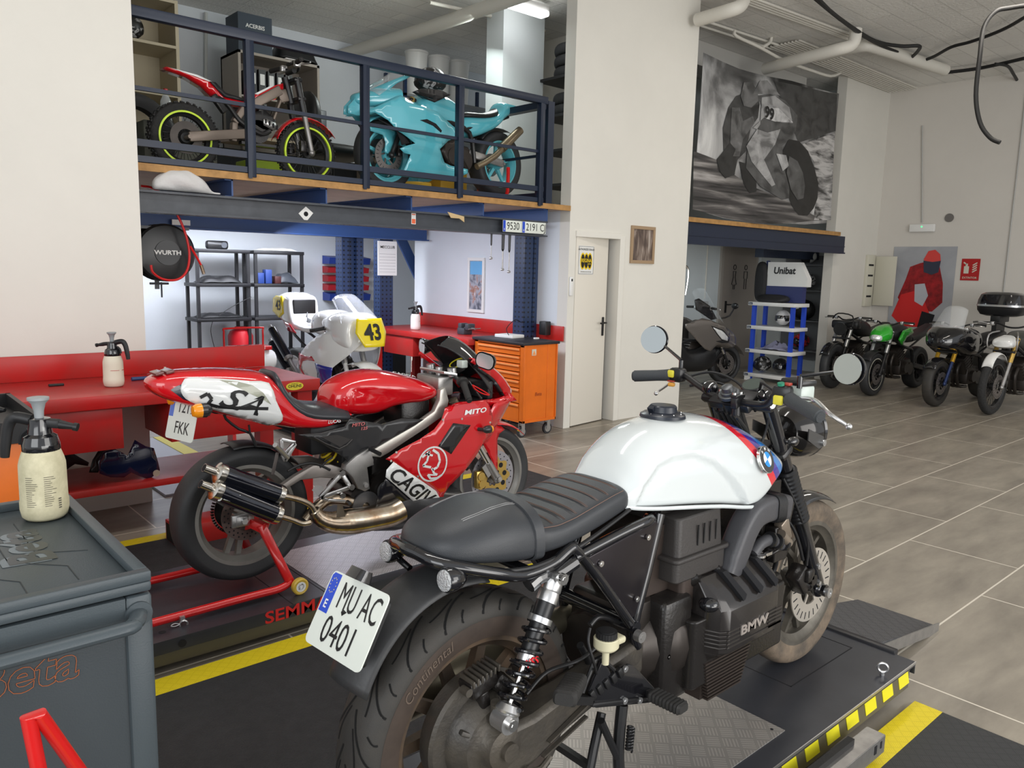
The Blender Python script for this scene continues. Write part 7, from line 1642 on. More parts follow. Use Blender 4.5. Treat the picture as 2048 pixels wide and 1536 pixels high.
for z in (1.255,1.282):rg.append([(-.42+.225*abs(cos(R(a)))**.6*(1 if cos(R(a))>0 else -1),.305*abs(sin(R(a)))**.6*(1 if sin(R(a))>0 else -1),z) for a in range(0,360,12)])
g.rings(rg);g.build('silver_band',M_alub,TC_)
EN=naked('','dusty black enduro motorcycle with white headlamp with gold forks beside the sports tourer',(12.1,3.11,0),R(176),None,0)
moto(EN,0,1.48,.32,.345,.12,.08,M_blacks,'wire',6,.24,.27,fork_top=(1.16,.92),up=M_gold,lo=M_alu,bars=(1.06,1.08),barw=.40,mirror=False,tyre=M_knob)
loft(EN,'fuel_tank',mat('olive_black',(.05,.05,.045),.3),[(.40,.10,.76,.86),(.6,.15,.76,.98),(.85,.16,.74,1.0),(1.05,.09,.82,.94)]);loft(EN,'seat',M_black,[(-.4,.07,.92,.98),(0,.11,.86,.93),(.45,.11,.82,.90)])
loft(EN,'headlamp',M_whiteg,[(1.20,.10,.80,.96),(1.30,.13,.80,.93),(1.36,.10,.82,.90)]);crown(EN,M_white,(1.48,.52),.24,.06,20,150,'front_mudguard')
for sg in (-1,1):g=G();g.tube([(1.10,sg*.30,1.08),(1.18,sg*.36,1.10),(1.12,sg*.44,1.09)],.012,8,3);g.tube([(1.2,sg*.1,.78),(1.34,sg*.16,.80),(1.34,sg*.16,.96),(1.2,sg*.1,1.0)],.010,8,3);g.build('guard_bar',M_alu,EN)

# ================================================================ ceiling services
M_pipe=mat('painted_pipe',(.66,.64,.58),.55,bump=.1,bscale=30)
def tubething(name,lab,cat,pts,r,m=None,sm=5,group=None,n=12):
    return tag(G().tube(pts,r,n,sm).build(name,m or M_pipe),lab,cat,group)
M_cab=mat('black_cable',(.012,.012,.012),.55)
tubething('ceiling_pipe','fat white pipe crossing the ceiling above the gallery bikes','pipe',[(5.56,10.37,4.42),(5.708,8.074,4.42),(5.734,5.846,4.42)],.075,sm=0,n=20)
tubething('ceiling_pipe','white ceiling pipe with elbow ending in round socket above the racing banner','pipe',[(9.583,4.782,4.55),(9.567,4.802,4.38),(9.461,4.961,4.32),(9.48,5.424,4.3),(9.624,5.998,4.3)],.072,sm=6,n=20)
tubething('ceiling_pipe','white ceiling pipe bending down beside the top of the pier','pipe',[(7.732,5.12,4.56),(7.513,5.029,4.4),(7.397,5.1,4.34),(7.429,5.499,4.34)],.07,sm=6,n=20)
tubething('ceiling_pipe','long white pipe beside the conduit bundle running to the right wall','pipe',[(10.228,5.566,4.5),(10.131,4.985,4.5),(10.431,4.866,4.5),(12.058,4.684,4.5)],.075,sm=4,n=20)
for k in range(9):
    d=k*.05
    tubething('ceiling_conduit','thin pale conduit in the parallel bundle above the right pier','conduit',[(9.6,5.92 - d,4.565),(13.2,5.92 - d,4.565)],.012,sm=0,group='parallel ceiling conduits',n=8)
for k in range(4):
    tubething('ceiling_conduit','thin pale conduit running towards the pipe elbow','conduit',[(7.494,5.273,4.57),(9.973,5.076,4.57)][:1]+[(9.973,5.076,4.57)] if k==0 else [(7.3 ,5.28 - .05*k,4.57),(9.9,5.10 - .05*k,4.57)],.014,sm=0,group='conduits leading to the elbow',n=8)
for y in (5.95,6.1):tubething('ceiling_conduit','thin conduit pair deeper in the right bay ceiling','conduit',[(7.65,y,4.57),(10.2,y - .15,4.57)],.016,sm=0,group='bay ceiling conduits',n=8)
tubething('sprinkler_pipe','slim white branched pipe hanging under the right bay ceiling','pipe',[(8.563,5.78,4.515),(8.591,5.78,4.463),(9.127,5.78,4.434),(9.734,5.78,4.383),(10.383,5.78,4.385),(10.939,5.78,4.402),(11.218,5.78,4.491)],.02,sm=3)
tubething('sprinkler_pipe','short upturned branch of the slim bay ceiling pipe','pipe',[(9.183,5.78,4.451),(9.347,5.78,4.537),(9.372,5.78,4.62)],.02,sm=3)
for lab,P,r in (('thick black cable sagging across the ceiling above the pipe elbow',[(7.649,4.436,4.5),(8.271,4.548,4.5),(9.1,4.678,4.5),(10.044,4.757,4.5),(10.465,4.632,4.5),(10.623,4.466,4.5),(10.863,4.578,4.5),(11.059,4.719,4.5)],.022),('black cable twisted with the thick one over the elbow',[(7.934,4.454,4.5),(8.77,4.632,4.5),(9.641,4.756,4.5),(10.255,4.789,4.5),(10.716,4.768,4.5)],.018),
        ('black cable looping from conduits to the right edge of the ceiling',[(11.451,4.749,4.52),(11.307,4.535,4.52),(11.014,4.228,4.52),(10.938,3.988,4.52),(10.766,3.685,4.52),(10.568,3.441,4.52),(10.249,3.152,4.52)],.02),('black cable running along the top of the right wall',[(12.384,4.787,4.54),(12.441,4.434,4.54),(12.38,4.103,4.54),(12.257,3.712,4.54)],.024),
        ('black cable dropping off the wall top at the far right',[(12.167,4.093,4.5),(12.388,4.01,4.5),(12.98,4.106,4.5),(13.689,4.235,4.5),(14.488,4.362,4.5)],.02),('black cable curving down onto the conduit beside the pier',[(13.252,5.9,4.632),(13.741,5.9,4.743),(14.238,5.9,4.759),(14.59,5.9,4.684),(14.878,5.9,4.569)],.02)):
    tubething('ceiling_cable',lab,'cable',P,r,M_cab)
tubething('hanging_cable','black cable end hanging down in a long hook from the ceiling','cable',[(9.3,2.804,4.333),(9.3,3.046,4.348),(9.2,3.147,4.31),(9.1,3.2,4.15),(9,3.175,3.862),(9,3.173,3.474),(9,3.108,3.198),(9,3.001,3.04),(9,2.905,2.981)],.022,M_cab)
for pts,lab in (([(13.29,5.42,4.0),(13.29,5.28,2.5)],'thin grey conduit running down to the emergency lamp'),([(13.29,4.02,4.5),(13.29,4.02,.9)],'thin grey conduit running down the far right wall')):
    tubething('wall_conduit',lab,'conduit',pts,.010,mat('grey_conduit',(.45,.45,.43),.5),0)
lm=thing('ceiling_lamp','lit fluorescent strip lamp on the gallery ceiling beside the square column','lamp',(6.067,6.836,4.45))
lm.rotation_euler=(0,0,R(0));G().bx(-.35,.35,-.07,.07,-.03,.03,.02).build('diffuser',mat('lamp_light',(1,1,1),.5,emit=9),lm);G().bx(-.36,.36,-.05,.05,.03,.09).build('housing',M_white,lm)
tubething('ceiling_conduit','white conduit leading from the gallery lamp to the square column','conduit',[(5.337,7.553,4.5),(6.504,7.367,4.5),(6.941,7.396,4.5)],.02,sm=0)
# ================================================================ right bay
struct(G().bx(7.6,11.59,5.80,7.7,2.22,2.27).build('bay_gallery_floor',M_ply));struct(G().bx(7.6,11.6,5.76,5.80,2.22,2.275).build('trim_3',M_wood))
g=G();g.bx(7.6,11.83,5.80,5.83,1.98,2.22);g.bx(7.6,11.83,5.78,5.88,1.96,1.98);g.bx(7.6,11.83,5.79,5.80,2.06,2.07);struct(g.build('bay_beam',mat('dark_navy_beam',(.012,.02,.045),.35)))
struct(G().bx(10.9,12.6,6.6,6.75,1.88,2.2).build('bay_rear_beam',MATS['dark_navy_beam']))
struct(G().bx(7.6,11.6,6.5,6.8,4.3,4.6).build('bay_ceiling_beam',mat('bay_ceiling_paint',(.5,.49,.46),.7)))
bn=thing('racing_banner','large black and white banner of a leaning racer on a number 99 bike','banner',(0,0,0))
bm_=art_mat('banner_sky',[(.36,(.03,.03,.03)),(.46,(.12,.12,.12)),(.56,(.34,.34,.34)),(.68,(.62,.62,.61))],(1.6,1,1.3),7)
def banner_mat():
    m=art_mat('banner_road',[(.36,(.012,.012,.012)),(.5,(.07,.065,.065)),(.62,(.20,.19,.18)),(.75,(.42,.40,.39))],(.8,1,14),6,R(-28));return m
BO=[(7.874,4.125),(8.235,4.103),(8.658,4.093),(9.22,4.108),(9.823,4.142),(10.479,4.16),(11.189,4.2),(11.176,3.765),(11.166,3.137),(11.131,2.383),(10.493,2.328),(9.831,2.305),(9.219,2.284),(8.539,2.295),(7.842,2.359),(7.847,2.813),(7.869,3.493)]
yb2=lambda x,z:5.74+.02*sin(x*3)
G().panel(BO,yb2,.003,.15).build('banner_cloth',bm_,bn,solid=.004)
def bl(name,P,m,e):return G().panel(P,lambda x,z:yb2(x,z) - e,.003,.2).build(name,m,bn)
gk=lambda v:art_mat('print_grey_%d' % int(v*1000),[(.34,(v*.35,)*3),(.5,(v*.9,)*3),(.62,(v*1.1,)*3),(.72,(v*1.5,)*3)],(4,4,6),5)
bl('printed_road',[(7.786,3.019),(8.351,2.964),(8.69,2.838),(9.201,2.718),(9.964,2.604),(11.015,2.419),(9.834,2.302),(9.219,2.269),(8.457,2.312),(7.826,2.362)],banner_mat(),.008)
bl('printed_crowd',[(10.203,3.379),(11.151,3.654),(11.238,2.432),(10.726,2.402),(10.772,2.709),(10.597,3.199)],art_mat('banner_crowd',[(.35,(.03,.03,.03)),(.6,(.5,.49,.48))],(3,1,14),5),.008)
bl('printed_dark_sky',[(9.422,4.078),(9.961,4.105),(11.133,4.182),(11.172,3.68),(10.112,3.391),(9.81,3.676),(9.616,3.86)],gk(0.05),.007)
for nm,P,v,e in (('printed_wheel','',0,0),):pass
bl('printed_wheel',[(9.849,3.403),(10.109,3.412),(10.394,3.313),(10.608,3.132),(10.786,2.919),(10.796,2.711),(10.7,2.564),(10.529,2.449),(10.254,2.443),(10.061,2.544),(9.854,2.772),(9.733,3.022),(9.724,3.237)],gk(0.012),.012)
bl('printed_wheel_disc',[(9.88,3.19),(10.104,3.148),(10.282,3.01),(10.376,2.838),(10.355,2.677),(10.18,2.642),(9.985,2.761),(9.847,2.968)],gk(0.09),.016)
bl('printed_rear_wheel',[(8.781,3.009),(9.011,2.992),(9.186,2.842),(9.207,2.676),(9.054,2.643),(8.906,2.755)],gk(0.015),.012)
bl('printed_rider',[(8.762,3.948),(8.964,3.982),(9.094,3.862),(9.148,3.748),(9.13,3.582),(8.993,3.441),(8.915,3.146),(8.742,3.026),(8.69,2.838),(8.478,2.778),(8.309,2.861),(8.262,2.975),(8.408,3.089),(8.361,3.358),(8.457,3.606),(8.618,3.767),(8.724,3.804)],gk(0.05),.012)
bl('printed_rider_arm',[(8.527,3.616),(8.706,3.643),(8.798,3.496),(9.014,3.586),(9.062,3.511),(8.824,3.278),(8.774,3.07),(8.592,3.05),(8.536,3.223)],gk(0.13),.016)
bl('printed_rider_leg',[(8.262,2.975),(8.538,3.203),(8.712,3.123),(8.69,2.838),(8.478,2.774),(8.346,2.845)],gk(0.025),.016)
bl('printed_helmet',[(8.762,3.948),(8.945,3.983),(9.07,3.899),(9.105,3.782),(8.964,3.68),(8.795,3.676),(8.708,3.781)],gk(0.14),.018)
bl('printed_bike_body',[(8.946,3.819),(9.365,3.904),(9.697,3.872),(10.018,3.727),(10.003,3.53),(9.849,3.403),(9.694,3.298),(9.775,3.027),(9.936,2.801),(9.958,2.648),(9.791,2.613),(9.277,2.745),(8.94,2.944),(8.941,3.251),(9.146,3.461),(9.241,3.639),(9.143,3.788)],gk(0.09),.014)
bl('printed_fairing',[(9.176,3.834),(9.446,3.896),(9.792,3.802),(9.904,3.614),(9.653,3.591),(9.246,3.598),(9.031,3.446),(9.349,3.425),(9.624,3.503),(9.528,3.3),(9.313,3.086),(9.597,2.794),(9.518,2.765),(9.044,3.037),(8.908,3.207),(9.179,3.507)],gk(0.34),.018)
bl('printed_fork_guard',[(9.564,3.187),(9.794,3.191),(9.877,3.059),(9.739,2.98)],gk(0.36),.022)
bl('printed_screen',[(8.981,3.844),(9.112,4.026),(9.265,4.056),(9.567,3.915),(9.365,3.904)],gk(0.22),.018)
bl('printed_number_board',[(9.242,3.721),(9.548,3.755),(9.903,3.625),(9.49,3.58),(9.286,3.593)],gk(0.62),.022)
A=V((9.332,5.7,3.652));g=G();g.text('99',.20,lambda u,v:(A.x+u*1.1,A.y+.005,A.z+v - u*.08),.03);g.build('race_number',M_black,bn,flat=True)
struct(G().bx(11.45,12.44,7.665,7.70,0,2.06).build('door_2',mat('toilet_door',(.36,.32,.28),.5)))
g=G();g.bx(11.38,11.45,7.66,7.70,0,2.12);g.bx(12.44,12.50,7.66,7.70,0,2.12);g.bx(11.45,12.44,7.66,7.70,2.06,2.12);struct(g.build('trim_4',mat('toilet_frame',(.40,.37,.33),.5)))
for x,nm in ((11.78,'woman'),(12.12,'man')):
    f_=thing('toilet_symbol','black outline %s symbol on the brown toilet door' % nm,'symbol',(x,7.66,1.56))
    g=G();g.lathe_closed((0,0,.17),(0,1,0),[(-.002,.033),(.002,.033),(.002,.045),(-.002,.045)],20)
    B_=[(-.05,.10),(.05,.10),(.05,-.02),(.03,-.02),(.03,-.20),(-.03,-.20),(-.03,-.02),(-.05,-.02)] if nm=='man' else [(-.04,.10),(.04,.10),(.03,.0),(.07,-.12),(.02,-.13),(.02,-.20),(-.02,-.20),(-.02,-.13),(-.07,-.12),(-.03,.0)]
    g.tube([(a,0,b) for a,b in B_],.007,6,0,True);g.build('symbol',M_black,f_)
g=G();g.box((11.56,7.65,1.06),(.03,.02,.2));g.tube([(11.56,7.64,1.1),(11.56,7.61,1.1),(11.68,7.61,1.1)],.01);tag(g.build('lever_handle',M_blacks),'black lever handle on the brown toilet door','handle')
tubething('wall_conduit','white conduit ending in a socket box left of the toilet door','conduit',[(11.0,7.69,2.2),(11.0,7.69,1.2)],.012,sm=0)
tag(G().bx(10.92,11.08,7.66,7.70,1.0,1.16,.01).build('socket_box',mat('grey_socket',(.35,.35,.34),.5)),'grey square socket box on the wall behind the scooter','socket')
sr_=thing('shelf_rack','white plastic shelf rack with blue posts holding helmets','shelf',(10.72,5.92,0))
M_bp=mat('post_blue',(.02,.07,.55),.4)
for z in (.06,.43,.79,1.15):
    sh=G();sh.bx(0,.42,0,.78,z,z+.055,.008);sh=sh.build('shelf_board',M_white,sr_);G().bx(-.003,.0,.70,.77,z+.012,z+.045).build('shelf_badge',mat('badge_navy',(.01,.02,.06),.4),sh)
    q=G();q.text('Dexer',.022,lambda u,v:(-.004,.735 - u,z+.028+v),.01);q.build('badge_lettering',M_white,sh,flat=True)
for x in (.04,.36):
    for y in (.06,.70):G().bx(x,x+.05,y - .025,y+.03,.0,1.16).build('shelf_post',M_bp,sr_)
for y in (.03,.68):G().bx(0,.42,y,y+.08,0,.07).build('foot',M_white,sr_)
def helmet(loc,rz,mshell,mvis,lab,s=1.,open_=False,peak=False):
    t=thing('motorcycle_helmet',lab,'helmet',loc,rz);t.scale=(s,s,s)
    g=G();rg=[]
    for i in range(13):
        a=pi*(.0+i/12*.80);z=.125*cos(a)+.13;r=max(.004,sin(a));k=1 - .10*max(0,i - 9)
        ring=[]
        for j in range(28):
            b=2*pi*j/28;fx=.150 if cos(b)>0 else .135;x=fx*r*cos(b)*k;y=.115*r*sin(b)*k
            if cos(b)>.55 and z<.12 and not open_:x += .028*(cos(b) - .55)
            ring.append((x - .0,y,z))
        rg.append(ring)
    g.rings(rg);sh=g.build('shell',mshell,t,ang=60)
    g=G();rg=[]
    for i in range(7):
        z=.09+.085*i/6 if not open_ else .03+.13*i/6;e=sqrt(max(0,1 - ((z - .13)/.125)**2));rg.append([((.157*e)*cos(b),(.120*e)*sin(b),z) for b in [R(-62+124*j/14) for j in range(15)]])
    g.rings(rg,False,False);g.build('visor',mvis,t)
    if peak:g=G();g.rings([[(.10,-.09,.21),(.12,0,.235),(.10,.09,.21)],[(.26,-.06,.22),(.27,0,.235),(.26,.06,.22)]],False,False);g.build('peak',mshell,t,solid=.006)
    return t
M_hbw=art_mat('helmet_graphic',[(.44,(.02,.02,.02)),(.47,(.6,.6,.6)),(.56,(.62,.62,.62)),(.6,(.03,.03,.03))],(9,9,14),2)
M_hred=art_mat('helmet_red_graphic',[(.42,(.02,.02,.02)),(.46,(.6,.02,.03)),(.6,(.62,.03,.03)),(.66,(.7,.7,.7))],(7,7,10),2)
M_hchr=art_mat('helmet_chrome_graphic',[(.40,(.01,.01,.01)),(.55,(.02,.02,.02)),(.60,(.5,.5,.5)),(.75,(.03,.03,.03))],(12,12,16),3)
M_vis=mat('helmet_visor',(.01,.01,.012),.06,coat=1.)
helmet((10.93,6.22,.845),R(200),mat('white_helmet',(.62,.62,.62),.2,coat=.6),M_vis,'white and black full face helmet on the second shelf from the top')
helmet((10.93,6.50,.115),R(150),M_hchr,M_vis,'black patterned helmet on the bottom shelf, left of the glossy one');helmet((10.92,6.20,.115),R(205),M_blackg,M_vis,'glossy black helmet with white stripes on the bottom shelf')
cv_=thing('plastic_cover','crumpled lilac grey plastic cover on the third shelf of the rack','cover',(10.93,6.3,.485))
g=G();rows=[[(-.17+.34*i/8,-.28+.5*j/12,.012+.10*max(0,1 - ((j - 6)/6)**2)*(1 - abs(i - 4)/4.5)*(1+.4*sin(i*2.1+j*1.7))) for j in range(13)] for i in range(9)]
g.rings(rows,False,False);g.build('sheet',mat('lilac_plastic',(.30,.30,.42),.25,coat=.4),cv_,solid=.003)
jk=thing('black_jacket','black jacket and visor parts heaped on the top of the shelf rack','jacket',(10.93,6.4,1.205))
loft(jk,'cloth',mat('jacket_cloth',(.02,.02,.022),.7,bump=.5,bscale=25),[(-.18,.15,0,.04),(-.1,.24,0,.09),(.0,.26,0,.12),(.1,.22,0,.08),(.17,.12,0,.03)])
sw_=thing('display_panel','dark grey slatted display panel with shelves at the side of the right bay','display',(12.64,6.3,0))
M_slat=mat('slat_grey',(.16,.165,.17),.5);g=G();g.bx(-.02,0,0,.9,.2,1.95)
g.build('back_panel',M_slat,sw_)
for z in (.38,.88,1.38,1.80):G().bx(-.32,-.02,.05,.85,z - .02,z).build('shelf_board',M_slat,sw_)
helmet((12.46,6.70,1.80),R(165),M_whiteg,M_dark,'white open face helmet on the highest display shelf',1.,True);helmet((12.46,6.70,1.38),R(160),M_hbw,M_vis,'black and white motocross style helmet under the white open face one',1.1,False,True)
helmet((12.46,6.72,.38),R(160),M_hred,M_vis,'red and black helmet on the lowest display shelf',1.05)
hb=thing('helmet_bag','round black helmet bag with pale stripe logo on the display shelf','bag',(12.46,6.72,.88));G().sphere((0,0,.17),(.13,.20,.17)).build('bag_body',M_black,hb)
g=G()
for k in range(3):g.bar((-.125,.10,.18+.04*k),(-.128,.02,.20+.04*k),.004,.018)
g.build('bag_logo',M_white,hb)
ub=thing('battery_box','white display box with black lettering standing above the shelf rack','box',(10.98,6.26,1.21))
g=G();g.prism([(.30,.24),(.30,.60),(-.22,.60),(-.36,.36),(-.36,.24)],0,.12,fn=lambda x,y,z:(y,x,z));g.build('box_face',M_white,ub)
g=G();g.text('Unibat',.14,lambda u,v:(-.004,.02 - u*.95,.47+v),.03,.1);g.build('maker_lettering',M_black,ub,flat=True);g=G();g.bx(-.01,.10,-.3,.3,0.0,.24);g.bx(.02,.06,.30,.34,0,.62);g.build('stand_frame',mat('display_blue',(.03,.04,.14),.5),ub)
jk2=thing('hanging_jacket','black jacket hanging between the toilet door and white display box','jacket',(10.98,6.66,1.21));loft(jk2,'cloth',MATS['jacket_cloth'],[(-.05,.06,.0,.55),(-.02,.10,.0,.60),(.03,.10,.0,.60),(.06,.05,.02,.55)])
eb2=thing('fuse_box','open cream fuse box with swung door on the right pier','fuse box',(13.04,5.97,1.56))
G().bx(-.10,.16,-.05,0,-.42,.42,.005).build('box_body',M_cream,eb2)
for k in range(4):g=G();g.bx(-.07,.10,-.053,-.05,.24 - .17*k,.27 - .17*k);g.build('breaker_slot',M_dark,eb2)
g=G();g.bx(0,.02,-.36,0,-.40,.40,.004);dd=g.build('box_door',M_cream,eb2);dd.location=(.165,-.05,0);dd.rotation_euler=(0,0,R(-8))
rpst=thing('racer_poster','grey poster of a rider in red on a red bike behind the parked bikes','poster',(13.305,5.20,1.5),R(-90))
G().bx(-.48,.48,-.006,0,-.70,.62).build('poster_sheet',art_mat('poster_grey',[(.3,(.30,.31,.34)),(.7,(.42,.43,.45))],(2,2,2)),rpst)
def rp2(nm,P,m,e):g=G();g.prism(P,-.006 - e,-.008 - e);g.build(nm,m,rpst,flat=True)
Mr=mat('poster_red',(.42,.015,.02),.4,var=.6,vscale=9)
rp2('printed_rider',[(-.05,.36),(.12,.40),(.25,.30),(.32,.05),(.34,-.25),(.2,-.40),(-.2,-.4),(-.35,-.2),(-.25,.1),(-.2,.3)],Mr,0);rp2('printed_bike',[(-.3,-.15),(.0,-.05),(.1,-.3),(.2,-.5),(.1,-.66),(-.25,-.66),(-.42,-.5)],mat('poster_red_bright',(.6,.02,.02),.4),.003)
rp2('printed_screen',[(-.1,.02),(.05,.04),(.12,-.15),(.05,-.32),(-.08,-.25)],mat('poster_pale',(.45,.46,.5),.4),.006);rp2('printed_tyre',[(.05,-.4),(.25,-.45),(.2,-.66),(.0,-.66)],M_dark,.006)
rp2('printed_helmet',[(.0,.42),(.06,.55),(.16,.57),(.24,.50),(.26,.38),(.18,.30),(.05,.32)],mat('poster_helmet',(.65,.06,.05),.4),.006);rp2('printed_visor',[(-.0,.40),(.14,.38),(.26,.40),(.24,.22),(.14,.18),(.02,.22)],mat('poster_visor',(.03,.035,.06),.3),.009)
fs_=thing('extinguisher_sign','red fire extinguisher sign lettered EXTINTOR on the right wall','sign',(13.305,4.51,1.77),R(-90));M_sr=mat('sign_red',(.42,.012,.012),.4)
G().bx(-.13,.13,-.004,0,-.165,.165).build('sign_plate',M_sr,fs_);g=G();g.bx(-.09,-.02,-.006,-.004,-.06,.05,0);g.bx(-.07,-.04,-.006,-.004,.05,.09);g.bar((-.06,-.005,.08),(-.10,-.005,.11),.002,.02)
for k in range(4):g.bar((.03,-.005,-.04+.035*k),(.09,-.005,.0+.035*k),.002,.016)
g.build('extinguisher_symbol',M_cream,fs_,flat=True);g=G();g.text('EXTINTOR',.042,lambda u,v:(u,-.006,-.125+v),.01);g.build('sign_lettering',M_cream,fs_,flat=True)
el=thing('emergency_lamp','white emergency lamp with green light high on the right wall','lamp',(13.30,5.26,2.41),R(-90));G().bx(-.19,.19,-.06,0,-.06,.06,.01).build('lamp_body',M_white,el);g=G();g.cyl((.0,-.061,.02),(.0,-.064,.02),.012);g.build('green_light',mat('green_led',(.1,.9,.3),.4,emit=1.5),el)
vt=thing('wall_vent','round grey vent set in the right wall above the fire sign','vent',(13.305,4.885,2.56),R(-90));g=G();g.cyl((0,0,0),(0,-.012,0),.065,n=28);g.build('vent_cover',mat('vent_grey',(.16,.15,.14),.6),vt)
# ================================================================ under the gallery
M_rack=mat('rack_black',(.014,.014,.016),.45)
racks=[]
for i,(x0,lab) in enumerate(((3.30,'black plastic shelving unit holding cables, fuel can and small radio'),(4.0,'black plastic shelving unit behind the number 43 tail, with blue boxes'))):
    t=thing('shelving_unit',lab,'shelf',(x0,9.28,0))
    for z in (.06,.50,.93,1.34,1.74):G().bx(0,.66,0,.40,z - .02,z+.02,.005).build('shelf_board',M_rack,t)
    for x in (.015,.62):
        for y in (.015,.36):G().bx(x,x+.035,y,y+.035,0,1.76).build('shelf_post',M_rack,t)
rad=thing('small_radio','small black radio on top of the left shelving unit','radio',(3.62,9.45,1.76));G().bx(-.13,.13,-.05,.05,0,.10,.03).build('radio_case',M_blacks,rad);g=G();g.cyl((.07,-.05,.05),(.07,-.053,.05),.035);g.build('speaker_grille',M_grey_st,rad)
fc=thing('fuel_can','red plastic fuel can on a low shelf of the left unit','fuel can',(3.88,9.45,.52));g=G();g.lathe((0,0,0),(0,0,1),[(0,.12),(.02,.145),(.2,.15),(.26,.12),(.29,.05),(.31,.05)],28);g.bar((-.07,0,.30),(.07,0,.30),.03,.03,bev=.01);g.build('can_body',mat('can_red',(.50,.012,.02),.4),fc)
def heap(name,lab,cat,loc,w,d,h,m,n=9,seed=1):
    random.seed(seed);t=G();rows=[[(-w/2+w*i/(n - 1),-d/2+d*j/(n - 1),(h*(.35+.65*random.random()) if 0<i<n - 1 and 0<j<n - 1 else 0)) for j in range(n)] for i in range(n)]
    t.rings(rows,False,False);o=t.build(name,m,None,loc,sub=1,solid=.004);return tag(o,lab,cat)
heap('cable_heap','tangle of black cables and tools on the upper middle left shelf','cables',(3.62,9.46,1.365),.5,.3,.10,M_black,9,3)
heap('cable_heap','flat tangle of black cables on the middle left shelf','cables',(3.62,9.46,.955),.52,.3,.06,M_black,9,5)
heap('leaflet_heap','loose pale leaflets lying on top of the right shelving unit','papers',(4.35,9.46,1.765),.5,.3,.05,M_paper,7,7)
heap('dark_bag','crumpled dark bag beside the blue boxes on the right shelving unit','bag',(4.47,9.46,1.365),.28,.28,.17,M_grey_st,8,9)
for i,(x,h,m) in enumerate(((4.10,.13,'deep_blue'),(4.20,.17,'deep_blue'),(4.32,.09,'black_red'))):
    tag(G().bx(-.04,.04,-.05,.05,0,h,.004).build('product_box',mat(m,(.02,.05,.22) if i<2 else (.06,.015,.015),.5),None,(x,9.36,1.362)),('short blue product box at the left of the shelf','taller blue product box in the middle of the shelf','black and red product box next to the dark bag')[i],'box')
for pts,lab in (([(3.5,9.3,.95),(3.45,9.27,.8),(3.5,9.27,.55)],'black cable hanging down from the left shelving unit'),([(3.95,9.27,1.2),(3.7,9.27,1.08),(3.55,9.27,.98)],'thin black cable slung across the left shelving unit')):tubething('hanging_cable',lab,'cable',pts,.004,M_black)
wk=thing('air_tank','white cylinder with red handle frame and red panel behind the workbench','air tank',(2.93,6.9,.62));wk.scale=(.62,.62,.62)
g=G();g.lathe((-.45,0,.18),(1,0,0),[(0,.05),(.03,.13),(.08,.17),(.72,.17),(.78,.13),(.81,.05)],32);g.build('cylinder',M_whiteg,wk);g=G();g.tube([(-.4,0,.36),(-.4,0,.62),(-.36,0,.66),(.15,0,.66),(.18,0,.62),(.18,0,.36)],.014,8,3);g.bx(-.4,.25,-.16,.16,.34,.40,.01);g.bx(-.35,-.3,-.1,.1,-1.0,.05);g.bx(.15,.2,-.1,.1,-1.0,.05);g.build('red_frame',M_redp,wk);g=G();g.text('WURTH',.05,lambda u,v:(.05+u,-.162,.37+v),.02);g.build('maker_lettering',M_white,wk,flat=True)
M_binr=mat('bin_red',(.45,.02,.03),.4);M_binb=mat('bin_blue',(.02,.05,.28),.4)
for j,z in enumerate((1.62,1.50,1.38,1.26,1.12)):
    for i in range(3):
        m=M_binb if j in (0,4) else M_binr;s_=1.25 if j in (0,4) else 1
        g=G();g.prism([(0,0),(.15*s_,0),(.17*s_,.07*s_),(0,.09*s_)],-.10,.10,fn=lambda x,y,z_:(y,-x,z_));o=g.build('storage_bin',m,None,(5.38+.22*i,9.98,z))
        tag(o,'%s storage bin in the %s row of the wall rack behind the steel columns' % ('blue' if j in (0,4) else 'red',('top','second','middle','fourth','bottom')[j]),'storage bin','wall storage bins, %s row' % ('top','second','middle','fourth','bottom')[j])
cl_=thing('wall_calendar','white ring bound calendar hanging on the blue steel column','calendar',(5.10,8.05,1.70));G().bx(-.13,.13,-.012,0,-.20,.20).build('calendar_page',M_paper,cl_);g=G();g.text('MECCLUB',.045,lambda u,v:(u,-.014,.13+v),.01);g.build('calendar_heading',M_black,cl_,flat=True)
g=G()
for k in range(7):g.bx(-.11,.11,-.0135,-.012,-.16+.035*k,-.158+.035*k)
g.build('calendar_lines',M_grey_st,cl_,flat=True)
pic=picture('framed_street_picture','tall white framed street picture on the bright wall over the red bench',(5.662,7.05,1.42),R(-90),.30,.62,.035,M_white,art_mat('street_print',[(.35,(.08,.09,.12)),(.5,(.4,.42,.48)),(.58,(.35,.16,.10)),(.7,(.6,.65,.72))],(9,9,9)))
g=G();g.bx(-.11,.11,-.012,-.0105,.12,.27);g.build('printed_sky',mat('print_sky',(.15,.42,.72),.5),pic,flat=True)
vs=thing('bench_vice','grey and black bench vice on the red bench under the gallery','vice',(5.25,6.75,.90));g=G();g.bx(-.06,.06,-.08,.04,0,.07,.01);g.bx(-.05,.05,-.14,-.08,.05,.12,.01);g.bx(-.05,.05,-.02,.04,.05,.12,.01);g.build('vice_body',M_grey_st,vs);g=G();g.cyl((0,-.2,.07),(0,.0,.07),.012);g.cyl((-.08,-.19,.07),(.08,-.19,.07),.006);g.build('vice_screw',M_alu,vs)
tb_=thing('paper_pad','thick white paper pad lying on the orange cabinet','notepad',(5.24,5.98,.929),R(8));G().bx(-.09,.09,-.12,.12,0,.028,.002).build('pad_block',M_white,tb_);G().bx(-.085,.085,-.115,.115,.028,.030).build('pad_cover',M_paper,tb_)
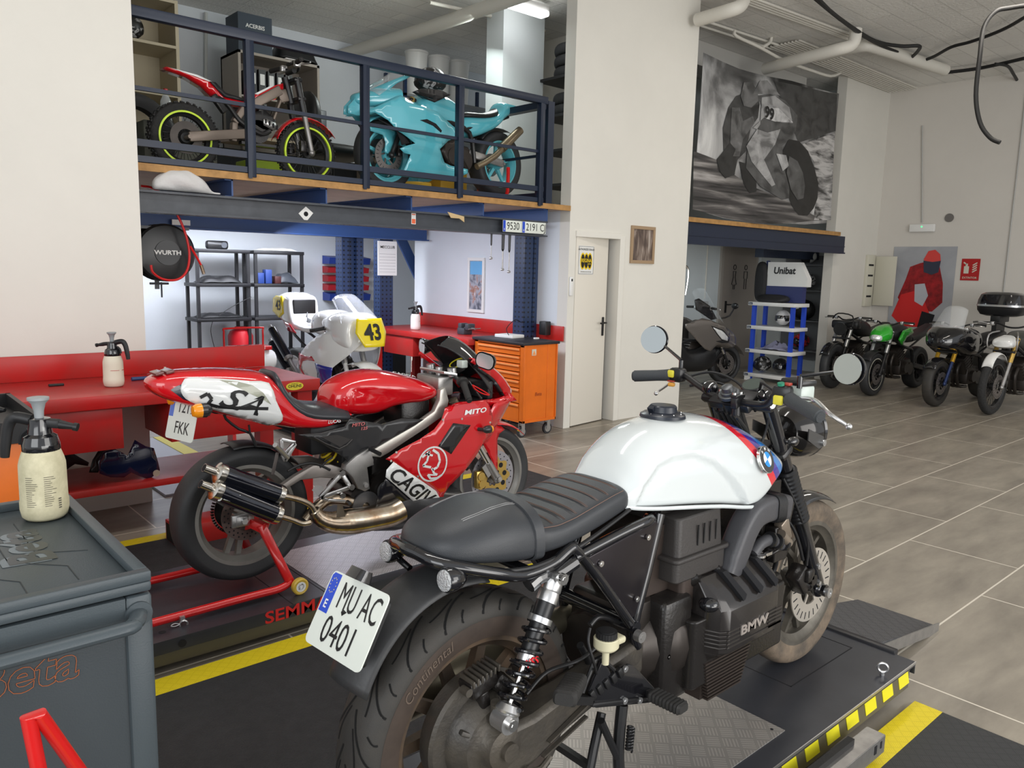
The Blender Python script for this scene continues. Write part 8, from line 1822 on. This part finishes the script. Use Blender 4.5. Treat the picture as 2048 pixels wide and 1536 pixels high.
sp_=thing('small_speaker','small black box mounted at the column foot behind the orange cabinet','speaker',(5.60,5.84,.95));G().bx(-.04,.04,-.05,.05,-.0,.14,.01).build('speaker_case',M_black,sp_)
tubething('thin_cable','thin black cable looping over the pad on the orange cabinet','cable',[(5.16,5.9,.96),(5.2,5.98,1.02),(5.35,6.02,1.10),(5.48,6.05,1.05)],.004,M_black)
tag(G().box((0,0,.007),(.05,.03,.014)).build('white_eraser',M_white,None,(5.37,5.72,.928)),'small white block on the black cabinet top','block')
hcan=thing('work_lamp','dark cylinder with clear end lying under the red bench','canister',(5.2,7.2,.30));G().cyl((0,-.15,.07),(0,.15,.07),.07).build('canister_body',M_blacks,hcan);g=G();g.sphere((-.02,.18,.07),(.05,.05,.06));g.build('clear_end',M_clearl,hcan)
dk_=thing('machine_case','black tool machine case with cream lid behind the blue columns','machine',(5.5,9.0,0));G().bx(-.35,.35,-.25,.25,0,.75,.02).build('case_body',M_black,dk_);g=G();g.sphere((-.1,0,.85),(.16,.12,.10));g.build('cream_lid',M_cream,dk_)
# ================================================================ things on the gallery
helmet((0.844,0,0.943)[:0] or (4.30,6.05,3.13),R(150),M_hchr,M_vis,'shiny black patterned helmet sitting on the turquoise bike tank')
cb1=thing('open_cabinet','tall cream open shelf cabinet at the left end of the gallery','cabinet',(1.75,7.9,2.25));g=G();g.bx(.95,.98,0,.5,0,1.75);g.bx(0,.98,.48,.5,0,1.75);g.build('cabinet_side',mat('cream_board',(.52,.46,.33),.6),cb1)
for z in (0,.45,.88,1.32,1.72):G().bx(0,.95,0,.48,z,z+.025).build('shelf_board',MATS['cream_board'],cb1)
helmet((2.35,8.1,3.60),R(200),M_hchr,M_vis,'dark patterned helmet on the cream cabinet shelf at the gallery left',1.0)
cb2=thing('open_cabinet','wide grey wood cabinet with binders behind the trial bike','cabinet',(3.75,9.0,2.25));M_gw=mat('grey_wood',(.33,.29,.25),.6)
g=G();g.bx(0,.03,0,.5,0,1.72);g.bx(.97,1.0,0,.5,0,1.72);g.bx(0,1,.47,.5,0,1.72);g.bx(0,1,0,.5,1.69,1.72);g.build('cabinet_frame',M_gw,cb2);G().bx(.03,.97,0,.47,1.22,1.24).build('shelf_board',M_gw,cb2)
for k in range(5):tag(G().bx(0,.085,0,.28,0,.32).build('ring_binder',M_black,None,(3.90+.11*k,9.05,3.49)),'black ring binder with pale spine label in the grey wood cabinet','binder','black binders in the cabinet')
for o in [o for o in bpy.data.objects if o.name.startswith('ring_binder')]:G().bx(.015,.07,-.003,0,.15,.27).build('spine_label',M_paper,o)
ab2=thing('parts_box','dark blue grey lettered parts box on top of the cabinet','box',(3.78,9.05,3.97));G().bx(0,.40,0,.35,0,.42).build('carton',mat('box_slate',(.035,.05,.07),.6),ab2);g=G();g.text('ACERBIS',.06,lambda u,v:(.2+u,-.003,.29+v),.02);g.build('maker_lettering',M_white,ab2,flat=True)
heap('duffel_bag','black crumpled bag on the right of the cabinet top','bag',(4.5,9.2,3.98),.5,.4,.32,M_black,8,11)
pcb=thing('speaker_box','black speaker box in front of the grey wood cabinet','speaker',(3.55,8.6,2.95));G().bx(0,.35,0,.3,0,.40,.01).build('speaker_case',M_black,pcb)
pcb=thing('computer_tower','black computer tower standing on the gallery desk','computer',(4.4,8.55,2.95));G().bx(0,.2,0,.4,0,.42,.01).build('computer_case',M_grey_st,pcb)
ds=thing('gallery_desk','tan and grey desk top along the gallery behind the trial bike','desk',(2.9,8.36,2.25));G().bx(0,2.4,0,.6,.67,.70).build('desk_top',M_tan,ds)
for x in (.05,2.3):G().bx(x,x+.05,.05,.55,0,.67).build('desk_leg',M_gw,ds)
g=G();g.bx(0,2.4,.55,.58,.2,.62);g.build('desk_panel',mat('desk_dark',(.02,.025,.03),.6),ds)
bt=thing('water_bottle','clear plastic bottle with red cap on the gallery behind the trial bike','bottle',(2.36,7.2,2.75));g=G();g.lathe((0,0,0),(0,0,1),[(0,.04),(.01,.045),(.2,.045),(.26,.02),(.28,.015)],20);g.build('bottle_body',mat('clear_pet',(.75,.8,.82),.1,alpha=.45,coat=.5),bt);g=G();g.cyl((0,0,.28),(0,0,.305),.018);g.build('red_cap',M_redp,bt)
gb=thing('storage_crate','grey storage crate under the clear bottle on the gallery','crate',(2.36,7.2,2.25));G().bx(-.25,.35,-.2,.2,0,.5,.01).build('crate_body',mat('crate_grey',(.16,.17,.14),.6),gb)
gb=thing('plastic_tub','lime green plastic tub behind the trial bike wheels','tub',(3.05,7.0,2.25));G().bx(-.12,.22,-.15,.15,0,.26,.01).build('tub_body',mat('tub_lime',(.35,.50,.03),.5),gb)
oc_=thing('office_chair','black padded chair between the two gallery motorcycles','chair',(3.75,6.9,2.25));loft(oc_,'seat',M_black,[(-.25,.2,.36,.44),(-.2,.24,.34,.48),(.2,.24,.34,.48),(.25,.2,.36,.44)]);loft(oc_,'backrest',M_black,[(-.30,.18,.45,.85),(-.26,.22,.42,.92),(-.20,.2,.45,.88)]);g=G();g.cyl((0,0,.06),(0,0,.36),.03);g.bar((-.25,0,.04),(.25,0,.04),.05,.04);g.bar((0,-.25,.04),(0,.25,.04),.05,.04);g.build('chair_base',M_black,oc_)
for i,(x,w_) in enumerate(((4.55,.38),(5.15,.34))):t=thing('storage_crate',('mustard yellow crate under the middle of the turquoise bike','mustard yellow crate behind the turquoise bike rear wheel')[i],'crate',(x - .13*i,6.80,2.25));G().bx(-w_/2,w_/2,-.15,.15,0,(.20,.55)[i],.01).build('crate_body',mat('mustard',(.62,.36,.03),.5),t)
for ty,lab in (((2.0,6.9),'bare black tyre leaning behind the trial bike rear wheel'),((1.75,7.35),'second black tyre standing behind the first on the gallery left')):
    t=thing('loose_tyre',lab,'tyre',(ty[0],ty[1],2.60));G().lathe_closed((0,0,0),(.0,1,0),tyre_prof(.15,.22,.33),48).build('tyre_body',M_tyre,t)
rk=thing('storage_rack','grey metal storage rack holding buckets behind the turquoise bike','rack',(5.9,8.9,2.25));M_galv=mat('galvanised',(.30,.31,.32),.45,.6)
for z in (.5,1.05,1.55):G().bx(0,1.6,0,.5,z,z+.03).build('shelf_board',M_galv,rk)
for x in (0,1.56):
    for y in (0,.46):G().bx(x,x+.04,y,y+.04,0,1.9).build('rack_post',M_navy,rk)
for i,(x,z) in enumerate(((6.22,0),(6.22,.30),(6.58,0),(6.58,.30),(6.92,0),(6.92,.30))):
    g=G();g.lathe((0,0,0),(0,0,1),[(0,.13),(.26,.15),(.265,.158),(.29,.158),(.295,.14)],24);tag(g.build('plastic_bucket',M_white,None,(x,9.1,3.832+z)),'white lidded bucket in the %s, %s of its stack' % (('left column','middle column','right column')[i // 2],('bottom','top')[i % 2]),'bucket','white buckets on the gallery rack')
heap('spare_parts','dark heap of spare parts on the low rack shelf behind the turquoise tail','parts',(6.5,9.1,3.33),1.2,.4,.2,M_black,10,21)
for z in (3.02,3.75):
    t=None
rk2=thing('tyre_rack','galvanised tyre rack seen between the square column and the pier','rack',(6.7,6.55,2.25))
for z in (.35,.75,1.15,1.58):G().bx(0,.8,0,.7,z,z+.03).build('shelf_board',M_black,rk2)
for y in (0,.66):
    for x in (0,.76):G().bx(x,x+.04,y,y+.04,0,2.2).build('rack_post',M_galv,rk2)
k=0
for z0,n_ in ((3.86,3),(3.43,2)):
    for i in range(n_):
        t=thing('stored_tyre','black tyre lying in the %s stack of the tyre rack, number %s from below' % (('upper','lower')[z0<3.5],('one','two','three')[i]),'tyre',(7.05,6.9,z0+.065+.13*i),group='tyres on the tyre rack');G().lathe_closed((0,0,0),(0,0,1),tyre_prof(.125,.2,.3),40).build('tyre_body',M_tyre,t)
tubething('wall_conduit','white conduit climbing the wall at the gallery left','conduit',[(3.766,9.95,4.562),(3.733,9.95,3.551)],.02,mat('conduit_white',(.6,.62,.6),.5),0)

cam=bpy.data.cameras.new('camera');cam.lens=27.6328;cam.sensor_width=36;cam.clip_start=.02
co=bpy.data.objects.new('camera',cam);COL.objects.link(co)
co.matrix_world=Matrix.Translation((0,0,1.620)) @ Matrix(((0.751089,0.078127,-0.655562),(-0.659759,0.125178,-0.740978),(0.024172,0.989053,0.145565))).to_4x4()
SC.camera=co
w=bpy.data.worlds.new('world');SC.world=w;w.use_nodes=True
w.node_tree.nodes['Background'].inputs[0].default_value=(.93,.96,1,1);w.node_tree.nodes['Background'].inputs[1].default_value=.95
def area(name,loc,tgt,sx,sy,e,col=(1,1,1)):
    l=bpy.data.lights.new(name,'AREA');l.shape='RECTANGLE';l.size=sx;l.size_y=sy;l.energy=e;l.color=col
    o=bpy.data.objects.new(name,l);COL.objects.link(o);o.location=loc
    o.rotation_euler=(V(tgt) - V(loc)).to_track_quat('-Z','Y').to_euler();return o
area('daylight',(-3.5,-1.2,2.6),(3,4,1),4,3,150,(.95,.98,1))
area('daylight_front',(4.5,-4,2.6),(5,4,1.2),5,3,190,(1,.97,.93))
area('ceiling_fill',(3,-4.5,.3),(6,3,4.6),7,3,330,(1,.98,.95))  # unseen fill lamp added low down, aimed up to brighten the ceiling
area('hall_tubes',(2.0,2.6,4.5),(2.0,2.6,0),3,.3,50,(1,.98,.95))
area('hall_tubes_far',(8.5,3.0,4.5),(8.5,3.0,0),3,.3,48,(1,.93,.84))
area('under_gallery',(3.7,8.75,2.05),(3.9,9.3,0),2.4,.3,75,(.86,.90,1))
area('under_gallery_right',(3.8,6.9,1.95),(4.6,7.0,0),1.6,.3,50,(.84,.87,1))
area('gallery_light',(5.6,6.8,4.3),(4.4,7.3,2.3),1.4,.3,40,(.92,1,.96))
area('bay_light',(8.6,7.2,1.95),(8.9,7.6,0),.8,.3,14,(.85,.95,1))
SC.view_settings.view_transform='Standard';SC.view_settings.look='None';SC.view_settings.exposure=-.1
SC.cycles.use_denoising=True
SC.cycles.max_bounces=8
SC.cycles.transparent_max_bounces=16
